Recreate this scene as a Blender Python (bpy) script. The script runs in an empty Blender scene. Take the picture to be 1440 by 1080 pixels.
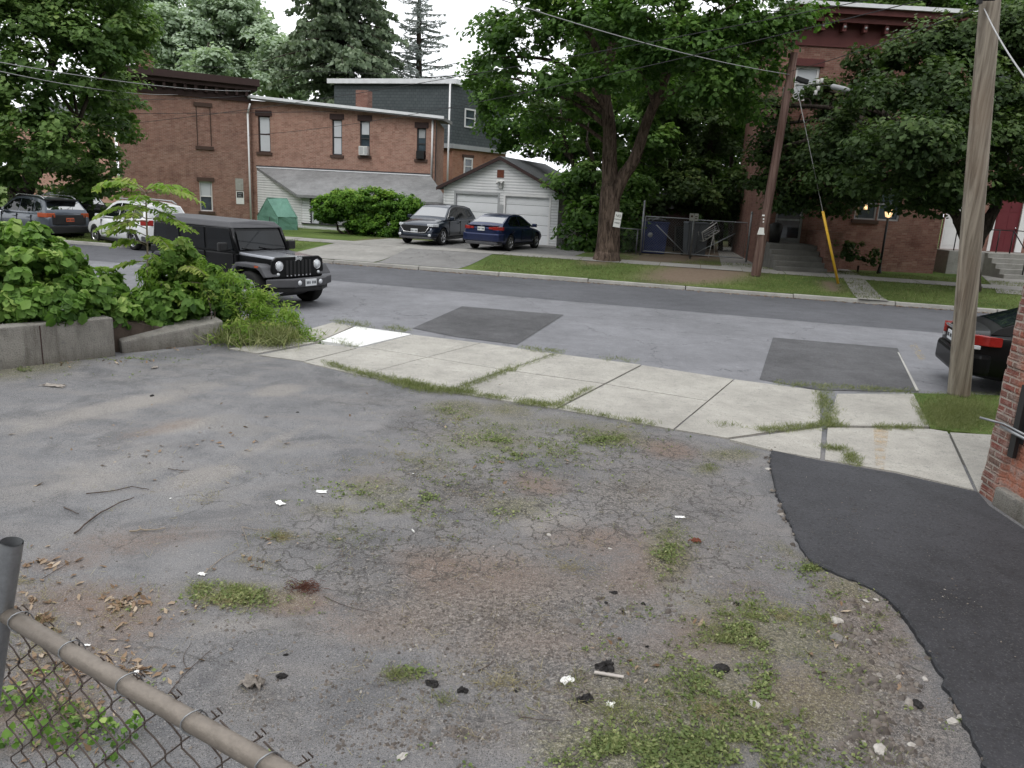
import bpy, bmesh, math, random
import numpy as np
from mathutils import Vector, Matrix
random.seed(7); RNG = np.random.default_rng(11)
SC = bpy.context.scene
COL = SC.collection
PI = math.pi
# ------------------------------------------------------------------ survey of the place (camera on a porch, 2.75 m above the street)
CF, CP, CR, CH = 1080., math.radians(14.), .052, 2.75
def ray(px, py):
    u, v = px-720, py-540
    a = u*math.cos(CR)+v*math.sin(CR); b = -u*math.sin(CR)+v*math.cos(CR)
    return Vector((a, CF*math.cos(CP)-b*math.sin(CP), -CF*math.sin(CP)-b*math.cos(CP)))
def G(px, py, z=0.):
    r = ray(px, py); t = (z-CH)/r.z
    return Vector((r.x*t, r.y*t, z))
def A(px, py, Y):
    r = ray(px, py); t = Y/r.y
    return Vector((r.x*t, Y, CH+r.z*t))
def W(px, py, P0, P1):
    r = ray(px, py); dx, dy = P1[0]-P0[0], P1[1]-P0[1]
    # origin + t r = P0 + s d
    det = r.x*(-dy)+dx*r.y
    t = (P0[0]*(-dy)+dx*P0[1])/det
    x, y = r.x*t, r.y*t
    L = math.hypot(dx, dy)
    s = ((x-P0[0])*dx+(y-P0[1])*dy)/L
    return s, CH+r.z*t
def proj(p):
    x, y, z = p[0], p[1], p[2]-CH
    c = y*math.cos(CP)-z*math.sin(CP); d = -y*math.sin(CP)-z*math.cos(CP)
    a = x/c*CF; b = d/c*CF
    return 720+a*math.cos(CR)-b*math.sin(CR), 540+a*math.sin(CR)+b*math.cos(CR)
# far kerb: straight line
K0 = Vector((-8.3, 27.75)); K1 = Vector((14.3, 22.85))
KD = (K1-K0).normalized(); KN = Vector((-KD.y, KD.x))
def kdist(x, y): return (x-K0.x)*KN.x+(y-K0.y)*KN.y
def sstep(t): t = max(0., min(1., t)); return t*t*(3-2*t)
def zfar(x, y):
    s = kdist(x, y)
    return .12+.28*sstep((s-.3)/4.5)
def GF(px, py):
    z = .3
    for _ in range(12):
        p = G(px, py, z); z = zfar(p.x, p.y)
    return Vector((p.x, p.y, z))
# ------------------------------------------------------------------ objects
def tag(o, label=None, cat=None, group=None, kind=None):
    if label: o['label'] = label
    if cat: o['category'] = cat
    if group: o['group'] = group
    if kind: o['kind'] = kind
    return o
def thing(name, label, cat, loc=(0, 0, 0), rz=0., group=None):
    o = bpy.data.objects.new(name, None); COL.objects.link(o)
    o.empty_display_size = .2
    o.location = loc; o.rotation_euler = (0, 0, rz)
    return tag(o, label, cat, group)
def link(name, me, parent=None, mats=None):
    o = bpy.data.objects.new(name, me); COL.objects.link(o)
    if mats is not None:
        me.materials.clear()
        for m in (mats if isinstance(mats, (list, tuple)) else [mats]): me.materials.append(m)
    if parent: o.parent = parent
    return o
def dup(root, loc, rz=None, label=None, group=None):
    def cp(o, par):
        c = o.copy(); COL.objects.link(c)
        if par: c.parent = par
        for ch in o.children: cp(ch, c)
        return c
    r = cp(root, None); r.location = loc
    if rz is not None: r.rotation_euler = (0, 0, rz)
    if label: r['label'] = label
    if group: r['group'] = group
    return r

class MB:
    """collects shapes, builds one mesh; box uv in metres"""
    def __init__(s): s.v = []; s.f = []; s.m = []; s.sm = []
    def add(s, vs, fs, mi=0, sm=False, M=None):
        k = len(s.v)
        for p in vs:
            p = Vector(p)
            s.v.append(tuple(M @ p) if M else tuple(p))
        for f in fs: s.f.append([i+k for i in f]); s.m.append(mi); s.sm.append(sm)
        return s
    def box(s, x0, y0, z0, x1, y1, z1, mi=0, M=None):
        vs = [(x0, y0, z0), (x1, y0, z0), (x1, y1, z0), (x0, y1, z0), (x0, y0, z1), (x1, y0, z1), (x1, y1, z1), (x0, y1, z1)]
        return s.add(vs, [(3, 2, 1, 0), (4, 5, 6, 7), (0, 1, 5, 4), (1, 2, 6, 5), (2, 3, 7, 6), (3, 0, 4, 7)], mi, False, M)
    def cbox(s, c, d, mi=0, M=None):
        return s.box(c[0]-d[0]/2, c[1]-d[1]/2, c[2]-d[2]/2, c[0]+d[0]/2, c[1]+d[1]/2, c[2]+d[2]/2, mi, M)
    def prism(s, poly, a, b, axis='z', mi=0, M=None, sm=False):
        """poly of 2-tuples extruded between a and b on axis"""
        n = len(poly)
        def P(p, t):
            return {'z': (p[0], p[1], t), 'y': (p[0], t, p[1]), 'x': (t, p[0], p[1])}[axis]
        vs = [P(p, a) for p in poly]+[P(p, b) for p in poly]
        fs = [list(range(n))[::-1], list(range(n, 2*n))]
        s.add(vs, fs, mi, False, M)
        k = len(s.v)-2*n
        for i in range(n):
            j = (i+1) % n
            s.f.append([k+i, k+j, k+n+j, k+n+i]); s.m.append(mi); s.sm.append(sm)
        return s
    def tube(s, pts, r, n=8, mi=0, cap=True, M=None):
        pts = [Vector(p) for p in pts]
        if not isinstance(r, (list, tuple)): r = [r]*len(pts)
        rings = []; vs = []; fs = []
        up = None
        for i, p in enumerate(pts):
            d = (pts[min(i+1, len(pts)-1)]-pts[max(i-1, 0)])
            d = d.normalized() if d.length > 1e-9 else Vector((0, 0, 1))
            if up is None:
                up = Vector((0, 0, 1)) if abs(d.z) < .9 else Vector((1, 0, 0))
            a = d.cross(up).normalized(); up = a.cross(d).normalized()
            for k in range(n):
                t = 2*PI*k/n
                vs.append(p+(a*math.cos(t)+up*math.sin(t))*r[i])
        for i in range(len(pts)-1):
            for k in range(n):
                j = (k+1) % n
                fs.append((i*n+k, i*n+j, (i+1)*n+j, (i+1)*n+k))
        s.add(vs, fs, mi, True, M)
        if cap:
            k0 = len(s.v)-len(vs)
            s.f.append([k0+i for i in range(n)][::-1]); s.m.append(mi); s.sm.append(False)
            s.f.append([k0+(len(pts)-1)*n+i for i in range(n)]); s.m.append(mi); s.sm.append(False)
        return s
    def lathe(s, prof, n=20, mi=0, M=None, axis='z', sm=True):
        """prof: (r, h) pairs"""
        vs = []; fs = []
        for r, h in prof:
            for k in range(n):
                t = 2*PI*k/n
                if axis == 'z': vs.append((r*math.cos(t), r*math.sin(t), h))
                elif axis == 'y': vs.append((r*math.cos(t), h, r*math.sin(t)))
                else: vs.append((h, r*math.cos(t), r*math.sin(t)))
        for i in range(len(prof)-1):
            for k in range(n):
                j = (k+1) % n
                fs.append((i*n+k, i*n+j, (i+1)*n+j, (i+1)*n+k))
        return s.add(vs, fs, mi, sm, M)
    def disc(s, c, r, axis='y', n=20, mi=0, M=None):
        vs = []
        for k in range(n):
            t = 2*PI*k/n
            a, b = r*math.cos(t), r*math.sin(t)
            vs.append({'y': (c[0]+a, c[1], c[2]+b), 'z': (c[0]+a, c[1]+b, c[2]), 'x': (c[0], c[1]+a, c[2]+b)}[axis])
        return s.add(vs, [tuple(range(n))], mi, False, M)
    def build(s, name, mats, parent=None, bevel=0, seg=2, uv=True, recalc=True, ang=None):
        me = bpy.data.meshes.new(name)
        me.from_pydata(s.v, [], s.f)
        me.update()
        me.polygons.foreach_set('material_index', s.m)
        me.polygons.foreach_set('use_smooth', s.sm)
        o = link(name, me, parent, mats)
        if recalc or bevel:
            bm = bmesh.new(); bm.from_mesh(me)
            if recalc: bmesh.ops.recalc_face_normals(bm, faces=bm.faces)
            if bevel:
                bmesh.ops.bevel(bm, geom=[e for e in bm.edges if len(e.link_faces) == 2 and e.calc_face_angle(0) > .5], offset=bevel, segments=seg, affect='EDGES', profile=.6)
            bm.to_mesh(me); bm.free()
        if ang: 
            me.shade_smooth(); me.set_sharp_from_angle(angle=ang)
        if uv: boxuv(me)
        return o
def boxuv(me):
    n = len(me.loops)
    if not n: return
    uvl = me.uv_layers.new(name='UVMap')
    co = np.empty(len(me.vertices)*3); me.vertices.foreach_get('co', co); co = co.reshape(-1, 3)
    vi = np.empty(n, dtype=np.int32); me.loops.foreach_get('vertex_index', vi)
    pn = np.empty(len(me.polygons)*3); me.polygons.foreach_get('normal', pn); pn = np.abs(pn.reshape(-1, 3))
    lt = np.empty(len(me.polygons), dtype=np.int32); me.polygons.foreach_get('loop_total', lt)
    ln = np.repeat(pn, lt, axis=0)
    ax = np.argmax(ln, axis=1)
    c = co[vi]
    u = np.where(ax == 0, c[:, 1], c[:, 0]); v = np.where(ax == 2, c[:, 1], c[:, 2])
    uvl.data.foreach_set('uv', np.stack([u, v], 1).ravel())
def npmesh(name, V, F, mats, parent=None, attr=None, smooth=False, loops=4):
    """V (n,3), F (m,k)"""
    me = bpy.data.meshes.new(name)
    m, k = F.shape
    me.vertices.add(len(V)); me.vertices.foreach_set('co', V.astype(np.float32).ravel())
    me.loops.add(m*k); me.loops.foreach_set('vertex_index', F.astype(np.int32).ravel())
    me.polygons.add(m); me.polygons.foreach_set('loop_start', (np.arange(m)*k).astype(np.int32))
    if smooth: me.polygons.foreach_set('use_smooth', np.ones(m, dtype=bool))
    me.update(calc_edges=True)
    if attr:
        for an, av in attr.items():
            if av.ndim == 1:
                a = me.attributes.new(an, 'FLOAT', 'POINT'); a.data.foreach_set('value', av.astype(np.float32))
            else:
                a = me.attributes.new(an, 'FLOAT_VECTOR', 'POINT'); a.data.foreach_set('vector', av.astype(np.float32).ravel())
    return link(name, me, parent, mats)
# ------------------------------------------------------------------ materials
class NT:
    def __init__(s, name):
        s.m = bpy.data.materials.new(name); s.m.use_nodes = True
        s.t = s.m.node_tree; s.n = s.t.nodes; s.l = s.t.links
        s.b = s.n['Principled BSDF']; s.out = s.n['Material Output']
    def new(s, ty, **k):
        n = s.n.new(ty)
        for a, v in k.items():
            if a == 'ins':
                for i, val in v.items():
                    if hasattr(val, 'is_linked') or isinstance(val, bpy.types.NodeSocket): s.l.new(val, n.inputs[i])
                    else: n.inputs[i].default_value = val
            else: setattr(n, a, v)
        return n
    def coord(s, w='Object'): return s.new('ShaderNodeTexCoord').outputs[w]
    def map(s, vec, scale=(1, 1, 1), rot=(0, 0, 0), loc=(0, 0, 0)):
        return s.new('ShaderNodeMapping', ins={0: vec, 1: loc, 2: rot, 3: scale}).outputs[0]
    def noise(s, vec, sc=5, det=4, rough=.5, dist=0, out=0):
        return s.new('ShaderNodeTexNoise', ins={'Vector': vec, 'Scale': sc, 'Detail': det, 'Roughness': rough, 'Distortion': dist}).outputs[out]
    def ramp(s, f, stops, interp='LINEAR'):
        n = s.new('ShaderNodeValToRGB', ins={0: f}); e = n.color_ramp.elements; n.color_ramp.interpolation = interp
        while len(e) > len(stops): e.remove(e[-1])
        while len(e) < len(stops): e.new(.5)
        for q, (p, c) in zip(e, stops):
            q.position = p; q.color = (c, c, c, 1) if not isinstance(c, (tuple, list)) else (*c[:3], 1)
        return n.outputs[0]
    def mix(s, f, a, b, mode='MIX'):
        n = s.n.new('ShaderNodeMix'); n.data_type = 'RGBA'; n.blend_type = mode
        for i, v in ((0, f), (6, a), (7, b)):
            if isinstance(v, bpy.types.NodeSocket): s.l.new(v, n.inputs[i])
            else: n.inputs[i].default_value = v if i == 0 else ((*v[:3], 1) if isinstance(v, (tuple, list)) else (v, v, v, 1))
        return n.outputs[2]
    def math(s, op, a, b=0., clamp=False):
        n = s.n.new('ShaderNodeMath'); n.operation = op; n.use_clamp = clamp
        for i, v in ((0, a), (1, b)):
            if isinstance(v, bpy.types.NodeSocket): s.l.new(v, n.inputs[i])
            else: n.inputs[i].default_value = v
        return n.outputs[0]
    def attr(s, name, out='Fac'): return s.new('ShaderNodeAttribute', attribute_name=name).outputs[out]
    def bump(s, h, st=.3, d=.01, normal=None):
        i = {'Height': h, 'Strength': st, 'Distance': d}
        if normal: i['Normal'] = normal
        return s.new('ShaderNodeBump', ins=i).outputs[0]
    def fin(s, col=None, rough=.8, bump=None, spec=.3, metal=0.):
        b = s.b
        def put(k, v):
            if isinstance(v, bpy.types.NodeSocket): s.l.new(v, b.inputs[k])
            else: b.inputs[k].default_value = (*v[:3], 1) if isinstance(v, (tuple, list)) else v
        if col is not None: put('Base Color', col)
        put('Roughness', rough); put('Specular IOR Level', spec); put('Metallic', metal)
        if bump is not None: s.l.new(bump, b.inputs['Normal'])
        return s.m
def plain(name, col, rough=.6, spec=.4, metal=0., var=.12, sc=3., bump=.0, coat=0.):
    t = NT(name); o = t.coord()
    n = t.noise(o, sc, 5, .6)
    n2 = t.noise(o, sc*9, 3, .6)
    f = t.math('ADD', t.math('MULTIPLY', n, .7), t.math('MULTIPLY', n2, .3))
    lo = tuple(c*(1-var) for c in col); hi = tuple(min(1, c*(1+var)) for c in col)
    c = t.mix(t.ramp(f, [(.3, 0.), (.7, 1.)]), lo, hi)
    m = t.fin(c, rough, t.bump(n2, bump, .01) if bump else None, spec, metal)
    if coat: t.b.inputs['Coat Weight'].default_value = coat; t.b.inputs['Coat Roughness'].default_value = .03
    return m
def brickmat(name, c1, c2, mortar, sc=1., var=.3, stain=.5, painted=0.):
    t = NT(name); uv = t.coord('UV')
    obj = t.coord()
    br = t.new('ShaderNodeTexBrick', offset=.5, ins={'Vector': uv, 'Color1': (*c1, 1), 'Color2': (*c2, 1), 'Mortar': (*mortar, 1), 'Scale': 1., 'Mortar Size': .009, 'Mortar Smooth': .2, 'Bias': 0., 'Brick Width': .205*sc, 'Row Height': .068*sc})
    n = t.noise(obj, .45, 6, .65); n2 = t.noise(obj, 2.3, 5, .7); n3 = t.noise(uv, 24, 3, .6)
    cell = t.new('ShaderNodeTexWhiteNoise', noise_dimensions='2D', ins={0: t.new('ShaderNodeVectorMath', operation='FLOOR', ins={0: t.map(uv, (1/(.205*sc), 1/(.068*sc), 1))}).outputs[0]}).outputs[0]
    n7 = t.noise(obj, .9, 4, .7, 1.)
    c = t.mix(t.ramp(n, [(.35, 0.), (.7, 1.)]), br.outputs[0], t.mix(.5, br.outputs[0], (c1[0]*1.5, c1[1]*1.7, c1[2]*1.7)))
    c = t.mix(t.math('MULTIPLY', t.ramp(n2, [(.45, 0.), (.75, 1.)]), stain), c, tuple(x*.45 for x in c1))
    c = t.mix(t.math('MULTIPLY', n3, var), c, (.45, .36, .3))
    c = t.mix(t.ramp(cell, [(.0, .28), (.22, 0.)]), c, tuple(x*.38 for x in c1)); c = t.mix(t.ramp(cell, [(.80, .0), (1., .25)]), c, (.46, .34, .27))
    c = t.mix(t.ramp(n7, [(.52, 0.), (.75, .35)]), c, (.36, .25, .2)); c = t.mix(t.ramp(n7, [(.28, .6), (.42, 0.)]), c, (c1[0]*.5, c1[1]*.5, c1[2]*.55))
    h = t.math('MULTIPLY', br.outputs[1], -1.)
    return t.fin(c, .9, t.bump(h, .5, .008), .15)
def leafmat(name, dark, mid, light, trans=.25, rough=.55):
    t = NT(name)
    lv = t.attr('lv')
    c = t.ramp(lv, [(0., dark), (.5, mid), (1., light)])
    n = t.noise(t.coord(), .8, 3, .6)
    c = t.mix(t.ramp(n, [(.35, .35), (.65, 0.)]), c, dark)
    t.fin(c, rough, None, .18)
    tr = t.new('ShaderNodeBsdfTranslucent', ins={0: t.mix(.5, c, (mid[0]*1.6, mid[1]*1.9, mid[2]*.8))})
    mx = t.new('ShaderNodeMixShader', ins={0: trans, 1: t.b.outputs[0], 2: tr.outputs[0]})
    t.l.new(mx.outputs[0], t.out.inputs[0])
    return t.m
def glassmat(name, col=(.02, .025, .03), rough=.05, spec=.8, ior=1.5):
    t = NT(name); t.b.inputs['IOR'].default_value = ior; n = t.noise(t.coord(), .9, 3)
    c = t.mix(t.ramp(n, [(.4, 0.), (.6, 1.)]), col, tuple(x*2.2 for x in col))
    return t.fin(c, rough, None, spec)
M = {}
M['brick_l'] = brickmat('weathered_brick', (.20, .078, .058), (.27, .125, .092), (.30, .25, .21), stain=.75)
M['brick_w'] = brickmat('tan_brick', (.27, .12, .088), (.35, .18, .135), (.38, .31, .26), stain=.65)
M['brick_r'] = brickmat('dark_red_brick', (.165, .055, .042), (.22, .085, .066), (.2, .15, .125), stain=.6)
M['brick_o'] = brickmat('orange_brick', (.32, .125, .075), (.38, .165, .10), (.3, .2, .15), stain=.4)
M['brick_p'] = brickmat('pink_brick', (.42, .2, .16), (.47, .26, .2), (.4, .3, .26), stain=.2)
M['brown'] = plain('brown_stone', (.085, .055, .045), .85, .2, bump=.3)
M['dkbrown'] = plain('dark_brown_paint', (.045, .026, .024), .7, .3)
M['redpaint'] = plain('dark_red_paint', (.115, .036, .034), .6, .3)
M['white'] = plain('white_paint', (.72, .72, .72), .5, .4, var=.06)
def sidingmat():
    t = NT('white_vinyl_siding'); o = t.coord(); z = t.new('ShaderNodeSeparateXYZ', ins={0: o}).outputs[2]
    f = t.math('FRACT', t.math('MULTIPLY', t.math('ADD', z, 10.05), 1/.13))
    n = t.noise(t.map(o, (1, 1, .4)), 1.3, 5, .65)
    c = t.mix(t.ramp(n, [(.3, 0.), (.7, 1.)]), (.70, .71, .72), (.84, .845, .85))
    c = t.mix(t.ramp(f, [(.0, .8), (.14, .5), (.24, 0.)]), c, (.26, .265, .28))  # shadow under each board's lip, painted into the siding colour
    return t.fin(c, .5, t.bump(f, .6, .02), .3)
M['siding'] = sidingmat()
M['greytrim'] = plain('grey_trim', (.35, .36, .37), .6, .3)
M['dktrim'] = plain('dark_trim', (.05, .05, .055), .6, .3)
M['metalwhite'] = plain('white_metal_edge', (.75, .76, .78), .35, .5)
M['blind'] = plain('window_blind', (.55, .57, .6), .5, .5, var=.05)
M['glass'] = glassmat('window_glass', (.03, .04, .05), .06)
M['carglass'] = glassmat('car_glass', (.006, .008, .01), .03, .8, 2.9)
M['darkglass'] = glassmat('dark_side_glass', (.004, .005, .006), .03, .4, 1.45)
M['black'] = plain('black_plastic', (.012, .012, .013), .5, .4, bump=.1)
M['greyplastic'] = plain('grey_plastic', (.062, .062, .068), .6, .4, sc=8, bump=.1)
M['rubber'] = plain('tyre_rubber', (.018, .018, .018), .8, .2)
M['chrome'] = plain('bright_metal', (.6, .6, .62), .25, .5, metal=.9, var=.05)
M['galv'] = plain('galvanised_steel', (.27, .28, .29), .45, .5, metal=.7, var=.25, sc=12, bump=.1)
M['galvold'] = plain('dull_brown_galvanised_pipe', (.19, .165, .14), .55, .4, metal=.4, var=.3, sc=9, bump=.2)
M['wirem'] = plain('rusty_fence_wire', (.095, .075, .065), .7, .4, metal=.3, var=.35, sc=20)
M['cable'] = plain('black_cable', (.03, .03, .032), .6, .3)
M['cablegrey'] = plain('grey_cable', (.3, .3, .3), .5, .3)
M['plate'] = plain('number_plate_white', (.62, .64, .66), .4, .4, var=.1, sc=30)
M['redlamp'] = plain('red_lamp_lens', (.28, .015, .012), .15, .6, var=.3, sc=14)
M['orangelamp'] = plain('orange_lamp_lens', (.36, .07, .025), .2, .6)
M['clearlamp'] = plain('clear_lamp_lens', (.6, .62, .65), .1, .7, var=.3, sc=14)
M['green_tarp'] = plain('green_mesh_tarp', (.13, .27, .21), .6, .3, var=.25, sc=2.2, bump=.3)
M['yellow'] = plain('yellow_plastic', (.72, .42, .04), .5, .4)
M['bluebin'] = plain('blue_painted_steel', (.028, .04, .13), .5, .4, var=.3)
M['blacktarp'] = plain('black_plastic_sheet', (.02, .022, .026), .3, .6, var=.4, sc=6, bump=.4)
M['greybin'] = plain('grey_bin_plastic', (.10, .11, .125), .55, .3)
M['ac'] = plain('air_conditioner_metal', (.6, .6, .58), .5, .4)
M['door'] = plain('garage_door_paint', (.72, .735, .755), .5, .4, var=.05, sc=1.5)
M['reddoor'] = plain('dark_red_door_paint', (.13, .022, .03), .5, .4)
M['irn'] = plain('black_iron', (.015, .015, .016), .5, .4)
M['paper'] = plain('white_paper', (.75, .75, .73), .8, .2, var=.1, sc=20)
M['signgrey'] = plain('faded_sign', (.34, .34, .31), .7, .2, var=.2, sc=8)
M['rust'] = plain('rusty_red_sheet', (.16, .055, .035), .8, .2, var=.3, sc=8)
M['stone'] = plain('grey_stone', (.17, .16, .15), .9, .2, var=.4, sc=18, bump=.5)
M['palestone'] = plain('pale_stone', (.42, .40, .37), .9, .2, var=.25, sc=18, bump=.4)
M['chunk'] = plain('black_asphalt_chunk', (.04, .038, .038), .95, .1, var=.6, sc=30, bump=1.)
M['twig'] = plain('brown_twig_bark', (.085, .065, .055), .9, .1, var=.4, sc=25, bump=.4)
M['paletwig'] = plain('pale_dry_stem', (.26, .22, .17), .9, .1, var=.3, sc=25)
M['board'] = plain('weathered_wood_strip', (.40, .37, .34), .8, .2, var=.25, sc=14)
M['cloth'] = plain('muddy_rag', (.26, .235, .21), .95, .1, var=.5, sc=14, bump=.4)
def emis(name, col, st):
    t = NT(name); t.fin(col, .4); t.b.inputs['Emission Color'].default_value = (*col, 1)
    n = t.noise(t.coord(), 8, 2); t.l.new(t.math('MULTIPLY', n, st*2), t.b.inputs['Emission Strength']); return t.m
M['lamp'] = emis('lit_lamp_glass', (1., .66, .34), 1.7)
def paint(name, col, metal=.5, rough=.28, coat=.7, dust=1.):
    t = NT(name); o = t.coord()
    n = t.noise(o, 2.2, 4, .6)
    # faint dust that gathers low on the body
    g = t.new('ShaderNodeSeparateXYZ', ins={0: o}).outputs[2]
    d = t.math('MULTIPLY', t.ramp(g, [(.15, .22*dust), (.7, .01*dust)]), n)
    c = t.mix(d, col, (.25, .23, .2))
    m = t.fin(c, rough, None, .3 if metal else .15, metal)
    t.b.inputs['Coat Weight'].default_value = coat; t.b.inputs['Coat Roughness'].default_value = .04
    return m
M['p_blue'] = paint('dark_blue_car_paint', (.008, .018, .075))
M['p_navy'] = paint('blue_grey_car_paint', (.009, .017, .034))
M['p_white'] = paint('white_car_paint', (.75, .76, .77), 0., .3)
M['p_black'] = paint('black_car_paint', (.003, .0032, .004), .0, .45, .25, 0.)
M['p_blackgloss'] = paint('glossy_black_bonnet_paint', (.30, .31, .34), .9, .38, 1., 0.)  # silvery colour stands in for sky reflected in the black bonnet
M['p_grey'] = paint('slate_grey_car_paint', (.09, .105, .13))
# asphalt family -------------------------------------------------------
def asphalt(name, base, tint=(1, 1, 1.03), crack=0., wear=.25, agg=.35, light=None, rough=.88):
    t = NT(name); o = t.coord()
    n1 = t.noise(o, .35, 5, .6); n2 = t.noise(o, 2.1, 5, .65); n3 = t.noise(o, 75, 3, .7); n4 = t.noise(o, 28, 3, .6)
    lo = tuple(base*c*(1-wear) for c in tint); hi = tuple(base*c*(1+wear) for c in tint)
    c = t.mix(t.ramp(t.math('ADD', t.math('MULTIPLY', n1, .6), t.math('MULTIPLY', n2, .4)), [(.35, 0.), (.65, 1.)]), lo, hi)
    c = t.mix(t.math('MULTIPLY', t.ramp(n3, [(.55, 0.), (.72, 1.)]), agg), c, tuple(min(.5, base*3.) for _ in range(3)))
    c = t.mix(t.math('MULTIPLY', t.ramp(n4, [(.3, 1.), (.45, 0.)]), agg), c, tuple(base*.4 for _ in range(3)))
    if crack:
        w = t.new('ShaderNodeVectorMath', operation='ADD', ins={0: o, 1: t.mix(.0, t.noise(o, 1.5, 4, .6, out=1), 0.)}).outputs[0]
        v = t.new('ShaderNodeTexVoronoi', feature='DISTANCE_TO_EDGE', ins={'Vector': w, 'Scale': .28}).outputs[0]
        e = t.ramp(v, [(.0, 1.), (.004, 0.)])
        c = t.mix(t.math('MULTIPLY', e, crack), c, (.02, .02, .02))
    n9 = t.noise(o, 7., 4, .75, .4); c = t.mix(t.ramp(n9, [(.56, 0.), (.74, .5)]), c, tuple(base*1.6*k for k in tint)); c = t.mix(t.ramp(n9, [(.28, .5), (.42, 0.)]), c, tuple(base*.55 for k in tint))
    h = t.math('ADD', t.math('MULTIPLY', n3, .6), t.math('MULTIPLY', n4, .6))
    return t.fin(c, rough, t.bump(h, .35, .01), .25)
M['street'] = asphalt('worn_street_asphalt', .17, crack=.6, tint=(.98, .99, 1.06))
M['band'] = asphalt('dark_street_asphalt', .098, tint=(.96, .98, 1.08))
M['patch'] = asphalt('asphalt_patch', .078, tint=(1, 1, 1.05), wear=.4, agg=.6)
M['newasphalt'] = asphalt('fresh_black_asphalt', .04, tint=(.98, 1., 1.12), wear=.4, agg=.65, rough=.75)
M['drive'] = asphalt('old_driveway_asphalt', .17, tint=(1.02, 1, .97), crack=.8)
def concrete(name, base, dark=.5, tint=(1.03, 1, .93), streak=False):
    t = NT(name); o = t.coord()
    n1 = t.noise(o, .8, 6, .65); n2 = t.noise(o, 5, 5, .7); n3 = t.noise(o, 60, 3, .7); n5 = t.noise(o, .25, 2, .5)
    a = tuple(base*c*.72 for c in tint); b = tuple(base*c*1.15 for c in tint)
    c = t.mix(t.ramp(t.math('ADD', t.math('MULTIPLY', n1, .65), t.math('MULTIPLY', n2, .35)), [(.32, 0.), (.62, 1.)]), a, b)
    c = t.mix(t.math('MULTIPLY', t.ramp(n3, [(.30, 1.), (.46, 0.)]), dark), c, tuple(base*.35 for _ in range(3)))
    c = t.mix(t.math('MULTIPLY', t.ramp(t.noise(o, 14, 4, .75), [(.57, 0.), (.68, 1.)]), dark*.7), c, tuple(base*.45 for _ in range(3)))
    c = t.mix(t.ramp(t.noise(o, 2.2, 6, .75, .6), [(.54, 0.), (.7, .45)]), c, tuple(base*k*.62 for k in (1.02, .98, .88)))
    if streak:
        c = t.mix(t.ramp(t.noise(t.map(o, (5, 5, .8)), 1., 5, .7), [(.45, 0.), (.68, .7)]), c, (base*.42, base*.38, base*.33))
        z = t.new('ShaderNodeSeparateXYZ', ins={0: o}).outputs[2]; c = t.mix(t.math('MULTIPLY', t.ramp(z, [(.0, 1.), (.22, 0.)]), n2), c, (.07, .06, .045))
    return t.fin(c, .9, t.bump(t.math('ADD', n3, n2), .25 if not streak else .8, .008 if not streak else .03), .2)
M['sidewalk'] = concrete('sidewalk_concrete', .335, .8, (1.04, 1, .90))
M['newslab'] = concrete('new_white_concrete', .70, .25, (1, 1, .98))
M['farwalk'] = concrete('old_sidewalk_concrete', .27, .5)
M['kerb'] = concrete('kerb_stone', .38, .5)
M['wallconc'] = concrete('weathered_wall_concrete', .25, .9, (1.05, 1, .9), True)
M['stepstone'] = concrete('dark_step_stone', .14, .5)
M['roofgrey'] = asphalt('grey_roof_felt', .20, tint=(1, 1.01, 1.02), wear=.35)
M['shingle'] = plain('dark_roof_shingle', (.09, .095, .1), .85, .2, var=.35, sc=5, bump=.5)
def slate():
    t = NT('slate_shingles'); uv = t.coord('UV')
    br = t.new('ShaderNodeTexBrick', offset=.5, ins={'Vector': uv, 'Color1': (.062, .074, .080, 1), 'Color2': (.085, .098, .104, 1), 'Mortar': (.02, .026, .03, 1), 'Scale': 1., 'Mortar Size': .012, 'Brick Width': .3, 'Row Height': .19})
    n = t.noise(t.coord(), .8, 5, .6)
    return t.fin(t.mix(t.math('MULTIPLY', n, .5), br.outputs[0], (.10, .12, .125)), .7, t.bump(br.outputs[1], -.4, .01), .3)
M['slate'] = slate()
def woodpole(name, a, b):
    t = NT(name); o = t.coord()
    g = t.map(o, (14, 14, .55)); n = t.noise(g, 1., 6, .65, .5); n2 = t.noise(t.map(o, (1.2, 1.2, .5)), 1., 4, .6); n3 = t.noise(t.map(o, (50, 50, 1.5)), 1., 3, .6)
    c = t.mix(t.ramp(n, [(.35, 0.), (.65, 1.)]), a, b)
    c = t.mix(t.ramp(n2, [(.5, 0.), (.72, .4)]), c, (a[0]*1.3, a[1]*.95, a[2]*.7))
    z = t.new('ShaderNodeSeparateXYZ', ins={0: o}).outputs[2]
    c = t.mix(t.ramp(z, [(.0, .75), (.04, 0.)]), c, (.03, .03, .02))
    return t.fin(c, .85, t.bump(t.math('ADD', n, n3), .6, .012), .15)
M['pole'] = woodpole('weathered_pole_wood', (.12, .10, .08), (.31, .275, .225))
M['polered'] = woodpole('reddish_pole_wood', (.075, .042, .036), (.19, .13, .11))
def bark(name, a, b):
    t = NT(name); o = t.coord()
    g = t.map(o, (9, 9, 1.8)); n = t.noise(g, 1., 6, .7, .8); n2 = t.noise(o, 1.2, 4, .6)
    c = t.mix(t.ramp(n, [(.38, 0.), (.62, 1.)]), a, b)
    c = t.mix(t.ramp(n2, [(.5, 0.), (.75, .5)]), c, (a[0]*.8, a[1], a[2]*.8))
    return t.fin(c, .95, t.bump(n, 1., .05), .1)
M['bark'] = bark('grey_brown_bark', (.035, .025, .02), (.17, .125, .10))
M['bark2'] = bark('dark_bark', (.02, .017, .014), (.075, .06, .05))
M['lf_maple'] = leafmat('maple_leaves', (.045, .088, .025), (.145, .235, .065), (.35, .44, .15), trans=.3)
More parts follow.
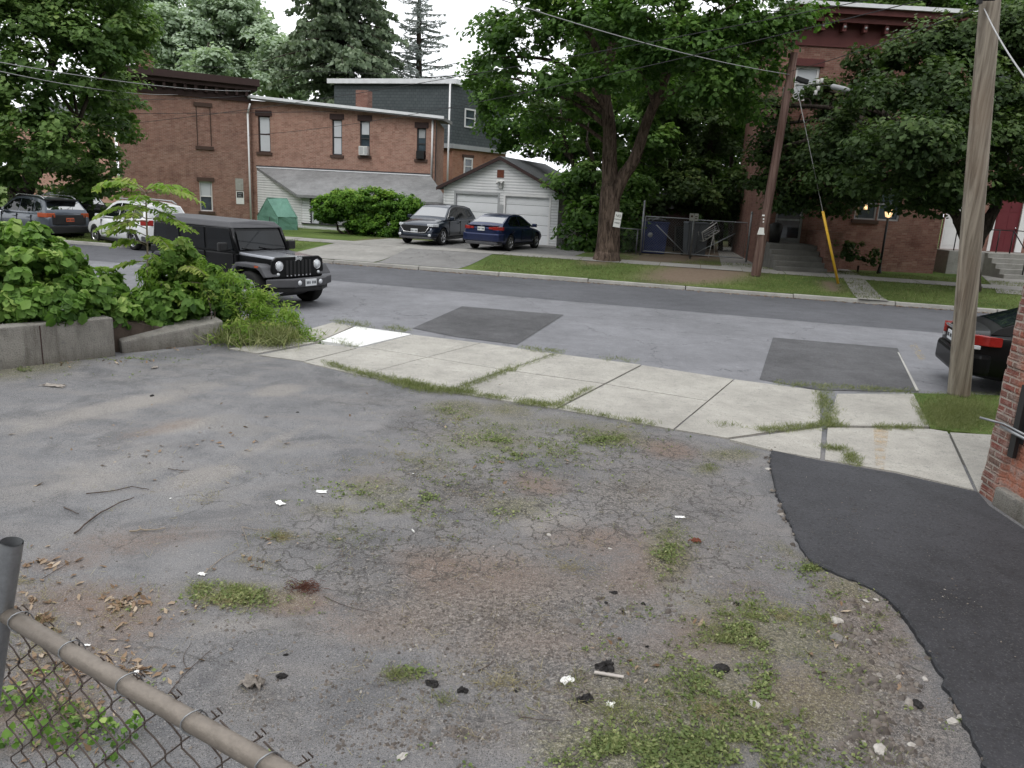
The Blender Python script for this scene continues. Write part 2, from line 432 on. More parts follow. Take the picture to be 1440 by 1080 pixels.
M['lf_street'] = leafmat('street_tree_leaves', (.032, .07, .018), (.12, .22, .05), (.34, .46, .12), trans=.35)
M['lf_dark'] = leafmat('dark_maple_leaves', (.022, .042, .014), (.072, .118, .034), (.24, .29, .10), trans=.28)
M['lf_bg'] = leafmat('hazy_tree_leaves', (.24, .31, .22), (.40, .49, .36), (.58, .66, .52))  # distance haze mixed into these pale leaf colours
M['lf_spruce'] = leafmat('spruce_needles', (.07, .10, .065), (.17, .225, .145), (.33, .39, .26), trans=.2)
M['lf_larch'] = leafmat('larch_twigs', (.14, .16, .16), (.24, .27, .27), (.38, .42, .40), trans=.15)
M['lf_hedge'] = leafmat('yew_needles', (.03, .075, .01), (.13, .27, .03), (.42, .56, .09))
M['lf_vine'] = leafmat('vine_leaves', (.035, .08, .018), (.16, .28, .06), (.52, .62, .20), trans=.35)
M['lf_sumac'] = leafmat('sumac_leaflets', (.06, .12, .02), (.22, .34, .06), (.46, .42, .16), trans=.4)
M['lf_weed'] = leafmat('weed_leaves', (.055, .08, .028), (.15, .20, .07), (.36, .385, .17), trans=.25)
M['lf_grass'] = leafmat('grass_blades', (.065, .085, .03), (.17, .20, .075), (.37, .36, .18), trans=.25)
M['lf_dry'] = leafmat('dry_grass', (.14, .11, .06), (.32, .28, .15), (.50, .45, .27), trans=.2)
M['lf_dead'] = leafmat('dead_leaves', (.10, .06, .035), (.24, .16, .10), (.45, .37, .28), trans=.1)
def grasssoil():
    t = NT('lawn_turf'); o = t.coord()
    n1 = t.noise(o, .5, 5, .6); n2 = t.noise(o, 8, 5, .7); n3 = t.noise(o, 60, 3, .6)
    c = t.mix(t.ramp(n1, [(.35, 0.), (.65, 1.)]), (.055, .095, .022), (.13, .18, .05))
    c = t.mix(t.ramp(n2, [(.5, 0.), (.75, .8)]), c, (.14, .15, .06))
    c = t.mix(t.ramp(n3, [(.35, .7), (.5, 0.)]), c, (.02, .04, .01))
    e = t.attr('dirt')
    c = t.mix(e, c, t.mix(n2, (.12, .09, .065), (.22, .17, .13)))
    return t.fin(c, .95, t.bump(n3, .6, .02), .1)
M['lawn'] = grasssoil()
M['soil'] = plain('dark_soil', (.07, .055, .045), .95, .1, var=.4, sc=6, bump=.5)
# ------------------------------------------------------------------ ground
def KP(a, s): return K0+KD*a+KN*s          # point by (along kerb, beyond kerb)
def K2(x, y): d = Vector((x, y))-K0; return d.dot(KD), d.dot(KN)
SL = [0.+.25*i for i in range(21)]+[7, 10, 16, 30, 70, 200, 600]
def sheet(name, mat, pts, z, label=None):
    me = bpy.data.meshes.new(name); me.from_pydata([(p[0], p[1], z) for p in pts], [], [list(range(len(pts)))]); me.update()
    o = link(name, me, None, mat); boxuv(me); tag(o, kind='structure')
    return o
def slab(mb, pts, z0, z1, gap=.0):
    c = sum((Vector((p[0], p[1])) for p in pts), Vector((0, 0)))/len(pts)
    q = []
    for p in pts:
        v = Vector((p[0], p[1])); d = (c-v); q.append(tuple(v+d.normalized()*gap))
    mb.prism(q, z0, z1)
def drape(name, mat, pts, off):
    bm = bmesh.new()
    f = bm.faces.new([bm.verts.new((p[0], p[1], 0)) for p in pts])
    for s in SL:
        q = KP(0, s)
        bmesh.ops.bisect_plane(bm, geom=bm.verts[:]+bm.edges[:]+bm.faces[:], plane_co=(q.x, q.y, 0), plane_no=(KN.x, KN.y, 0))
    for v in bm.verts: v.co.z = zfar(v.co.x, v.co.y)+off
    bmesh.ops.recalc_face_normals(bm, faces=bm.faces)
    me = bpy.data.meshes.new(name); bm.to_mesh(me); bm.free(); boxuv(me)
    o = link(name, me, None, mat); tag(o, kind='structure'); return o
# street
sheet('street', M['street'], [KP(-90, -.16), KP(90, -.16), KP(90, -60), KP(-90, -60)], 0.)
b0 = K2(*G(450, 393).xy); b1 = K2(*G(780, 422).xy); b2 = K2(*G(1343, 470).xy)
sheet('dark_asphalt_strip', M['band'], [KP(-90, -.17), KP(90, -.17), KP(90, b2[1]-2.5), KP(b2[0], b2[1]), KP(b1[0], b1[1]), KP(b0[0], b0[1]), KP(-90, -3.2)], .004)
for i, poly in enumerate([[(580, 462), (650, 431), (793, 443), (727, 485), (640, 474)], [(1068, 534), (1087, 475), (1262, 490), (1292, 552), (1150, 549)]]):
    sheet('asphalt_patch', M['patch'], [G(*p).xy for p in poly], .008)
sheet('white_road_line', M['kerb'], [G(*p).xy for p in [(1262, 496), (1264, 496), (1292, 550), (1288, 550)]], .012)
mk = NT('faded_yellow_mark'); o_ = mk.coord(); mk.fin((.42, .33, .17), .9)
tr_ = mk.new('ShaderNodeBsdfTransparent'); mx_ = mk.new('ShaderNodeMixShader', ins={0: mk.ramp(mk.noise(o_, 9, 5, .7), [(.5, 0.), (.62, .7)]), 1: tr_.outputs[0], 2: mk.b.outputs[0]}); mk.l.new(mx_.outputs[0], mk.out.inputs[0])
sheet('yellow_road_mark', mk.m, [G(*p).xy for p in [(1278, 486), (1288, 484), (1302, 505), (1294, 508)]], .013)
# manhole-like repair scar in the street
mb = MB(); c = G(577, 441); mb.lathe([(0, .010), (.30, .010), (.31, .004)], 28, M=Matrix.Translation((c.x, c.y, 0)) @ Matrix.Diagonal((1.2, 1., 1, 1)))
tag(mb.build('drain_cover', M['street']), 'small round worn drain cover in the street beside the left dark patch', 'drain cover')
# kerb, in stones
mb = MB()
a = -60.
while a < 70:
    L = 2.7+random.random()*.6
    p = [KP(a+.012, -.16), KP(a+L-.012, -.16), KP(a+L-.012, .0), KP(a+.012, .0)]
    j = random.uniform(-.012, .012)
    mb.prism([tuple(q) for q in p], -.05, .12+j); a += L
tag(mb.build('kerb', M['kerb'], bevel=.02), kind='structure')
# land beyond the kerb
al = np.concatenate([np.linspace(-400, -60, 10), np.arange(-58, 60, .6), np.linspace(62, 400, 10)])
V = []; D = []
def dirtat(x, y):
    px, py = proj((x, y, .2)); d = 0.
    for cx, cy, rx, ry in [(985, 388, 95, 10), (1000, 362, 110, 14), (1170, 404, 14, 6), (545, 348, 40, 10), (840, 372, 25, 6), (930, 372, 60, 7), (1075, 372, 60, 8)]:
        d = max(d, 1.25-((px-cx)/rx)**2-((py-cy)/ry)**2)
    if y > 33 and x > 2.5: d = max(d, .8)
    return max(0., min(1., d))
for s in SL:
    for a in al:
        p = KP(a, s); V.append((p.x, p.y, zfar(p.x, p.y))); D.append(dirtat(p.x, p.y) if abs(a) < 60 and s < 20 else 0.)
n = len(al); F = [(i*n+k, i*n+k+1, (i+1)*n+k+1, (i+1)*n+k) for i in range(len(SL)-1) for k in range(n-1)]
o = npmesh('lawn', np.array(V), np.array(F), M['lawn'], attr={'dirt': np.array(D)}, smooth=True); tag(o, kind='structure')
sheet('ground', M['soil'], [(-700, -300), (700, -300), (700, 700), (-700, 700)], -.08)
# far pavement and driveways
def sAt(px, py): q = GF(px, py); return K2(q.x, q.y)
s1 = sAt(640, 358)[1]
def strip(name, mat, a0, a1, sa, sb, off): return drape(name, mat, [KP(a0, sa), KP(a1, sa), KP(a1, sb), KP(a0, sb)], off)
PW0, PW1 = 3.9, 5.2
for a0 in np.arange(-26, 34, 1.5):
    strip('far_sidewalk', M['farwalk'], a0+.012, a0+1.488, PW0, PW1, .02+.004*math.sin(a0*7))
drape('driveway', M['drive'], [GF(*p).xy for p in [(543, 372), (600, 376), (590, 362), (770, 371), (790, 345), (600, 330), (560, 340), (520, 352)]][:0] or [KP(3.4, .0), KP(6.4, .0), KP(6.6, PW0), KP(9.6, PW1), KP(10.0, 16), KP(1.5, 16), KP(3.0, PW1)], .012)
drape('concrete_apron', M['farwalk'], [KP(-.5, .0), KP(3.3, .0), KP(3.2, PW0), KP(3.0, PW1+3.2), KP(.6, PW1+3.2)], .016)
drape('front_walk', M['farwalk'], [GF(*p).xy for p in [(1207, 421), (1250, 424), (1212, 391), (1182, 388)]], .018)
drape('front_walk', M['farwalk'], [GF(*p).xy for p in [(1402, 411), (1470, 416), (1440, 393), (1378, 386)]], .018)
drape('yard_paving', M['farwalk'], [KP(15.3, PW1), KP(20.3, PW1), KP(20.5, 19), KP(15.5, 19)], .014)
# near pavement, slab by slab
FAR = [(500, 458), (580, 470), (677, 482), (780, 497), (903, 513), (1033, 533), (1154, 549)]
NEA = [(330, 497), (425, 509), (505, 528), (625, 551), (783, 575), (948, 604), (1022, 617)]
fw = [G(*p, .05).xy for p in FAR]; nw = [G(*p, .05).xy for p in NEA]
mb = MB()
for i in range(1, 6):
    m0 = (fw[i]+nw[i])/2; m1 = (fw[i+1]+nw[i+1])/2
    for q in ((fw[i], fw[i+1], m1, m0), (m0, m1, nw[i+1], nw[i])) if i < 5 else ((fw[5], fw[6], G(1156, 597, .05).xy, G(1022, 616, .05).xy, nw[5]),):
        slab(mb, q, -.02, .05+random.uniform(-.004, .006), .022)
for poly in [[(1024, 618), (1157, 601), (1155, 646), (1086, 634)], [(1162, 601), (1309, 603), (1333, 607), (1371, 690), (1260, 664), (1158, 647)], [(1335, 607), (1402, 611), (1460, 620), (1440, 706), (1375, 691)],
             [(1176, 553), (1285, 553), (1309, 600), (1163, 598)], [(362, 499), (446, 483), (503, 489), (427, 508)], [(468, 453), (498, 458), (448, 480), (380, 478)], [(380, 480), (446, 481), (362, 497), (320, 490)]]:
    slab(mb, [G(*p, .05).xy for p in poly], -.02, .05+random.uniform(-.004, .004), .02)
tag(mb.build('sidewalk', M['sidewalk']), kind='structure')
mb = MB(); slab(mb, [G(*p, .05).xy for p in [(450, 480), (500, 459), (580, 470), (506, 488)]], -.02, .056, .02)
tag(mb.build('white_concrete_slab', M['newslab']), kind='structure')
# stain on pavement
mk2 = NT('orange_stain'); o_ = mk2.coord(); mk2.fin((.50, .36, .20), .9)
tr_ = mk2.new('ShaderNodeBsdfTransparent'); mx_ = mk2.new('ShaderNodeMixShader', ins={0: mk2.ramp(mk2.noise(o_, 7, 6, .7), [(.42, 0.), (.7, .55)]), 1: tr_.outputs[0], 2: mk2.b.outputs[0]}); mk2.l.new(mx_.outputs[0], mk2.out.inputs[0])
sheet('pavement_stain', mk2.m, [G(*p, .06).xy for p in [(1228, 603), (1250, 603), (1243, 661), (1232, 658)]], .0605)
# lawn patch and driveway
def lumpy(pts, amp, n=8):
    out = []
    for i in range(len(pts)):
        p, q = Vector(pts[i]), Vector(pts[(i+1) % len(pts)])
        for k in range(n): 
            v = p.lerp(q, k/n); 
            if k: v += Vector((random.uniform(-amp, amp), random.uniform(-amp, amp)))
            out.append(v)
    return out
NLAWN = [(1280, 552), (1440, 556), (1640, 565), (1640, 640), (1402, 612), (1309, 602)]
mb = MB(); mb.prism([tuple(p) for p in lumpy([tuple(G(*p, .05).xy) for p in NLAWN], .02)], -.02, .045)
tag(mb.build('near_lawn', M['lawn']), kind='structure')
ED = [(1085, 633), (1083, 650), (1092, 690), (1108, 728), (1128, 770), (1142, 790), (1185, 808), (1240, 832), (1275, 868), (1310, 920), (1335, 970), (1362, 1020), (1392, 1085)]
ND = ED+[(1600, 1400), (2600, 1400), (1900, 900), (1445, 748), (1393, 712), (1376, 692), (1260, 666), (1155, 648)]
edge = [G(*p, .07).xy for p in ED]
e2 = []
for i in range(len(edge)-1):
    m_ = random.choice([9, 12, 15])
    for k in range(m_):
        v = edge[i].lerp(edge[i+1], (k+random.uniform(-.3, .3)*(k > 0))/m_); j_ = random.choice([.004, .008, .012, .028]); e2.append(v+Vector((random.uniform(-1, .5)*j_, random.uniform(-1, 1)*j_*.6)))
rest = [Vector((2.9, 2.6)), Vector((3.0, -2.)), Vector((4.62, -2.))]+[G(*p, .07).xy for p in [(1393, 712), (1376, 692), (1260, 666), (1155, 648)]]
e2.append(edge[-1])
top = e2+rest
mb = MB(); n = len(top); c = sum(top, Vector((0, 0)))/n
mb.prism([tuple(p) for p in top], -.01, .075)
tag(mb.build('new_driveway', M['newasphalt'], bevel=.012, seg=1), kind='structure')
# ---- the old parking lot, one fine sheet with surface-wear attributes
xs = np.concatenate([np.arange(-16, -7, .2), np.arange(-7, 5.2, .05)]); ys = np.concatenate([np.arange(-1, 7, .05), np.arange(7, 16.2, .08)])
X, Y = np.meshgrid(xs, ys); X = X.ravel(); Y = Y.ravel()
def npproj(X, Y, Z):
    z = Z-CH; c = Y*math.cos(CP)-z*math.sin(CP); c = np.maximum(c, .3); d = -Y*math.sin(CP)-z*math.cos(CP)
    a = X/c*CF; b = d/c*CF
    return 720+a*math.cos(CR)-b*math.sin(CR), 540+a*math.sin(CR)+b*math.cos(CR)
PX, PY = npproj(X, Y, X*0+.03)
def ell(lst, X=PX, Y=PY):
    m = np.zeros(len(X))
    for cx, cy, rx, ry, rot, st in lst:
        t = math.radians(rot); u = (X-cx)*math.cos(t)+(Y-cy)*math.sin(t); v = -(X-cx)*math.sin(t)+(Y-cy)*math.cos(t)
        m = np.maximum(m, st*np.exp(-((u/rx)**2+(v/ry)**2)*.9))
    return m
EL = dict(
 crack=[(655, 690, 130, 45, 0, 1), (560, 780, 190, 60, 0, 1), (820, 720, 160, 50, 0, .9), (470, 760, 120, 50, 0, .8), (900, 640, 160, 40, 5, .7), (620, 600, 70, 30, 0, .7), (990, 780, 120, 60, 0, .6), (330, 900, 200, 60, 0, .35), (820, 560, 100, 25, 8, .5), (1000, 700, 70, 40, 0, .7), (740, 1000, 200, 60, 0, .3)],
 age=[(700, 1010, 700, 120, 0, .8), (560, 900, 500, 90, 0, .4), (1150, 900, 250, 160, 0, .5)],  # darker tone over the nearest part of the lot
 dust=[(150, 575, 190, 10, -12, 1), (60, 590, 120, 9, -4, .9), (290, 668, 60, 13, -12, 1), (375, 625, 75, 8, -22, .8), (250, 600, 60, 8, -12, .8), (90, 680, 150, 22, -10, .7), (392, 550, 38, 7, -5, 1), (180, 640, 90, 14, -12, .6), (780, 735, 60, 25, 0, .7), (300, 880, 90, 18, 0, .5), (640, 850, 120, 25, 0, .5), (960, 840, 60, 60, 30, .6), (30, 700, 80, 20, 0, .6), (1100, 950, 160, 100, 0, .4)],
 moss=[(640, 577, 45, 14, 0, 1), (715, 590, 40, 26, 20, .8), (690, 620, 80, 22, 0, .7), (855, 617, 55, 14, 5, 1), (820, 600, 70, 12, 8, .6), (790, 635, 60, 16, 0, .5), (730, 715, 55, 16, 0, .8), (520, 690, 60, 22, 0, .55), (470, 715, 50, 12, 0, .6), (560, 710, 40, 18, 0, .5), (940, 780, 30, 45, 0, 1), (1060, 890, 110, 50, 10, 1), (1000, 1000, 190, 70, 0, .9), (1150, 990, 120, 80, 0, .7), (900, 950, 60, 50, 0, .5), (1190, 830, 60, 20, 10, .8), (860, 1060, 120, 40, 0, 1), (1030, 640, 40, 9, 0, 1), (995, 660, 25, 9, 0, .9), (340, 835, 90, 20, 5, .9), (610, 650, 60, 20, 0, .4), (30, 520, 80, 16, -4, .8), (560, 950, 30, 10, 0, .8), (1110, 780, 40, 10, 30, .6)],
 red=[(700, 820, 150, 50, 0, .9), (620, 800, 80, 30, 0, .9), (760, 680, 50, 20, 0, .8), (940, 632, 60, 12, 5, .9), (90, 790, 80, 16, -6, .7), (830, 770, 90, 40, 0, .6), (110, 860, 160, 50, 0, .7), (60, 960, 160, 90, 0, .8), (1210, 900, 60, 90, -30, .8), (520, 675, 50, 14, 0, .5), (415, 848, 60, 20, 0, .9), (560, 870, 140, 40, 0, .6), (900, 800, 80, 60, 0, .7), (980, 900, 120, 60, 0, .6), (200, 760, 160, 22, -8, .6), (760, 900, 140, 40, 0, .7), (230, 600, 70, 10, -12, .5), (1130, 1000, 150, 70, 0, .6), (850, 1000, 90, 60, 0, .5), (1040, 840, 80, 40, 0, .5)],
 gravel=[(700, 860, 190, 60, 0, .9), (820, 960, 200, 70, 0, .9), (700, 1020, 200, 60, 0, .8), (1230, 930, 60, 110, -30, 1), (900, 690, 90, 28, 0, .8), (640, 700, 80, 22, 0, .6), (400, 1000, 150, 60, 0, .4), (880, 850, 80, 60, 0, .7), (1240, 1040, 120, 60, 0, 1), (60, 900, 100, 60, 0, .5), (1030, 760, 120, 60, 0, .35)],
 dark=[(650, 690, 50, 16, 0, .9), (545, 790, 60, 16, 0, .5), (900, 685, 50, 12, 0, .6), (320, 860, 120, 24, 0, .3), (470, 930, 130, 50, 0, .4), (1000, 740, 90, 40, 0, .25), (420, 880, 60, 16, 0, .4), (250, 520, 200, 14, -6, .35), (540, 560, 120, 30, 8, .3)])
def vnoise(X, Y, sc, seed):
    r = np.random.default_rng(seed); T = r.random((64, 64))
    x = X*sc; y = Y*sc; xi = np.floor(x).astype(int); yi = np.floor(y).astype(int); fx = x-xi; fy = y-yi; fx = fx*fx*(3-2*fx); fy = fy*fy*(3-2*fy)
    g = lambda i, j: T[i % 64, j % 64]
    return (g(xi, yi)*(1-fx)+g(xi+1, yi)*fx)*(1-fy)+(g(xi, yi+1)*(1-fx)+g(xi+1, yi+1)*fx)*fy
msk = {k: np.clip(ell(v)*(0.55+.9*vnoise(X, Y, 2.2, i)), 0, 1) for i, (k, v) in enumerate(EL.items())}
Z = .03+.02*(vnoise(X, Y, .5, 40)-.5)+.012*(vnoise(X, Y, 1.7, 41)-.5)+msk['moss']*.018+msk['gravel']*.012*(vnoise(X, Y, 9, 42)-.3)
# rubble shoulder beside the new driveway lies lower
nx, ny = len(xs), len(ys)
idx = np.arange(nx*ny).reshape(ny, nx)
F = np.stack([idx[:-1, :-1], idx[:-1, 1:], idx[1:, 1:], idx[1:, :-1]], -1).reshape(-1, 4)
# keep only what lies on this side of the pavement's middle line
pA, pB = Vector(G(430, 485).xy), Vector(G(1250, 640).xy); dl = (pB-pA).normalized(); nl = Vector((-dl.y, dl.x))
cx = X[F].mean(1); cy = Y[F].mean(1)
keep = ((cx-pA.x)*nl.x+(cy-pA.y)*nl.y) < 0.
lot = npmesh('parking_lot', np.stack([X, Y, Z], 1), F[keep], None or M['soil'], attr={'wearA': np.stack([msk['crack'], msk['dust'], msk['moss']], 1), 'wearB': np.stack([msk['red'], msk['gravel'], np.maximum(msk['dark'], msk['age']*.45)], 1)}, smooth=True)
tag(lot, kind='structure')
t = NT('cracked_lot_asphalt'); o = t.coord()
sA = t.new('ShaderNodeSeparateXYZ', ins={0: t.attr('wearA', 'Vector')}).outputs; sB = t.new('ShaderNodeSeparateXYZ', ins={0: t.attr('wearB', 'Vector')}).outputs
n1 = t.noise(o, .45, 3, .6); n2 = t.noise(o, 2.3, 4, .65); n3 = t.noise(o, 90, 2, .7); n4 = t.noise(o, 34, 3, .65); n5 = t.noise(o, 9, 4, .7); n6 = t.noise(o, 160, 1, .6)
st = t.noise(t.map(o, (.55, 3.2, 1), (0, 0, -.42)), 1.1, 5, .6)     # tyre-wear streaks along the lot
B = .176
c = t.mix(t.ramp(t.math('ADD', t.math('MULTIPLY', n1, .55), t.math('MULTIPLY', n2, .45)), [(.33, 0.), (.66, 1.)]), (B*.66, B*.67, B*.71), (B*1.28, B*1.27, B*1.29))
c = t.mix(t.ramp(st, [(.48, 0.), (.75, .45)]), c, (.235, .215, .20))
c = t.mix(t.math('MULTIPLY', t.ramp(n2, [(.3, .3), (.7, 1.)]), t.math('MULTIPLY', t.ramp(t.math('ADD', t.math('ADD', sB[1], sA[0]), t.math('ADD', sB[0], sA[2])), [(.0, .0), (.9, .5)]), 1.)), c, (.150, .130, .116))
c = t.mix(t.ramp(n5, [(.55, 0.), (.8, .45)]), c, (.07, .07, .075))
dmp = t.noise(o, 1.1, 5, .62, .8); c = t.mix(t.ramp(dmp, [(.52, 0.), (.62, .42)]), c, (.068, .070, .076)); c = t.mix(t.ramp(dmp, [(.34, .35), (.44, 0.)]), c, (.235, .222, .205))
gr0 = t.noise(o, 45, 4, .8)
def m3(mask, nz, lo=.35, hi=.55, k=1.):
    # threshold noise by mask: patchy edges
    v = t.math('ADD', t.math('MULTIPLY', mask, 1.1), t.math('MULTIPLY', t.math('SUBTRACT', t.math('ADD', t.math('MULTIPLY', nz, .55), t.math('MULTIPLY', gr0, .45)), .5), 2.2))
    return t.math('MULTIPLY', t.math('MULTIPLY', t.ramp(v, [(.25, 0.), (.85, 1.)]), t.ramp(mask, [(.02, 0.), (.35, 1.)])), k)
c = t.mix(m3(sA[1], t.math('ADD', t.math('MULTIPLY', n2, .6), t.math('MULTIPLY', n4, .4)), k=.5), c, (.31, .285, .255))
c = t.mix(m3(sB[0], t.math('ADD', t.math('MULTIPLY', n5, .6), t.math('MULTIPLY', n4, .4)), k=.9), c, t.mix(n4, (.105, .076, .060), (.24, .18, .148)))
c = t.mix(m3(sB[2], n5, k=.62), c, (.045, .042, .040))
grv = m3(sB[1], t.math('ADD', t.math('MULTIPLY', n5, .5), t.math('MULTIPLY', n4, .5)), k=.6)
vc = t.new('ShaderNodeTexVoronoi', ins={'Vector': o, 'Scale': 55.}); 
gc = t.mix(t.new('ShaderNodeSeparateColor', ins={0: vc.outputs[1]}).outputs[0], (.04, .037, .035), (.27, .245, .22))
c = t.mix(grv, c, gc)
mossm = m3(sA[2], t.math('ADD', t.math('MULTIPLY', n5, .5), t.math('MULTIPLY', n4, .5)), k=.62)
c = t.mix(mossm, c, t.mix(t.ramp(gr0, [(.38, 0.), (.6, 1.)]), (.04, .04, .02), (.20, .19, .095)))
# cracks
wv = t.new('ShaderNodeVectorMath', operation='SCALE', ins={0: t.noise(o, 4., 3, .6, out=1)}); wv.inputs['Scale'].default_value = .26
w = t.new('ShaderNodeVectorMath', operation='ADD', ins={0: o, 1: wv.outputs[0]}).outputs[0]
def vor(sc, width, vec=w):
    v = t.new('ShaderNodeTexVoronoi', feature='DISTANCE_TO_EDGE', ins={'Vector': vec, 'Scale': sc}).outputs[0]
    return t.ramp(v, [(0., 1.), (width*.35, .9), (width, 0.)])
big = t.math('MULTIPLY', vor(.6, .006), t.ramp(t.noise(o, .6, 2), [(.50, 0.), (.62, .7)]))
cm = t.ramp(t.math('ADD', sA[0], t.math('MULTIPLY', t.math('SUBTRACT', n2, .5), .8)), [(.28, 0.), (.5, 1.)])
fine = t.math('MULTIPLY', vor(5.2, .062), cm)
mid = t.math('MULTIPLY', vor(2.2, .018), t.ramp(t.math('ADD', sA[0], t.math('MULTIPLY', t.math('SUBTRACT', n1, .5), .9)), [(.22, 0.), (.42, .8)]))
ck = t.math('MAXIMUM', t.math('MAXIMUM', big, t.math('MULTIPLY', fine, .85)), mid)
ck = t.math('MULTIPLY', ck, t.math('MULTIPLY', t.ramp(n4, [(.3, .2), (.55, 1.)]), t.ramp(n5, [(.34, .1), (.47, 1.)])))
c = t.mix(t.math('MULTIPLY', ck, .95), c, (.035, .032, .028))
# aggregate: pale and dark grains
c = t.mix(t.ramp(n3, [(.54, 0.), (.72, .5)]), c, (.36, .35, .34))
c = t.mix(t.ramp(n6, [(.33, .85), (.46, 0.)]), c, (.035, .034, .033))
gr_ = gr0; gm_ = t.ramp(t.math('ADD', t.math('MULTIPLY', sB[1], .5), t.math('ADD', t.math('MULTIPLY', sA[2], .3), t.math('MULTIPLY', sA[0], .25))), [(.05, .20), (.5, .9)])
c = t.mix(t.math('MULTIPLY', t.ramp(gr_, [(.30, .9), (.44, 0.)]), gm_), c, (.03, .027, .025))
c = t.mix(t.math('MULTIPLY', t.ramp(gr_, [(.56, .0), (.68, .8)]), gm_), c, (.38, .355, .32))
sp = t.new('ShaderNodeTexVoronoi', ins={'Vector': o, 'Scale': 20.}).outputs[0]
c = t.mix(t.ramp(sp, [(.0, .7), (.09, .0)]), c, (.04, .035, .03))
hh = t.math('ADD', t.math('MULTIPLY', n3, .35), t.math('ADD', t.math('MULTIPLY', n4, .35), t.math('MULTIPLY', n5, .5)))
b3 = t.bump(t.math('ADD', t.math('MULTIPLY', gr0, 1.), t.math('ADD', t.math('MULTIPLY', vc.outputs[0], sB[1]), t.math('MULTIPLY', n5, .5))), .7, .014)
t.fin(c, .88, b3, .22)
lot.data.materials[0] = t.m
def lotz(x, y):
    i = int(np.argmin(np.abs(xs-x))); j = int(np.argmin(np.abs(ys-y)))
    return float(Z[j*nx+i])
def GL(px, py):
    p = G(px, py, .03); p = G(px, py, lotz(p.x, p.y)); return p
# ------------------------------------------------------------------ buildings
def frame_root(name, label, cat, P0, P1, z=.4, group=None):
    return thing(name, label, cat, (P0[0], P0[1], z), math.atan2(P1[1]-P0[1], P1[0]-P0[0]), group)
def wallmesh(mb, x0, x1, z0, topf, holes, rev=.14, mi=0, y=0.):
    xs_ = sorted(set([x0, x1]+[h[0] for h in holes]+[h[1] for h in holes]))
    zs_ = sorted(set([z0]+[h[2] for h in holes]+[h[3] for h in holes]))
    for i in range(len(xs_)-1):
        a, b = xs_[i], xs_[i+1]
        for j in range(len(zs_)):
            c = zs_[j]
            last = j == len(zs_)-1
            da, db = (topf(a), topf(b)) if last else (zs_[j+1],)*2
            cx, cz = (a+b)/2, (c+(da+db)/2)/2
            if any(h[0] < cx < h[1] and h[2] < cz < h[3] for h in holes): continue
            mb.add([(a, y, c), (b, y, c), (b, y, db), (a, y, da)], [(0, 1, 2, 3)], mi)
    for h in holes:
        a, b, c, d = h
        mb.add([(a, y, c), (b, y, c), (b, y, d), (a, y, d), (a, y+rev, c), (b, y+rev, c), (b, y+rev, d), (a, y+rev, d)], [(0, 4, 5, 1), (1, 5, 6, 2), (2, 6, 7, 3), (3, 7, 4, 0)], mi)
def window(par, h, frame=M['dktrim'], pane=M['glass'], lintel=M['brown'], sill=M['brown'], y=.07, blind=None, label=None, f=.06, lint=.2):
    a, b, c, d = h
    mb = MB()
    mb.box(a, y, c, a+f, y+.06, d); mb.box(b-f, y, c, b, y+.06, d); mb.box(a+f, y, d-f, b-f, y+.06, d); mb.box(a+f, y, c, b-f, y+.06, c+f)
    m = (c+d)/2; mb.box(a+f, y+.01, m-.03, b-f, y+.055, m+.03)
    w = mb.build('window', frame, par)
    if label: w['label'] = label
    mb = MB(); mb.add([(a+f, y+.045, c+f), (b-f, y+.045, c+f), (b-f, y+.045, d-f), (a+f, y+.045, d-f)], [(0, 1, 2, 3)]); mb.build('pane', pane, w)
    if blind:
        z0, z1, bm_ = blind
        mb = MB()
        mb.box(a+f+.02, y+.025, c+f+(d-c-2*f)*z0, b-f-.02, y+.035, c+f+(d-c-2*f)*z1); mb.build('blind', bm_, w)
    if lintel:
        mb = MB(); mb.box(a-.12, -.05, d+.002, b+.12, .1, d+lint); mb.build('lintel', lintel, w)
    if sill:
        mb = MB(); mb.box(a-.1, -.08, c-.14, b+.1, .1, c-.002); mb.build('sill', sill, w)
    return w
def back(mb, x0, x1, z0, z1, y, mi=0): mb.box(x0, y, z0, x1, y+.1, z1, mi)
def WL(px, py, P0, P1, z=.4): s, zz = W(px, py, P0, P1); return s, zz-z
def hole(P0, P1, x0, y0, x1, y1):
    xm, ym = (x0+x1)/2, (y0+y1)/2
    sa = WL(x0, ym, P0, P1)[0]; sb = WL(x1, ym, P0, P1)[0]; za = WL(xm, y1, P0, P1)[1]; zb = WL(xm, y0, P0, P1)[1]
    return (sa, sb, za, zb)
# ---- left brick house
c0 = A(168, 200, 41.0); c1 = A(353, 200, 44.0); H1a, H1b = c0.xy, c1.xy
L1 = (H1b-H1a).length
root = frame_root('brick_house', 'weathered two storey brick house with flat front block, long rear wing and white lean-to', 'house', H1a, H1b)
ztop = WL(275, 128, H1a, H1b)[1]
hW = hole(H1a, H1b, 281, 255, 299, 297)
mb = MB(); wallmesh(mb, 0, L1, -.4, lambda x: ztop, [hW])
mb.add([(0, 0, -.4), (0, 9, -.4), (0, 9, ztop), (0, 0, ztop)], [(0, 1, 2, 3)])
mb.add([(L1, 0, -.4), (L1, 9, -.4), (L1, 9, ztop), (L1, 0, ztop)], [(0, 3, 2, 1)])
mb.build('wall', M['brick_l'], root, recalc=False)
mb = MB(); mb.box(0, .3, -.3, L1, .4, ztop-.1); mb.build('inner_wall', M['dktrim'], root)
window(root, hW, M['white'], M['glass'], M['brown'], M['brown'], blind=(.5, 1., M['blind']))
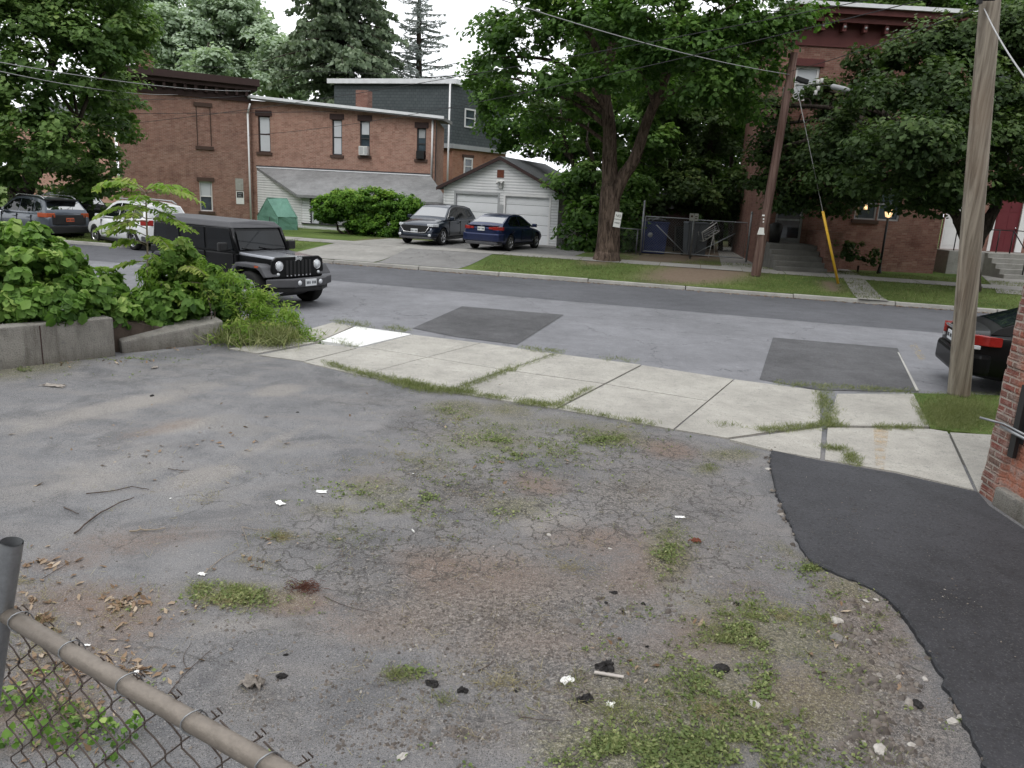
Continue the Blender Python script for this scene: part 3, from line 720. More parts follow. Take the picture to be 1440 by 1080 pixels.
# bricked up window
hB = hole(H1a, H1b, 277, 150, 296, 205)
mb = MB(); mb.box(hB[0], .004, hB[2], hB[1], .03, hB[3]); 
mb = MB(); mb.box(hB[0]-.12, -.06, hB[3], hB[1]+.12, .0, hB[3]+.2); mb.box(hB[0]-.12, -.07, hB[2]-.2, hB[1]+.12, .0, hB[2]-.02)
mb.box(hB[0]-.03, -.025, hB[2], hB[0]+.02, 0, hB[3]); mb.box(hB[1]-.02, -.025, hB[2], hB[1]+.03, 0, hB[3])
w = mb.build('bricked_up_window', M['brown'], root); w['label'] = 'bricked up upper window with worn brown lintel and sill'
# cornice with brackets
ct = WL(275, 104, H1a, H1b)[1]
mb = MB(); mb.box(-.5, -.10, ztop-.30, L1+.05, 9.1, ztop-.06); mb.box(-.6, -.42, ztop+.28, L1+.35, 9.2, ztop+.5); mb.box(-.7, -.6, ztop+.5, L1+.45, 9.3, max(ct, ztop+.66)); mb.box(-.5, -.04, ztop-.06, L1+.02, .0, ztop+.3)
mb.box(-.45, .0, ztop-.04, L1, 9., ztop+.27)
for i in range(13):
    x = .2+(L1-.4)*i/12; mb.box(x-.07, -.36, ztop-.02, x+.07, -.04, ztop+.27)
mb.build('cornice', M['dkbrown'], root)
cx, cz = WL(206, 104, H1a, H1b); mb = MB(); mb.box(cx-.42, 1.5, ztop+.3, cx+.42, 2.2, ztop+1.9); mb.build('chimney', M['brick_r'], root)
# down pipe
sx = WL(350, 225, H1a, H1b)[0]
mb = MB(); mb.tube([(sx, -.08, ztop-.9), (sx+.0, -.08, -.2)], .05, 8); mb.tube([(sx, -.08, ztop-.9), (sx+.1, -.3, ztop-.4)], .05, 8); mb.build('downpipe', M['white'], root)
# notices on the wall
hs = hole(H1a, H1b, 331, 251, 342, 268); mb = MB(); mb.box(hs[0], -.03, hs[2], hs[1], -.005, hs[3]); s_ = mb.build('sign_panel', M['signgrey'], root); s_['label'] = 'faded grey notice above the white notice'
hs = hole(H1a, H1b, 332, 269, 343, 287); mb = MB(); mb.box(hs[0], -.03, hs[2], hs[1], -.005, hs[3]); s_ = mb.build('sign_panel', M['paper'], root); s_['label'] = 'white notice with a black box of small lettering'
mb = MB(); mb.box(hs[0]+.04, -.036, (hs[2]+hs[3])/2, hs[1]-.04, -.03, hs[3]-.04); mb.build('printed_box', M['black'], s_)
mb = MB()
for k in range(3): mb.box(hs[0]+.09, -.041, hs[3]-.14-.09*k, hs[1]-.09-.05*(k % 2), -.037, hs[3]-.11-.09*k)
mb.build('lettering', M['greytrim'], s_)
# rear wing
c1 = A(357, 200, 44.15); c2 = A(612, 200, 42.2); Wa, Wb = c1.xy, c2.xy; LW = (Wb-Wa).length
wing = MB()
ang = math.atan2(Wb.y-Wa.y, Wb.x-Wa.x)
def sub(name, P, a, z=.4):      # part root frame expressed in the house frame
    Mw = Matrix.Translation((P[0], P[1], z)) @ Matrix.Rotation(a, 4, 'Z')
    R0 = Matrix.Translation((H1a.x, H1a.y, .4)) @ Matrix.Rotation(math.atan2(H1b.y-H1a.y, H1b.x-H1a.x), 4, 'Z')
    return R0.inverted() @ Mw
MW = sub('wing', Wa, ang)
za = WL(358, 141, Wa, Wb)[1]; zb = WL(610, 166, Wa, Wb)[1]
topf = lambda x: za+(zb-za)*x/LW
HW = [hole(Wa, Wb, 363, 163, 380, 214), hole(Wa, Wb, 467, 168, 481, 218), hole(Wa, Wb, 506, 170, 520, 219), hole(Wa, Wb, 586, 180, 599, 224)]
mb = MB(); wallmesh(mb, 0, LW, -.4, topf, HW)
mb.add([(LW, 0, -.4), (LW-1.6, 7, -.4), (LW-1.6, 7, zb), (LW, 0, zb)], [(0, 1, 2, 3)]); mb.add([(-.9, .0, -.4), (0, 0, -.4), (0, 0, za), (-.9, 0, za)], [(0, 1, 2, 3)])
o = mb.build('wing_wall', M['brick_w'], root, recalc=False); o.matrix_local = MW; o['label'] = 'tan brick wall of the rear wing'
mb = MB(); mb.box(.05, .3, -.3, LW-.05, .4, zb-.2); o = mb.build('inner_wall', M['dktrim'], root); o.matrix_local = MW
for i, h in enumerate(HW):
    w = window(root, h, M['dktrim'] if i else M['dkbrown'], M['glass'], M['dkbrown'], M['brown'], blind=[(0, 1, M['blind']), (0, 1, M['blind']), (.62, 1, M['blind']), (.7, 1., M['greytrim'])][i], lint=.28)
    w.matrix_local = MW
h = HW[2]; mb = MB(); mb.box(h[0]+.04, -.28, h[2]+.02, h[1]-.04, .12, h[2]+.48)
acu = mb.build('air_conditioner', M['ac'], root, bevel=.02); acu.matrix_local = MW
mb = MB()
for q in range(2):
    for k in range(6): mb.box(h[0]+.09+q*.28, -.285, h[2]+.08+k*.06, h[0]+.30+q*.28, -.28, h[2]+.115+k*.06)
mb.build('grille', M['greytrim'], acu)
mb = MB(); ax = HW[3]; mb.box(ax[0]+.04, -.2, ax[2]+.02, ax[1]-.04, .1, ax[2]+.42); o = mb.build('air_conditioner', M['black'], root); o.matrix_local = MW; o['label'] = 'dark air conditioner in the end window of the wing'
mb = MB(); mb.add([(-.1, -.35, za+.02), (LW+.5, -.35, zb-.12), (LW-1.1, 7, zb+.25), (-.1, 7, za+.4), (-.1, -.35, za+.2), (LW+.5, -.35, zb+.06), (LW-1.1, 7, zb+.43), (-.1, 7, za+.6)], [(0, 1, 5, 4), (1, 2, 6, 5), (2, 3, 7, 6), (3, 0, 4, 7), (4, 5, 6, 7), (3, 2, 1, 0)])
o = mb.build('wing_roof', M['roofgrey'], root); o.matrix_local = MW
mb = MB(); mb.add([(-.1, -.40, za+.1), (LW+.55, -.40, zb-.06), (LW+.55, -.351, zb-.06), (-.1, -.351, za+.1), (-.1, -.40, za+.24), (LW+.55, -.40, zb+.08), (LW+.55, -.351, zb+.08), (-.1, -.351, za+.24)], [(0, 1, 5, 4), (1, 2, 6, 5), (2, 3, 7, 6), (3, 0, 4, 7), (4, 5, 6, 7), (3, 2, 1, 0)])
o = mb.build('gutter', M['metalwhite'], root); o.matrix_local = MW
sx = WL(611, 200, Wa, Wb)[0]-.1
mb = MB(); mb.tube([(sx, -.09, zb-.1), (sx, -.09, 2.9)], .05, 8); o = mb.build('downpipe', M['white'], root); o.matrix_local = MW
cx = WL(486, 140, Wa, Wb)[0]; mb = MB(); mb.box(cx-.35, 2.2, topf(cx)-.2, cx+.35, 2.9, topf(cx)+1.25); o = mb.build('chimney', M['brick_r'], root); o.matrix_local = MW
o['label'] = 'small brick chimney on the wing roof'
# lean-to
lt0 = WL(362, 239, Wa, Wb); lt1 = WL(606, 244, Wa, Wb); zt = (lt0[1]+lt1[1])/2
fy = -3.4
fl = A(425, 300, 40.6); fr = A(632, 300, 38.9)
RW = (Matrix.Translation((Wa.x, Wa.y, .4)) @ Matrix.Rotation(ang, 4, 'Z')).inverted()
a_ = RW @ Vector((fl.x, fl.y, .4)); b_ = RW @ Vector((fr.x, fr.y, .4))
ez = WL(423, 273, fl.xy, fr.xy)[1]
x0, x1 = lt0[0], lt1[0]
mb = MB()
P = lambda x, y, z: (x, y, z)
mb.add([P(x0, -.02, zt), P(x1, -.02, zt), P(b_.x+.1, b_.y-.35, ez-.02), P(a_.x-.1, a_.y-.35, ez-.02), P(x0, -.02, zt-.14), P(x1, -.02, zt-.14), P(b_.x+.1, b_.y-.35, ez-.16), P(a_.x-.1, a_.y-.35, ez-.16)], [(0, 3, 2, 1), (4, 5, 6, 7), (0, 4, 7, 3), (3, 7, 6, 2), (2, 6, 5, 1), (1, 5, 4, 0)])
o = mb.build('lean_to_roof', M['roofgrey'], root, recalc=True); o.matrix_local = MW
mb = MB(); mb.box(x0-.05, -.06, zt, x1+.05, .0, zt+.12, 0); o = mb.build('roof_flashing', M['dktrim'], root); o.matrix_local = MW
mb = MB(); mb.box(x0, -.10, zt-.005, x1, -.065, zt+.05, 0); o = mb.build('roof_edge', M['metalwhite'], root); o.matrix_local = MW
def clap(mb, A0, B0, z0, z1, clip, st=.125, holes=()):
    """clapboards between plan points A0,B0; clip(z)->(t0,t1) fractions"""
    A0, B0 = Vector(A0), Vector(B0); d = (B0-A0); n = Vector((d.y, -d.x)).normalized()
    z = z0
    while z < z1-.005:
        zz = min(z+st, z1); t0, t1 = clip(z); u0, u1 = clip(zz)
        if t1-t0 > .005:
            segs = [(t0, t1, u0, u1)]
            for h0, h1, g0, g1 in holes:
                if g0-.01 < z and zz < g1+.06:
                    ns = []
                    for s in segs:
                        if h0 > s[0] and h1 < s[1]: ns += [(s[0], h0, s[2], h0), (h1, s[1], h1, s[3])]
                        else: ns.append(s)
                    segs = ns
            for a, b, ua, ub in segs:
                p = [A0+d*a, A0+d*b, A0+d*ub, A0+d*ua]
                o = n*.03; o2 = n*.008
                mb.add([(p[0].x+o.x, p[0].y+o.y, z), (p[1].x+o.x, p[1].y+o.y, z), (p[2].x+o2.x, p[2].y+o2.y, zz), (p[3].x+o2.x, p[3].y+o2.y, zz), (p[0].x+o2.x, p[0].y+o2.y, z-.0), (p[1].x+o2.x, p[1].y+o2.y, z-.0)], [(0, 1, 2, 3), (4, 5, 1, 0)])
        z = zz
mb = MB()
clap(mb, (x0, -.03), (a_.x, a_.y), -.2, zt-.1, lambda z: (0, 1 if z < ez-.15 else max(0, 1-(z-ez+.15)/(zt-ez+.001))))
wz0 = WL(450, 315, fl.xy, fr.xy)[1]
dd = (b_-a_).length
clap(mb, (a_.x, a_.y), (b_.x, b_.y), -.2, wz0, lambda z: (0, 1))
clap(mb, (a_.x, a_.y), (b_.x, b_.y), wz0, ez-.14, lambda z: (0, .06))
clap(mb, (a_.x, a_.y), (b_.x, b_.y), wz0, ez-.14, lambda z: (.84, .93))
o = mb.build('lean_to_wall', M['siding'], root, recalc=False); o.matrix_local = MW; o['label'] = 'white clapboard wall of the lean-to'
mb = MB(); d = (b_-a_).normalized(); nrm = Vector((-d.y, d.x, 0))
q0 = a_+d*(dd*.06)+nrm*.06; q1 = a_+d*(dd*.84)+nrm*.06
mb.add([(q0.x, q0.y, wz0), (q1.x, q1.y, wz0), (q1.x, q1.y, ez), (q0.x, q0.y, ez)], [(0, 1, 2, 3)])
o = mb.build('porch_screen', M['greytrim'], root, recalc=False); o.matrix_local = MW
mb = MB()
for tt in (.06, .135, .2, .36, .52, .68, .83):
    q = a_+d*(dd*tt); mb.box(-.05, -.02, wz0, .05, .05, ez-.1, M=Matrix.Translation((q.x, q.y, 0)) @ Matrix.Rotation(math.atan2(d.y, d.x), 4, 'Z'))
q = a_; mb.box(0, -.09, wz0-.04, dd*.93, .02, wz0+.02, M=Matrix.Translation((q.x, q.y, 0)) @ Matrix.Rotation(math.atan2(d.y, d.x), 4, 'Z'))
o = mb.build('porch_frame', M['dktrim'], root); o.matrix_local = MW
q0 = a_+d*(dd*.066)+nrm*.03; q1 = a_+d*(dd*.13)+nrm*.03
mb = MB(); mb.add([(q0.x, q0.y, wz0), (q1.x, q1.y, wz0), (q1.x, q1.y, wz0+.95), (q0.x, q0.y, wz0+.95)], [(0, 1, 2, 3)]); o = mb.build('lower_pane', M['blind'], root, recalc=False); o.matrix_local = MW

# ---- mansard house behind
Ya = 53.; m0 = A(470, 150, 55.); m1 = A(637, 150, 52.); mansA, mansB = m0.xy, m1.xy; LM = (mansB-mansA).length
root = frame_root('mansard_house', 'tall house clad in dark slate shingles above orange brick, behind the brick house wing', 'house', mansA, mansB)
zt0 = WL(550, 118, mansA, mansB)[1]; zm = WL(637, 200, mansA, mansB)[1]; ze = WL(637, 202, mansA, mansB)[1]
hm = None
mb = MB(); mb.add([(0, 0, ze), (LM, 0, ze), (LM, 0, zt0), (0, 0, zt0)], [(0, 1, 2, 3)])
m2 = A(712, 180, 56.5); R_ = (Matrix.Translation((mansA.x, mansA.y, .4)) @ Matrix.Rotation(math.atan2(mansB.y-mansA.y, mansB.x-mansA.x), 4, 'Z')).inverted()
e_ = R_ @ Vector((m2.x, m2.y, .4))
mb.add([(LM, 0, ze), (e_.x, e_.y, ze), (e_.x, e_.y, zt0-.3), (LM, 0, zt0)], [(0, 1, 2, 3)])
mb.build('slate_wall', M['slate'], root, recalc=False)
mb = MB(); mb.box(-.4, -.25, zt0, LM+.3, 6, zt0+.3); mb.build('roof_edge', M['metalwhite'], root)
mb = MB(); mb.add([(0, .15, -.4), (LM, .15, -.4), (LM, .15, ze), (0, .15, ze)], [(0, 1, 2, 3)]); mb.add([(LM, .15, -.4), (e_.x, e_.y+.15, -.4), (e_.x, e_.y+.15, ze), (LM, .15, ze)], [(0, 1, 2, 3)])
mb.build('lower_wall', M['brick_o'], root, recalc=False)
mb = MB(); mb.box(0, -.12, ze-.28, LM+.02, .14, ze-.005)
dd_ = Vector((e_.x-LM, e_.y)); an = math.atan2(dd_.y, dd_.x); mb.box(0.03, -.12, ze-.28, dd_.length, .1, ze-.005, M=Matrix.Translation((LM, 0, 0)) @ Matrix.Rotation(an, 4, 'Z'))
mb.build('cornice_band', M['greytrim'], root)
mb = MB(); mb.tube([(LM-.1, -.3, zt0-.02), (LM-.1, -.3, .2)], .06, 8); mb.build('downpipe', M['white'], root)
# small windows on the return wall
Pw0, Pw1 = mansB, m2.xy
MR = Matrix.Translation((LM, 0, 0)) @ Matrix.Rotation(an, 4, 'Z')
for box, fm in (((653, 153, 668, 180), M['white']), ((652, 222, 664, 246), M['white'])):
    h = hole(Pw0, Pw1, *box)
    w = window(root, h, fm, M['glass'], None if fm and box[1] < 200 else M['brown'], None, y=-.05, f=.1); w.matrix_local = MR
# ---- pink brick house far left
p0 = A(15, 250, 62.); p1 = A(165, 250, 60.)
root = frame_root('brick_house', 'pinkish brick house glimpsed under the maples at far left', 'house', p0.xy, p1.xy)
LP = (p1-p0).length; h = hole(p0.xy, p1.xy, 36, 246, 49, 262); mb = MB(); wallmesh(mb, 0, LP, -.4, lambda x: 6.2, [h]); mb.build('wall', M['brick_p'], root, recalc=False)
window(root, h, M['white'], M['glass'], None, None)
mb = MB(); mb.add([(-.4, -.4, 6.2), (LP+.4, -.4, 6.2), (LP+.4, 4, 7.6), (-.4, 4, 7.6)], [(0, 1, 2, 3)]); mb.build('roof', M['shingle'], root, recalc=False)
mb = MB(); k = hole(p0.xy, p1.xy, 36, 264, 56, 270); mb.box(k[0], -.05, k[2], k[1], -.005, k[3]); mb.build('wall_band', M['brick_r'], root)

# ---- garage
g0 = G(624, 338, .4); g1 = G(783, 346, .4)
g0 = Vector((A(624, 300, 38.4).x, 38.4)); g1 = Vector((A(783.5, 310, 36.6).x, 36.6)); LG = (g1-g0).length
root = frame_root('garage', 'white clapboard double garage with gabled roof and two panelled doors', 'garage', g0, g1, .4)
ezL = WL(624, 260, g0, g1)[1]; ezR = WL(787, 273, g0, g1)[1]; eg = (ezL+ezR)/2; ap = WL(705, 224, g0, g1); apx = LG*.5; apz = ap[1]
dr = [hole(g0, g1, 640, 271, 700, 338), hole(g0, g1, 709, 276, 772, 340)]
zd = (dr[0][3]+dr[1][3])/2
doors = [(dr[0][0], dr[0][1]), (dr[1][0], dr[1][1])]
mb = MB()
def clipg(z):
    if z <= eg: return (0, 1)
    k = (z-eg)/(apz-eg); return (min(.5, .5*k), max(.5, 1-.5*k))
clap(mb, (0, 0), (LG, 0), -.05, apz-.02, clipg, .13, [(a/LG, b/LG, -1, zd) for a, b in doors])
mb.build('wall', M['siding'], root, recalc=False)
mb = MB(); 
for xx, f_ in ((LG, 1),):
    z = -.05
    while z < eg:
        mb.add([(xx+.03, -.0, z), (xx+.03, 7, z), (xx+.008, 7, z+.13), (xx+.008, 0, z+.13)], [(0, 1, 2, 3)]); z += .13
mb.box(LG-.06, -.035, -.05, LG+.04, .04, eg); mb.box(-.02, -.035, -.05, .07, .04, eg)
mb.add([(0, 0, -.05), (0, 7, -.05), (0, 7, eg), (0, 0, eg)], [(0, 1, 2, 3)])
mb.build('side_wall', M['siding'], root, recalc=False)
mb = MB(); t_ = .14; ov = .32; sl = (apz-eg)/apx
for s_ in (0, 1):
    xa = -ov if s_ == 0 else LG+ov; za_ = eg-ov*sl
    mb.add([(xa, -.25, za_), (apx, -.25, apz), (apx, 7.2, apz), (xa, 7.2, za_), (xa, -.25, za_+t_), (apx, -.25, apz+t_), (apx, 7.2, apz+t_), (xa, 7.2, za_+t_)], [(0, 1, 5, 4), (1, 2, 6, 5), (2, 3, 7, 6), (3, 0, 4, 7), (4, 5, 6, 7), (3, 2, 1, 0)])
mb.build('roof', M['shingle'], root)
mb = MB()
for s_ in (0, 1):
    xa = -ov if s_ == 0 else LG+ov; za_ = eg-ov*sl
    mb.add([(xa, -.28, za_-.03), (apx, -.28, apz-.03), (apx, -.28, apz+t_-.02), (xa, -.28, za_+t_-.02), (xa, -.25, za_-.03), (apx, -.25, apz-.03)], [(0, 1, 2, 3), (0, 4, 5, 1)])
mb.build('fascia', M['dkbrown'], root, recalc=False)
for i, (a, b) in enumerate(doors):
    mb = MB(); n = 5; hgt = (zd+.02)/n
    for k in range(n):
        z0 = k*hgt; mb.box(a+.03, .07, z0+.008, b-.03, .11, z0+hgt-.008)
        for q in range(4):
            w_ = (b-a-.1)/4; mb.box(a+.05+q*w_+.06, .062, z0+.08, a+.05+(q+1)*w_-.06, .07, z0+hgt-.08)
    dmb = mb.build('door', M['door'], root)
    dmb['label'] = ['left garage door', 'right garage door'][i]
    mb = MB(); mb.box((a+b)/2-.06, .03, .25, (a+b)/2+.06, .062, .29); mb.build('handle', M['dktrim'], dmb)
    mb = MB(); mb.box(a-.07, -.04, 0, a+.03, .06, zd+.06); mb.box(b-.03, -.04, 0, b+.07, .06, zd+.06); mb.box(a+.03, -.04, zd-.04, b-.03, .06, zd+.06); mb.build('door_frame', M['white'] if i else M['greytrim'], dmb)
mb = MB(); mb.box(.0, .12, -.05, LG, .14, eg); mb.build('inner_wall', M['dktrim'], root)
mb = MB(); hp = hole(g0, g1, 700, 288, 708, 310); mb.box(hp[0], -.06, hp[2], hp[1], -.03, hp[3]); mb.build('wall_panel', M['greytrim'], root)
mb = MB(); hp = hole(g0, g1, 699.5, 239, 709, 250); mb.box(hp[0], -.05, hp[2], hp[1], -.02, hp[3]); mb.build('rusty_vent_panel', M['rust'], root)
mb = MB(); hp = hole(g0, g1, 700, 251, 709, 256); cxm = (hp[0]+hp[1])/2
mb.box(hp[0], -.22, hp[2], hp[1], -.03, hp[2]+.05); mb.tube([(hp[0]+.05, -.2, hp[2]), (hp[0]+.05, -.28, hp[2]-.08)], .045, 8); mb.tube([(hp[1]-.05, -.2, hp[2]), (hp[1]-.05, -.28, hp[2]-.08)], .045, 8)
mb.box(cxm-.08, -.08, hp[2]-.28, cxm+.1, -.03, hp[2]-.1); mb.build('floodlight', M['ac'], root)

# ---- right brick house
r0 = A(1078, 250, 31.4); r1 = A(1327, 300, 31.6); Ra, Rb = r0.xy, r1.xy; LR = (Rb-Ra).length
root = frame_root('brick_house', 'dark red brick house with red cornice behind the big dark maple on the right', 'house', Ra, Rb, .4)
ztR = WL(1200, 66, Ra, Rb)[1]
hd = hole(Ra, Rb, 1090, 283, 1129, 338); hd = (hd[0], hd[1], .95, .95+2.15)
hw = [hole(Ra, Rb, 1204, 262, 1235, 309), hole(Ra, Rb, 1237, 262, 1268, 309)]
hw = [(hw[0][0], hw[0][1], hw[0][2], hw[0][3]), (hw[1][0], hw[1][1], hw[0][2], hw[0][3])]
hu = [hole(Ra, Rb, 1117, 93, 1151, 142), hole(Ra, Rb, 1215, 100, 1250, 150)]
mb = MB(); wallmesh(mb, 0, LR, -.4, lambda x: ztR, [hd]+hw+hu)
mb.add([(LR, 0, -.4), (LR, 9, -.4), (LR, 9, ztR), (LR, 0, ztR)], [(0, 1, 2, 3)])
# splayed left side
sv = A(1040, 250, 40.); RR = (Matrix.Translation((Ra.x, Ra.y, .4)) @ Matrix.Rotation(math.atan2(Rb.y-Ra.y, Rb.x-Ra.x), 4, 'Z')).inverted(); q = RR @ Vector((sv.x, sv.y, .4))
mb.add([(q.x, q.y, -.4), (0, 0, -.4), (0, 0, ztR), (q.x, q.y, ztR)], [(0, 1, 2, 3)])
mb.build('wall', M['brick_r'], root, recalc=False)
mb = MB(); mb.box(.1, .35, -.3, LR-.1, .42, ztR-.1); mb.build('inner_wall', M['black'], root)
for i, h in enumerate(hw): window(root, h, M['greytrim'], M['glass'], None, M['brown'] if i == 0 else None, y=.05)
for h in hu: window(root, h, M['white'], M['blind'], M['redpaint'], M['brown'], f=.09, lint=.26)
mb = MB()
for (za_, zb_, y_) in ((ztR-.05, ztR+.75, -.05), (ztR+.75, ztR+1.0, -.42), (ztR+1.0, ztR+1.22, -.6)):
    mb.prism([(-.0+y_*.3, y_), (LR-y_*.5, y_), (LR-y_*.5, 8), (q.x+.2, 8.6), (q.x+y_, q.y)], za_, zb_)
for i in range(9): 
    x = .5+i*(LR-.9)/8; mb.box(x-.07, -.36, ztR+.45, x+.07, -.05, ztR+.75)
mb.build('cornice', M['redpaint'], root)
for i in range(9): 
    mb = MB(); x = .5+i*(LR-.9)/8; mb.lathe([(0, -.40), (.045, -.39), (.05, -.365)], 10, M=Matrix.Translation((x, 0, ztR+.6)), axis='y'); mb.build('bracket_end', M['greytrim'], root)
mb = MB(); mb.prism([(-.3, -.72), (LR+.5, -.72), (LR+.5, 8), (q.x, 8.6), (q.x-.8, q.y)], ztR+1.223, ztR+1.36); mb.build('roof', M['metalwhite'], root)
# storm door
a, b, c, d = hd
mb = MB(); mb.box(a, .05, c, a+.09, .12, d); mb.box(b-.09, .05, c, b, .12, d); mb.box(a+.09, .05, d-.09, b-.09, .12, d); mb.box(a+.09, .05, c+.86, b-.09, .12, c+.93); mb.box(a+.09, .05, c, b-.09, .12, c+.18)
dd_ = mb.build('door', M['greytrim'], root); mb = MB(); mb.box(a+.09, .08, c+.18, b-.09, .1, c+.86); mb.box(a+.09, .08, c+.93, b-.09, .1, d-.09); mb.build('pane', M['glass'], dd_)
mb = MB(); mb.tube([(b-.14, .0, c+1.02), (b-.14, .0, c+1.14)], .015, 6); mb.build('handle', M['chrome'], dd_)
# steps
mb = MB(); sw0, sw1 = a-.55, b+.2
for k in range(5): mb.box(sw0, -1.0-.3*(5-k), -.3+0, sw1, -1.0-.3*(4-k), .19*(k+1)-.02)
mb.box(sw0, -1.0, -.3, sw1, 0, .95)
mb.build('steps', M['stepstone'], root, bevel=.015, seg=1)
mb = MB(); mb.box(sw1+.02, -2.0, -.3, sw1+.62, 0, 1.5); mb.build('step_wall', M['brick_r'], root)
# glimpsed glowing lamp inside
lx, lz = WL(1219, 291, Ra, Rb); mb = MB(); mb.lathe([(0, -.1), (.09, -.1), (.05, .08), (0, .08)], 12, M=Matrix.Translation((lx, .12, lz))); mb.build('wall_lamp', M['lamp'], root)
# ---- second house on the right
r2 = A(1329, 300, 33.2); r3 = A(1560, 300, 33.6); Sa, Sb = r2.xy, r3.xy; LS = (Sb-Sa).length
root = frame_root('brick_house', 'brick house with white and red front doors at the right edge', 'house', Sa, Sb, .4)
hwd = hole(Sa, Sb, 1332, 262, 1360, 345); hrd = hole(Sa, Sb, 1399, 282, 1434, 345)
dz = .95
hwd = (.05, 1.55, dz, dz+2.5); hrd = (hrd[0], hrd[1], dz, dz+2.3)
mb = MB(); wallmesh(mb, 0, LS, -.4, lambda x: 7.5, [hwd, hrd]); mb.build('wall', M['brick_r'], root, recalc=False)
mb = MB(); mb.box(-.1, -.3, 7.5, LS, 5, 7.9); mb.build('roof', M['shingle'], root)
for h, mt, lb in ((hwd, M['white'], 'white panelled front door'), (hrd, M['reddoor'], 'dark red front door')):
    a, b, c, d = h; mb = MB(); mb.box(a, .08, c, b, .13, d)
    for z0, z1 in ((c+.15, c+.8), (c+.95, c+1.5), (c+1.65, d-.15)):
        mb.box(a+.12, .07, z0, (a+b)/2-.06, .08, z1); mb.box((a+b)/2+.06, .07, z0, b-.12, .08, z1)
    o = mb.build('door', mt, root); o['label'] = lb
    mb = MB(); mb.lathe([(0, -.0), (.035, .01), (.03, .05), (0, .06)], 8, M=Matrix.Translation((b-.1, .03, c+1.0)), axis='y'); mb.build('handle', M['chrome'], o)
mb = MB(); mb.box(hrd[1], -.02, dz, hrd[1]+.3, .04, dz+2.6); mb.box(hrd[0]-.14, -.02, dz, hrd[0], .04, dz+2.6); mb.box(hrd[0]-.14, -.02, dz+2.31, hrd[1]+.3, .03, dz+2.6); mb.build('door_frame', M['white'], root)
mb = MB(); mb.box(-.2, -1.1, -.3, 2.0, -.01, dz-.01); sx0 = hrd[0]-.9; mb.box(sx0, -1.3, -.3, LS, -.02, dz-.02)
for k in range(4): mb.box(sx0, -1.3-.3*(4-k), -.3, hrd[1]-.2, -1.3-.3*(3-k), .19*(k+1)-.01)
mb.build('steps', M['farwalk'], root, bevel=.012, seg=1)
mb = MB()
for x in (hrd[0]-.05, hrd[1]-.25):
    mb.tube([(x, -2.35, .1), (x, -2.35, 1.05)], .025, 6); mb.tube([(x, -1.35, dz), (x, -1.35, dz+.9)], .025, 6); mb.tube([(x, -2.35, 1.05), (x, -1.35, dz+.9), (x, -.1, dz+.9)], .022, 6)
for x in (0., 1.8): mb.tube([(x, -1.05, dz), (x, -1.05, dz+.9)], .022, 6)
mb.tube([(0, -1.05, dz+.9), (1.8, -1.05, dz+.9)], .022, 6)
mb.build('railing', M['irn'], root)
# ---- brick pier of the building at the near right
pA_ = G(1378, 691, .05); 
root = thing('brick_building', 'corner of old brick building with peeling orange paint at the near right edge', 'building', (pA_.x, pA_.y, 0), 0)
t = NT('peeling_brick'); uv = t.coord('UV'); ob = t.coord()
br = t.new('ShaderNodeTexBrick', offset=.5, ins={'Vector': uv, 'Color1': (.22, .075, .06, 1), 'Color2': (.17, .12, .10, 1), 'Mortar': (.36, .31, .27, 1), 'Scale': 1., 'Mortar Size': .012, 'Mortar Smooth': .4, 'Brick Width': .21, 'Row Height': .075})
n = t.noise(ob, 1.4, 6, .7); n2 = t.noise(ob, 7, 5, .7); n3 = t.noise(ob, 40, 3, .7)
zz_ = t.new('ShaderNodeSeparateXYZ', ins={0: ob}).outputs
low = t.ramp(t.math('ADD', t.math('MULTIPLY', zz_[1], -1.), t.math('MULTIPLY', n, .6)), [(.45, 0.), (.62, .9)])
c = t.mix(t.math('MAXIMUM', low, t.ramp(n, [(.5, 0.), (.62, .6)])), br.outputs[0], t.mix(n2, (.42, .12, .06), (.38, .22, .17)))
c = t.mix(t.ramp(n2, [(.48, 0.), (.66, .75)]), c, (.36, .29, .26))
c = t.mix(t.ramp(n3, [(.3, .6), (.45, 0.)]), c, (.05, .035, .03))
M['peel'] = t.fin(c, .92, t.bump(t.math('ADD', t.math('MULTIPLY', br.outputs[1], -1.2), t.math('ADD', n3, n2)), .8, .02), .15)
mb = MB()
ww = .22
prof = [(.0, .0), (-.01, -.25), (.0, -.30), (-.02, -9.), (5, -9.), (5, .25), (.05, .10)]
# vertical courses with slightly uneven corner bricks
z = -.05; rr = random.Random(3)
ys_ = [0, -.25, -.3, -9]
while z < 5.2:
    e = rr.uniform(-.012, .012); e2_ = rr.uniform(-.01, .01)
    mb.prism([(e, e2_), (e-.01, -.26), (.03, -.30), (.03, -9.), (5, -9.), (5, .2), (.08, .12+e2_)], z, z+.073); z += .075
mb.build('wall', M['peel'], root)
mb = MB(); mb.box(-.05, -9, -.05, .06, -.28, .22); mb.build('plinth', M['wallconc'], root, bevel=.03)
mb = MB(); mb.box(-.04, -.42, .55, .0, -.34, 1.25); mb.box(.0, -.46, .7, .01, -.36, 1.1); mb.build('gate_hinge_plate', M['irn'], root)
mb = MB(); mb.tube([(-.22, -.1, .85), (-.05, -.22, .83), (-.05, -.6, .82)], .012, 6); mb.tube([(-.06, -.2, .80), (-.06, -.6, .79)], .016, 6); mb.build('gate_rod', M['galv'], root)
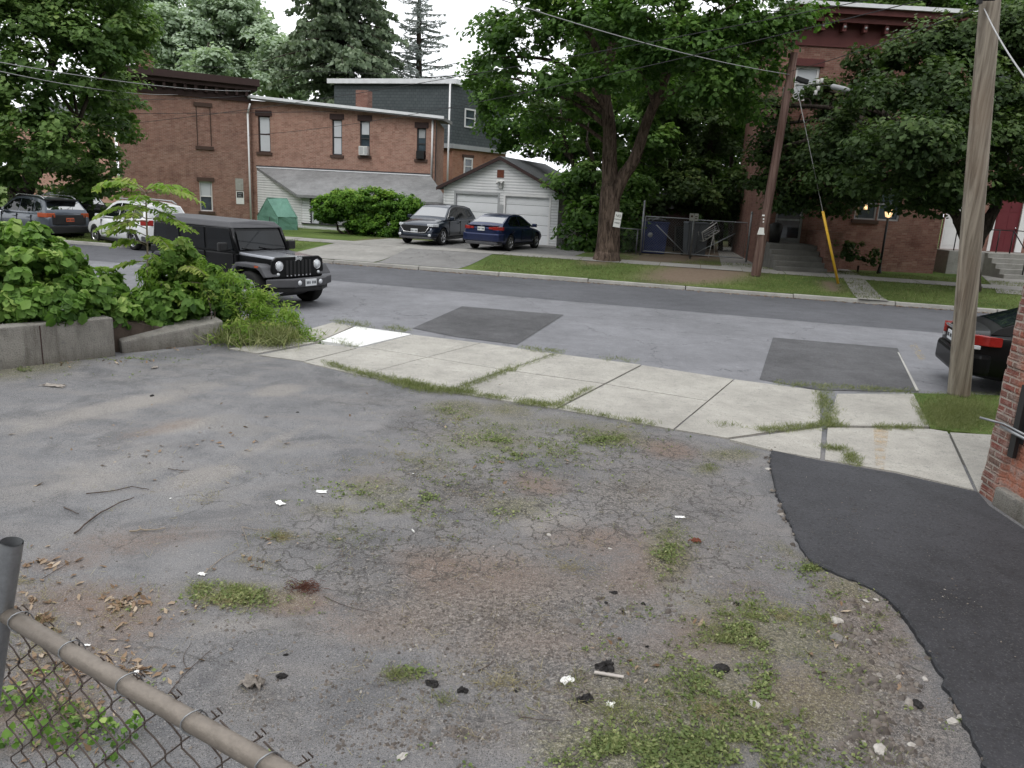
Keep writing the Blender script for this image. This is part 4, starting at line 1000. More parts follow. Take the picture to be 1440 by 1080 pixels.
# ------------------------------------------------------------------ vehicles (x forward, y left, origin on the ground)
def apply_mods(o):
    dg = bpy.context.evaluated_depsgraph_get(); dg.update()
    me = bpy.data.meshes.new_from_object(o.evaluated_get(dg)); o.modifiers.clear(); old = o.data; o.data = me
    return o
def wheel(par, x, y, r, w, side, rimmat=M['chrome'], spokes=5, chunky=False):
    """tyre with rim child; side=+1 left"""
    mb = MB(); Mx = Matrix.Translation((x, y, r))
    a, b = -w/2, w/2
    k = .66 if not chunky else .60
    prof = [(r*k, a*.9), (r*.82, a), (r*.95, a*.95), (r, a*.7), (r, b*.7), (r*.95, b*.95), (r*.82, b), (r*k, b*.9), (r*k, a*.9)]
    mb.lathe(prof, 28, M=Mx, axis='y')
    t = mb.build('wheel', M['rubber'], par)
    if chunky:
        pass
    mb = MB(); rr = r*k; yo = side*w*.40
    s = side
    mb.lathe([(rr+.004, yo-s*.06), (rr+.002, yo+s*.012), (rr*.9, yo+s*.012), (rr*.86, yo-s*.03), (rr*.86, yo-s*.05)], 28, M=Mx, axis='y')
    for i in range(spokes):
        a_ = 2*PI*i/spokes+.3
        Mr = Mx @ Matrix.Rotation(a_, 4, 'Y')
        ws = rr*.15 if spokes > 5 else rr*.22
        mb.prism([(0.02, -ws*.5), (rr*.93, -ws*.8), (rr*.93, ws*.8), (0.02, ws*.5)], yo-s*.035, yo+s*.004, axis='y', M=Mr)
    mb.lathe([(0, yo+s*.016), (rr*.2, yo+s*.014), (rr*.24, yo-s*.02)], 16, M=Mx, axis='y')
    mb.build('rim', rimmat, t)
    mb = MB(); mb.lathe([(0, yo-s*.05), (rr*.9, yo-s*.05)], 24, M=Mx, axis='y'); mb.build('brake_disc', M['black'], t)
    return t
def blob(mb, pts, thick, nrm):
    """thin plate from an ordered outline, pushed out along nrm"""
    n = len(pts); N = Vector(nrm); vs = [Vector(p) for p in pts]; vs2 = [p+N*thick for p in vs]
    mb.add(vs+vs2, [tuple(range(n, 2*n))]+[(i, (i+1) % n, n+(i+1) % n, n+i) for i in range(n)])
def make_car(name, label, cat, loc, heading, paintm, P, group=None):
    root = thing(name, label, cat, loc, heading, group)
    L, Wd, zr, zb = P['L'], P['W']/2, P['H'], P.get('zb', .2)
    wb, r, xo = P['wb'], P['r'], P.get('xo', 0.)
    st = P['st']     # stations: (x, ztop centre, zshoulder, widthfactor, zbottom)
    vs = []; fs = []; R = 0
    for (x, zt, zs, wf, z0) in st:
        w = Wd*wf
        half = [(0, z0), (.78*w, z0), (.93*w, z0+.07), (.985*w, z0+.22), (w, (zs+z0)/2+.03), (.985*w, zs-.10), (.94*w, zs-.015), (.80*w, zs+.55*(zt-zs)+.004), (.4*w, zt-.006), (0, zt)]
        ring = [(x, y, z) for y, z in half]+[(x, -y, z) for y, z in half[-2:0:-1]]
        R = len(ring); vs += ring
    for i in range(len(st)-1):
        for k in range(R): fs.append((i*R+k, i*R+(k+1) % R, (i+1)*R+(k+1) % R, (i+1)*R+k))
    fs.append(tuple(range(R))[::-1]); fs.append(tuple((len(st)-1)*R+k for k in range(R)))
    mb = MB(); mb.add(vs, fs, 0, True); body = mb.build('body', [paintm, M['black']], root, uv=False)
    bm = bmesh.new(); bm.from_mesh(body.data)
    cl = bm.edges.layers.float.get('crease_edge') or bm.edges.layers.float.new('crease_edge')
    for e in bm.edges:
        a, b = e.verts[0].index, e.verts[1].index
        if a//R == b//R and a//R in (0, len(st)-1): e[cl] = .55
        if a % R == b % R and a % R in (6, R-6): e[cl] = .5
    bm.to_mesh(body.data); bm.free()
    m = body.modifiers.new('s', 'SUBSURF'); m.levels = 2; m.render_levels = 2
    cut = MB()
    xw = [xo+wb/2, xo-wb/2]
    for x in xw:
        for s in (-1, 1):
            cut.lathe([(0, s*(Wd-.30)), (r+.055, s*(Wd-.30)), (r+.055, s*(Wd+.2)), (0, s*(Wd+.2))], 32, 1, Matrix.Translation((x, 0, r+.01)), 'y')
    co = cut.build('cutter', [paintm, M['black']], root, uv=False)
    bm = bmesh.new(); bm.from_mesh(co.data); bmesh.ops.remove_doubles(bm, verts=bm.verts, dist=.0005); bmesh.ops.recalc_face_normals(bm, faces=bm.faces); bm.to_mesh(co.data); bm.free()
    m = body.modifiers.new('b', 'BOOLEAN'); m.operation = 'DIFFERENCE'; m.object = co; m.solver = 'EXACT'
    bpy.context.view_layer.update(); apply_mods(body); bpy.data.objects.remove(co)
    body.data.shade_smooth(); body.data.set_sharp_from_angle(angle=.7)
    # greenhouse
    gp, wt, wbt, zbelt = P['gh'], P['wt'], P['wbelt'], P['zbelt']
    zmax = max(z for x, z in gp)
    def sy(z): return wbt+(wt-wbt)*max(0, (z-zbelt))/(zmax-zbelt)
    mb = MB(); n = len(gp); vs = []
    for x, z in gp:
        y = sy(z); vs += [(x, y, z), (x, y*.55, z+.022), (x, 0, z+.03), (x, -y*.55, z+.022), (x, -y, z)]
    fs = []
    for i in range(n-1):
        for k in range(4): fs.append((i*5+k, i*5+k+1, (i+1)*5+k+1, (i+1)*5+k))
    mb.add(vs, fs, 0, True)
    for s in (1, -1):
        pl = [(x, s*sy(z), z) for x, z in gp]
        mb.add(pl, [tuple(range(n))], 0, False)
    gh = mb.build('cabin', paintm, root, uv=False, ang=.5)
    # side glass
    for s, nm in ((1, 1), (-1, -1)):
        for wpoly in P['wins']:
            pts = [(x, s*(sy(z)+.004), z) for x, z in wpoly]
            if s < 0: pts = pts[::-1]
            mb = MB(); blob(mb, pts, .004, (0, s, 0)); o = mb.build('side_window', M['darkglass'], root)
        if P.get('chrome'):
            mb = MB(); pl = P['chrome']; mb.tube([(x, s*(sy(z)+.01), z) for x, z in pl], .010, 5); mb.build('window_trim', M['chrome'], root)
    def screen(name, i, j, ins, mt):
        (xa, za), (xb, zb_) = gp[i], gp[j]
        d = Vector((xb-xa, 0, zb_-za)); nn = Vector((-d.z, 0, d.x)).normalized()
        if nn.z < 0: nn = -nn
        qs = []
        for t_, in ((ins,), (1-ins,)):
            x = xa+d.x*t_; z = za+d.z*t_; y = sy(z)
            for f in (-.93, -.52, 0, .52, .93): qs.append(Vector((x, y*f, z+(.03*(1-f*f))))+nn*.006)
        vs = qs; fs = [(k, k+1, 5+k+1, 5+k) for k in range(4)]
        mb = MB(); mb.add(vs, fs, 0, True); mb.build(name, mt, root)
    screen('windscreen', *P['front'], .06, M['carglass'])
    screen('rear_window', *P['rear'], .10, M['carglass'])
    # trim along sills and bumpers
    for s in (1, -1):
        mb = MB(); mb.box(xo-wb/2+r+.07, s*Wd*.955-.02, zb-.01, xo+wb/2-r-.07, s*Wd*.955+.025, zb+.09); mb.build('sill', P.get('trim', M['black']), root, bevel=.01)
        # doors: seams and handles
        for (xa, xb) in P['doors']:
            mb = MB()
            for x in (xa, xb): mb.box(x-.006, s*(Wd*.985)-.03, zb+.18, x+.006, s*(Wd*1.0)+.004, zbelt-.06)
            dd = mb.build('door', M['black'], root)
            mb = MB(); mb.box(xa+.08, s*(Wd)-.03, zbelt-.17, xa+.26, s*(Wd)+.025, zbelt-.135); mb.build('handle', P.get('hm', paintm), dd, bevel=.008)
        mx, mz = P['mirror']
        mb = MB(); mb.cbox((mx, s*(Wd+.09), mz), (.13, .2, .14)); mb.cbox((mx+.02, s*(Wd-.03), mz-.05), (.06, .12, .05)); mi = mb.build('wing_mirror', paintm, root, bevel=.03)
    for x in xw:
        for s in (1, -1): wheel(root, x, s*(Wd-.125), r, .22, s, P.get('rim', M['chrome']), P.get('spokes', 5))
    return root
SEDAN = dict(L=4.62, W=1.80, H=1.44, wb=2.70, r=.325, zb=.2, xo=.03,
    st=[(-2.30, .92, .84, .80, .36), (-2.24, 1.0, .93, .89, .30), (-2.0, 1.05, .97, .96, .24), (-1.35, 1.06, .95, 1., .2), (-.5, .98, .93, 1., .2), (.6, .97, .90, 1., .2), (1.05, .98, .87, 1., .2), (1.7, .86, .78, .98, .2), (2.1, .74, .68, .91, .22), (2.28, .62, .58, .80, .26), (2.33, .50, .48, .72, .32)],
    gh=[(1.12, .93), (.98, 1.0), (.28, 1.355), (.0, 1.42), (-.45, 1.44), (-.9, 1.40), (-1.22, 1.31), (-1.85, 1.06), (-1.95, .98)], front=(1, 2), rear=(6, 7), wt=.56, wbelt=.80, zbelt=.93,
    wins=[[(.86, .985), (.26, 1.29), (-.02, 1.36), (-.28, 1.375), (-.28, .985)], [(-.34, .985), (-.34, 1.375), (-.85, 1.34), (-1.12, 1.25), (-1.38, 1.10), (-1.25, .99)]],
    doors=[(-.31, .78), (-1.22, -.31)], mirror=(.78, 1.0))
SUV = dict(L=4.55, W=1.86, H=1.66, wb=2.70, r=.355, zb=.24, xo=.02,
    st=[(-2.26, 1.02, .90, .84, .40), (-2.2, 1.10, 1.0, .92, .32), (-1.9, 1.14, 1.05, .98, .27), (-1.2, 1.14, 1.05, 1., .24), (-.4, 1.10, 1.03, 1., .24), (.6, 1.10, 1.0, 1., .24), (1.1, 1.12, .98, 1., .24), (1.7, 1.02, .90, .97, .25), (2.08, .90, .80, .91, .27), (2.22, .72, .66, .83, .31), (2.27, .55, .52, .76, .36)],
    gh=[(1.15, 1.03), (1.0, 1.12), (.38, 1.53), (.1, 1.63), (-.5, 1.66), (-1.3, 1.62), (-1.85, 1.53), (-2.12, 1.17), (-2.15, 1.05)], front=(1, 2), rear=(6, 7), wt=.60, wbelt=.84, zbelt=1.05,
    wins=[[(.85, 1.10), (.32, 1.45), (.05, 1.54), (-.25, 1.565), (-.25, 1.10)], [(-.31, 1.10), (-.31, 1.57), (-.95, 1.555), (-1.2, 1.52), (-1.28, 1.12)], [(-1.34, 1.12), (-1.27, 1.51), (-1.6, 1.46), (-1.85, 1.2)]],
    doors=[(-.28, .82), (-1.28, -.28)], mirror=(.80, 1.12), spokes=5)
def vcopy(P, **k): q = dict(P); q.update(k); return q
def add(par, name, mat, f, bevel=0, label=None):
    mb = MB(); f(mb); o = mb.build(name, mat, par, bevel=bevel)
    if label: o['label'] = label
    return o
def plate(par, x, z, s, mat=M['plate'], y=0.):
    mb = MB(); mb.box(x-.008, y-.155, z-.075, x+.008, y+.155, z+.075); o = mb.build('number_plate', mat, par)
    mb = MB()
    for k in range(7):
        if k == 3: continue
        yy = y-.12+.04*k; mb.box(x+s*.009, yy-.012, z-.03, x+s*.011, yy+.012, z+.028)
    mb.build('lettering', M['p_navy'] if s > 0 else M['black'], o)
# blue sedan, rear to the street
p = (-.61, 33.44); z = zfar(*p)
car = make_car('parked_sedan', 'dark blue sedan parked nose to the garage, its rear towards the street', 'car', (p[0], p[1], z+.012), math.radians(66), M['p_blue'], SEDAN)
for s in (1, -1):
    add(car, 'tail_light', M['redlamp'], lambda mb: mb.prism([(-2.33, s*.50), (-2.29, s*.72), (-2.1, s*.865), (-2.0, s*.875), (-2.05, s*.80), (-2.22, s*.5)], .84, .97), .015)
    add(car, 'tail_light', M['redlamp'], lambda mb: mb.prism([(-2.345, s*.34), (-2.33, s*.49), (-2.2, s*.49), (-2.2, s*.34)], .86, .95), .012)
    add(car, 'exhaust', M['chrome'], lambda mb: mb.lathe([(.045, -2.33), (.045, -2.2), (.035, -2.2), (.035, -2.33), (.045, -2.33)], 12, M=Matrix.Translation((0, s*.5, .27)), axis='x'))
add(car, 'bumper', M['p_blue'], lambda mb: mb.prism([(-2.38, .60), (-2.34, .80), (-2.1, .90), (-1.9, .905), (-1.9, -.905), (-2.1, -.90), (-2.34, -.80), (-2.38, -.60)], .38, .70), .05)
add(car, 'bumper_trim', M['greyplastic'], lambda mb: mb.prism([(-2.385, .5), (-2.32, .72), (-2.0, .80), (-2.0, -.80), (-2.32, -.72), (-2.385, -.5)], .25, .375), .03)
add(car, 'spoiler_lip', M['p_blue'], lambda mb: mb.prism([(-2.33, .6), (-2.1, .72), (-2.1, -.72), (-2.33, -.6)], .985, 1.02), .012)
plate(car, -2.335, .87, -1)
add(car, 'badge', M['chrome'], lambda mb: mb.lathe([(0, -2.30), (.05, -2.30), (.05, -2.24)], 12, M=Matrix.Translation((0, 0, .975)), axis='x'))
# blue-grey suv, nose to the street
p = (-3.6, 34.62); z = zfar(*p)
car = make_car('parked_suv', 'blue grey SUV facing the street in front of the left garage door', 'suv', (p[0], p[1], z+.012), math.radians(250), M['p_navy'], vcopy(SUV, chrome=[(.9, 1.08), (.36, 1.47), (.05, 1.575), (-.5, 1.60), (-1.3, 1.56), (-1.7, 1.47)]))
add(car, 'grille', M['black'], lambda mb: mb.prism([(-.58, .82), (.58, .82), (.68, .72), (.50, .52), (-.50, .52), (-.68, .72)], 2.20, 2.29, axis='x'), .02)
add(car, 'grille_trim', M['chrome'], lambda mb: mb.tube([(2.28, -.66, .76), (2.295, -.5, .54), (2.30, 0, .52), (2.295, .5, .54), (2.28, .66, .76)], .018, 6))
add(car, 'bumper', M['p_navy'], lambda mb: mb.prism([(2.31, .5), (2.24, .78), (1.95, .92), (1.95, -.92), (2.24, -.78), (2.31, -.5)], .36, .50), .04)
add(car, 'bumper_trim', M['greyplastic'], lambda mb: mb.prism([(2.325, .45), (2.24, .74), (1.95, .86), (1.95, -.86), (2.24, -.74), (2.325, -.45)], .26, .355), .03)
for s in (1, -1):
    add(car, 'headlight', M['clearlamp'], lambda mb: mb.prism([(2.26, s*.56), (2.17, s*.78), (1.86, s*.91), (1.84, s*.89), (2.0, s*.6)], .78, .89), .02)
    add(car, 'fog_light', M['clearlamp'], lambda mb: mb.lathe([(0, 2.29), (.06, 2.285), (.07, 2.2)], 12, M=Matrix.Translation((0, s*.68, .43)), axis='x'))
plate(car, 2.31, .60, 1)
# white suv
WSUV = vcopy(SUV, L=4.8, W=1.92, H=1.73, wb=2.80)
WSUV['gh'] = [(1.15, 1.08), (1.05, 1.16), (.42, 1.60), (.1, 1.70), (-.6, 1.74), (-1.4, 1.71), (-2.0, 1.62), (-2.22, 1.20), (-2.25, 1.08)]
WSUV['wins'] = [[(.9, 1.12), (.38, 1.50), (.05, 1.61), (-.25, 1.635), (-.25, 1.12)], [(-.31, 1.12), (-.31, 1.64), (-1.05, 1.635), (-1.15, 1.12)], [(-1.21, 1.13), (-1.12, 1.62), (-1.7, 1.55), (-1.95, 1.25), (-1.8, 1.15)]]
car = make_car('parked_suv', 'white SUV standing along the far kerb, left of the black off-roader', 'suv', (-14.66, 29.83, 0), math.radians(144), M['p_white'], WSUV)
for s in (1, -1):
    add(car, 'tail_light', M['redlamp'], lambda mb: mb.prism([(-2.30, s*.60), (-2.22, s*.84), (-1.98, s*.93), (-1.98, s*.8), (-2.2, s*.6)], .92, 1.12), .02)
    add(car, 'roof_rail', M['greytrim'], lambda mb: mb.tube([(.2, s*.60, 1.73), (0, s*.60, 1.80), (-1.5, s*.60, 1.79), (-1.8, s*.60, 1.69)], .022, 6))
plate(car, -2.30, .80, -1)
add(car, 'bumper', M['greyplastic'], lambda mb: mb.prism([(-2.34, .55), (-2.3, .80), (-1.98, .94), (-1.98, -.94), (-2.3, -.80), (-2.34, -.55)], .36, .55), .04)
# grey suv, far left
GS = vcopy(SUV, L=4.6)
car = make_car('parked_suv', 'slate grey SUV with roof rails at the far left, seen from behind', 'suv', (-19.4, 31.3, 0), math.radians(150), M['p_grey'], GS)
for s in (1, -1):
    add(car, 'tail_light', M['orangelamp'], lambda mb: mb.prism([(-2.30, s*.55), (-2.20, s*.82), (-1.80, s*.945), (-1.85, s*.82), (-2.2, s*.5)], .93, 1.10), .02)
    add(car, 'roof_rail', M['chrome'], lambda mb: mb.tube([(.2, s*.60, 1.66), (0, s*.60, 1.73), (-1.5, s*.60, 1.71), (-1.75, s*.60, 1.6)], .022, 6))
add(car, 'spoiler_lip', M['black'], lambda mb: mb.prism([(-2.1, .55), (-1.7, .62), (-1.7, -.62), (-2.1, -.55)], 1.56, 1.61), .02)
add(car, 'tailgate_panel', M['black'], lambda mb: mb.prism([(-2.30, .5), (-2.27, .66), (-2.1, .66), (-2.1, -.66), (-2.27, -.66), (-2.30, -.5)], .66, 1.04), .03)
add(car, 'bumper', M['black'], lambda mb: mb.prism([(-2.36, .55), (-2.3, .80), (-1.98, .93), (-1.98, -.93), (-2.3, -.80), (-2.36, -.55)], .34, .62), .04)
plate(car, -2.315, .85, -1, M['orangelamp'])
# black suv beyond it
car = make_car('parked_suv', 'black SUV whose roof shows past the grey SUV beneath the left maple', 'suv', (-21.2, 36.2, .05), math.radians(150), M['p_black'], SUV)
# black sedan on the right
car = make_car('parked_sedan', 'black sedan with a red tail light parked behind the wooden pole at the right edge', 'car', (9.5, 12.05, 0), math.radians(-17), M['p_black'], vcopy(SEDAN, L=4.7, rim=M['greytrim']))
for s in (1, -1):
    add(car, 'tail_light', M['redlamp'], lambda mb: mb.prism([(-2.34, s*.50), (-2.29, s*.76), (-1.98, s*.895), (-1.80, s*.905), (-1.95, s*.86), (-2.2, s*.45)], .80, .955), .015)
    add(car, 'reversing_lamp', M['clearlamp'], lambda mb: mb.prism([(-2.335, s*.52), (-2.27, s*.77), (-2.08, s*.875), (-2.1, s*.8), (-2.2, s*.5)], .735, .797), .012)
add(car, 'bumper', M['p_black'], lambda mb: mb.prism([(-2.38, .60), (-2.33, .80), (-2.05, .91), (-1.9, .905), (-1.9, -.905), (-2.05, -.91), (-2.33, -.80), (-2.38, -.60)], .32, .66), .06)
add(car, 'boot_trim', M['chrome'], lambda mb: mb.box(-2.33, -.45, .93, -2.28, .45, .965), .01)
plate(car, -2.34, .82, -1)
# ---- black off-roader
JL = (-6.62, 18.25, 0.); JH = math.radians(-32)
root = thing('off_roader', 'black four door off-roader with grey hardtop parked at the near kerb behind the weeds', 'off-roader', JL, JH)
pk = M['p_black']
bw = .80
add(root, 'body', pk, lambda mb: (mb.prism([(-2.2, .52), (.95, .50), (.95, 1.13), (-2.2, 1.10)], -bw, bw, axis='y'), mb.prism([(.93, .55), (1.95, .62), (1.95, 1.10), (.93, 1.16)], -.60, .60, axis='y')), .03)
add(root, 'bonnet', M['p_blackgloss'], lambda mb: mb.add([(.92, -.72, 1.10), (.92, .72, 1.10), (2.0, .60, 1.06), (2.0, -.60, 1.06), (.92, -.70, 1.165), (.92, .70, 1.165), (2.0, .57, 1.115), (2.0, -.57, 1.115), (.92, 0, 1.185), (2.0, 0, 1.14)], [(0, 1, 2, 3), (0, 3, 7, 4), (1, 5, 6, 2), (4, 7, 9, 8), (8, 9, 6, 5), (3, 2, 6, 9, 7), (0, 4, 8, 5, 1)]), .02)
for s in (1, -1): add(root, 'bonnet_side', pk, lambda mb: mb.add([(.92, s*.72, 1.10), (2.0, s*.60, 1.06), (2.0, s*.60, .78), (.92, s*.76, .70)], [(0, 1, 2, 3)]))
gr = add(root, 'grille', pk, lambda mb: mb.prism([(-.70, .66), (.70, .66), (.74, .82), (.72, 1.06), (.60, 1.13), (-.60, 1.13), (-.72, 1.06), (-.74, .82)], 1.98, 2.05, axis='x'), .02)
for k in range(7):
    y = -.33+.11*k
    add(gr, 'grille_slot', M['black'], lambda mb: mb.box(2.045, y-.033, .74, 2.058, y+.033, 1.05), .005)
add(gr, 'grille_trim', M['chrome'], lambda mb: [mb.box(2.05, -.33+.11*k-.02, .705, 2.062, -.33+.11*k+.02, .735) for k in range(7)])
for s in (1, -1):
    h = add(root, 'headlight', M['clearlamp'], lambda mb: mb.lathe([(0, 2.085), (.06, 2.08), (.093, 2.06), (.095, 2.04)], 20, M=Matrix.Translation((0, s*.545, .94)), axis='x'))
    add(h, 'lamp_ring', M['chrome'], lambda mb: mb.lathe([(.094, 2.055), (.105, 2.066), (.112, 2.05), (.112, 2.03)], 20, M=Matrix.Translation((0, s*.545, .94)), axis='x'))
    add(root, 'indicator', M['clearlamp'], lambda mb: mb.lathe([(0, 2.075), (.035, 2.07), (.04, 2.04)], 12, M=Matrix.Translation((0, s*.58, .76)), axis='x'))
    # flares
    for xw, nm in ((1.47, 'front'), (-1.47, 'rear')):
        def fl(mb, xw=xw):
            o_ = [(-.62, .62), (-.50, .86), (-.36, .97), (.30, .97), (.46, .92), (.62, .72)]
            i_ = [(.53, .70), (.40, .83), (.28, .88), (-.33, .88), (-.44, .80), (-.53, .62)]
            if xw > 0: i_ = i_
            mb.prism([(xw+a, b) for a, b in o_+i_], s*.60 if xw > 0 else s*.72, s*.94, axis='y')
        add(root, 'wheel_arch', M['greyplastic'], fl, .025)
    add(root, 'side_marker', M['orangelamp'], lambda mb: mb.box(1.72, s*.935-.01, .90, 1.84, s*.935+.01, .945))
    add(root, 'side_step', M['black'], lambda mb: mb.tube([(-.8, s*.86, .42), (.8, s*.86, .42)], .05, 8))
    for (xa, xb) in ((-.14, .86), (-1.08, -.14)):
        dd = add(root, 'door', M['black'], lambda mb: [mb.box(x-.006, s*bw-.02, .58, x+.006, s*bw+.004, 1.12) for x in (xa, xb)])
        add(dd, 'handle', M['black'], lambda mb: mb.box(xa+.07, s*bw, .96, xa+.24, s*bw+.04, 1.0), .01)
        add(root, 'side_window', M['darkglass'], lambda mb: mb.prism([(xa+.05, 1.17), (xb-.05, 1.17), (xb-(.20 if xb > .5 else .06), 1.64), (xa+.05, 1.64)], s*.735, s*.755, axis='y'))
    add(root, 'side_window', M['darkglass'], lambda mb: mb.prism([(-2.05, 1.2), (-1.14, 1.2), (-1.14, 1.62), (-1.98, 1.60)], s*.735, s*.755, axis='y'))
    add(root, 'wing_mirror', M['black'], lambda mb: (mb.cbox((.72, s*.97, 1.26), (.10, .22, .2)), mb.cbox((.74, s*.83, 1.2), (.05, .12, .05))), .03)
    wheel(root, 1.47, s*.80, .40, .26, s, M['greytrim'], 5, True); wheel(root, -1.47, s*.80, .40, .26, s, M['greytrim'], 5, True)
# cabin frame & roof
add(root, 'cabin', pk, lambda mb: (mb.prism([(.90, 1.12), (.66, 1.66), (-2.1, 1.64), (-2.2, 1.10)], -.74, .74, axis='y')), .02)
wsx = lambda z: .915-(z-1.12)*.24/.54
fr_ = add(root, 'windscreen', M['darkglass'], lambda mb: mb.add([(wsx(1.2)+.022, -.64, 1.20), (wsx(1.2)+.022, .64, 1.20), (wsx(1.60)+.022, .60, 1.60), (wsx(1.60)+.022, -.60, 1.60)], [(0, 1, 2, 3)]))
for s in (1, -1): add(fr_, 'pillar', pk, lambda mb: mb.tube([(wsx(1.13)+.01, s*.72, 1.13), (wsx(1.66)+.01, s*.68, 1.66)], .035, 6))
add(fr_, 'wiper', M['black'], lambda mb: (mb.tube([(.97, .35, 1.18), (.89, -.1, 1.25)], .012, 5), mb.tube([(.97, -.15, 1.18), (.89, -.58, 1.24)], .012, 5)))
add(root, 'hardtop', M['greyplastic'], lambda mb: mb.add([(-2.2, -.74, 1.66), (.70, -.72, 1.66), (.70, .72, 1.66), (-2.2, .74, 1.66), (-2.12, -.66, 1.80), (.55, -.64, 1.79), (.55, .64, 1.79), (-2.12, .66, 1.80), (-2.12, 0, 1.835), (.55, 0, 1.815)], [(0, 1, 2, 3), (0, 4, 5, 1), (2, 6, 7, 3), (1, 5, 9, 6, 2), (0, 3, 7, 8, 4), (4, 8, 9, 5), (8, 7, 6, 9)]), .035)
bp = add(root, 'bumper', M['greyplastic'], lambda mb: mb.prism([(2.12, -.93), (2.30, -.60), (2.42, -.42), (2.42, .42), (2.30, .60), (2.12, .93), (2.06, .93), (2.2, .4), (2.2, -.4), (2.06, -.93)], .50, .68), .03)
add(bp, 'bumper_foot', M['black'], lambda mb: mb.prism([(2.08, -.84), (2.36, -.40), (2.36, .40), (2.08, .84), (2.0, .7), (2.0, -.7)], .39, .498), .03)
for s in (1, -1): add(bp, 'fog_light', M['clearlamp'], lambda mb: mb.lathe([(0, 2.435), (.05, 2.43), (.06, 2.40)], 14, M=Matrix.Translation((0, s*.30, .60)), axis='x'))
add(root, 'skid_plate', M['greyplastic'], lambda mb: mb.prism([(2.1, .40), (2.2, .40), (1.7, .22), (1.6, .22)], -.35, .35, axis='y'), .02)
plate(root, 2.44, .60, 1)
# maker's badge on the grille
cu = bpy.data.curves.new('badge', 'FONT'); cu.body = 'Jeep'; cu.size = .11; cu.extrude = .004; cu.align_x = 'CENTER'
tmp = bpy.data.objects.new('badge', cu); COL.objects.link(tmp); bpy.context.view_layer.update()
me = bpy.data.meshes.new_from_object(tmp.evaluated_get(bpy.context.evaluated_depsgraph_get())); bpy.data.objects.remove(tmp)
o = link('badge', me, gr, M['plate']); o.matrix_local = Matrix.Translation((2.065, 0, 1.065)) @ Matrix.Rotation(PI/2, 4, 'Z') @ Matrix.Rotation(PI/2, 4, 'X')
add(root, 'axle', M['black'], lambda mb: (mb.tube([(1.47, -.7, .4), (1.47, .7, .4)], .07, 8), mb.tube([(-1.47, -.7, .4), (-1.47, .7, .4)], .07, 8), mb.box(-2., -.5, .38, 2., .5, .56)))
# ------------------------------------------------------------------ foliage
def unit(v): return v/np.maximum(np.linalg.norm(v, axis=-1, keepdims=True), 1e-9)
SHAPES = {
 'q': (np.array([(-.5, 0, 0), (0, -.36, .06), (.5, 0, 0), (0, .36, .06)]), np.array([[0, 1, 2, 3]])),
 'husk': (np.array([(-.5, 0, 0), (-.1, -.20, .12), (.25, -.15, .04), (.6, 0, .10), (.25, .12, .12), (-.12, .22, .02)]), np.array([[0, 1, 2, 3], [0, 3, 4, 5]])),
 'leaf': (np.array([(-.5, 0, 0), (-.12, -.40, .10), (.22, -.30, .08), (.55, 0, -.05), (.22, .30, .08), (-.12, .40, .10)]), np.array([[0, 1, 2, 3], [0, 3, 4, 5]])),
 'maple': (np.array([(-.5, 0, 0), (-.25, -.5, .08), (.05, -.28, .04), (.3, -.42, .08), (.55, 0, -.03), (.3, .42, .08), (.05, .28, .04), (-.25, .5, .08)]), np.array([[0, 1, 2, 2], [0, 2, 3, 4], [0, 4, 5, 6], [0, 6, 7, 7]])),
 'lance': (np.array([(-.5, 0, 0), (0, -.13, .03), (.5, 0, -.06), (0, .13, .03)]), np.array([[0, 1, 2, 3]])),
 'blade': (np.array([(-.5, -.03, 0), (.0, -.022, .0), (.5, 0, 0), (.0, .022, .0)]), np.array([[0, 1, 2, 3]])),
}
def leafobj(name, par, mat, C, N, T, S, tone, shape='q'):
    sv, sf = SHAPES[shape]
    if shape == 'maple': sf = np.array([[0, 1, 2, 4], [0, 4, 6, 7]]); sv = SHAPES['leaf'][0]*np.array([1, 1.35, 1.2]); sv = np.vstack([sv, sv[-1:], sv[-1:]]); sf = SHAPES['leaf'][1]; sv = sv[:6]
    N = unit(N); T = unit(T-N*np.sum(T*N, axis=1, keepdims=True)); B = np.cross(N, T)
    S = np.asarray(S)[:, None, None]
    V = C[:, None, :]+S*(sv[None, :, 0:1]*T[:, None, :]+sv[None, :, 1:2]*B[:, None, :]+sv[None, :, 2:3]*N[:, None, :])
    k = len(sv); n = len(C)
    F = (np.arange(n)[:, None, None]*k+sf[None]).reshape(-1, 4)
    o = npmesh(name, V.reshape(-1, 3), F, mat, par, attr={'lv': np.repeat(np.clip(tone, 0, 1), k)})
    return o
def rnd(n): return unit(RNG.normal(size=(n, 3)))
def clusters(lobes, dens, leaves, cr, flat=.55, shell=.62, low=-.75, jitter=1.):
    """lobes: (center, (rx,ry,rz)) -> leaf centres, outward vectors, tone"""
    Cs = []; Os = []; Ts = []
    for c, r in lobes:
        c = np.array(c); r = np.array(r)
        n = max(3, int(dens*(r[0]*r[2]+r[1]*r[2]+r[0]*r[1])))
        d = rnd(n*2); d = d[d[:, 2] > low][:n]; n = len(d)
        rad = shell+(1.08-shell)*RNG.random(n)**.7
        cc = c+d*r*rad[:, None]
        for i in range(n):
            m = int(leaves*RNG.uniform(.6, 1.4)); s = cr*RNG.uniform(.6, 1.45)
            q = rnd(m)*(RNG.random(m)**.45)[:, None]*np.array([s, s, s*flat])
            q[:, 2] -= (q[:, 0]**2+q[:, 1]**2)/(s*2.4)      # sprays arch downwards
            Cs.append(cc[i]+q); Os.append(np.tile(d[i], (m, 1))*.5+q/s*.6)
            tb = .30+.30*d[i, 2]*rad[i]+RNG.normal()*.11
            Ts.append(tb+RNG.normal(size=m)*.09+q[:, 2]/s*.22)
    return np.vstack(Cs), np.vstack(Os), np.concatenate(Ts)
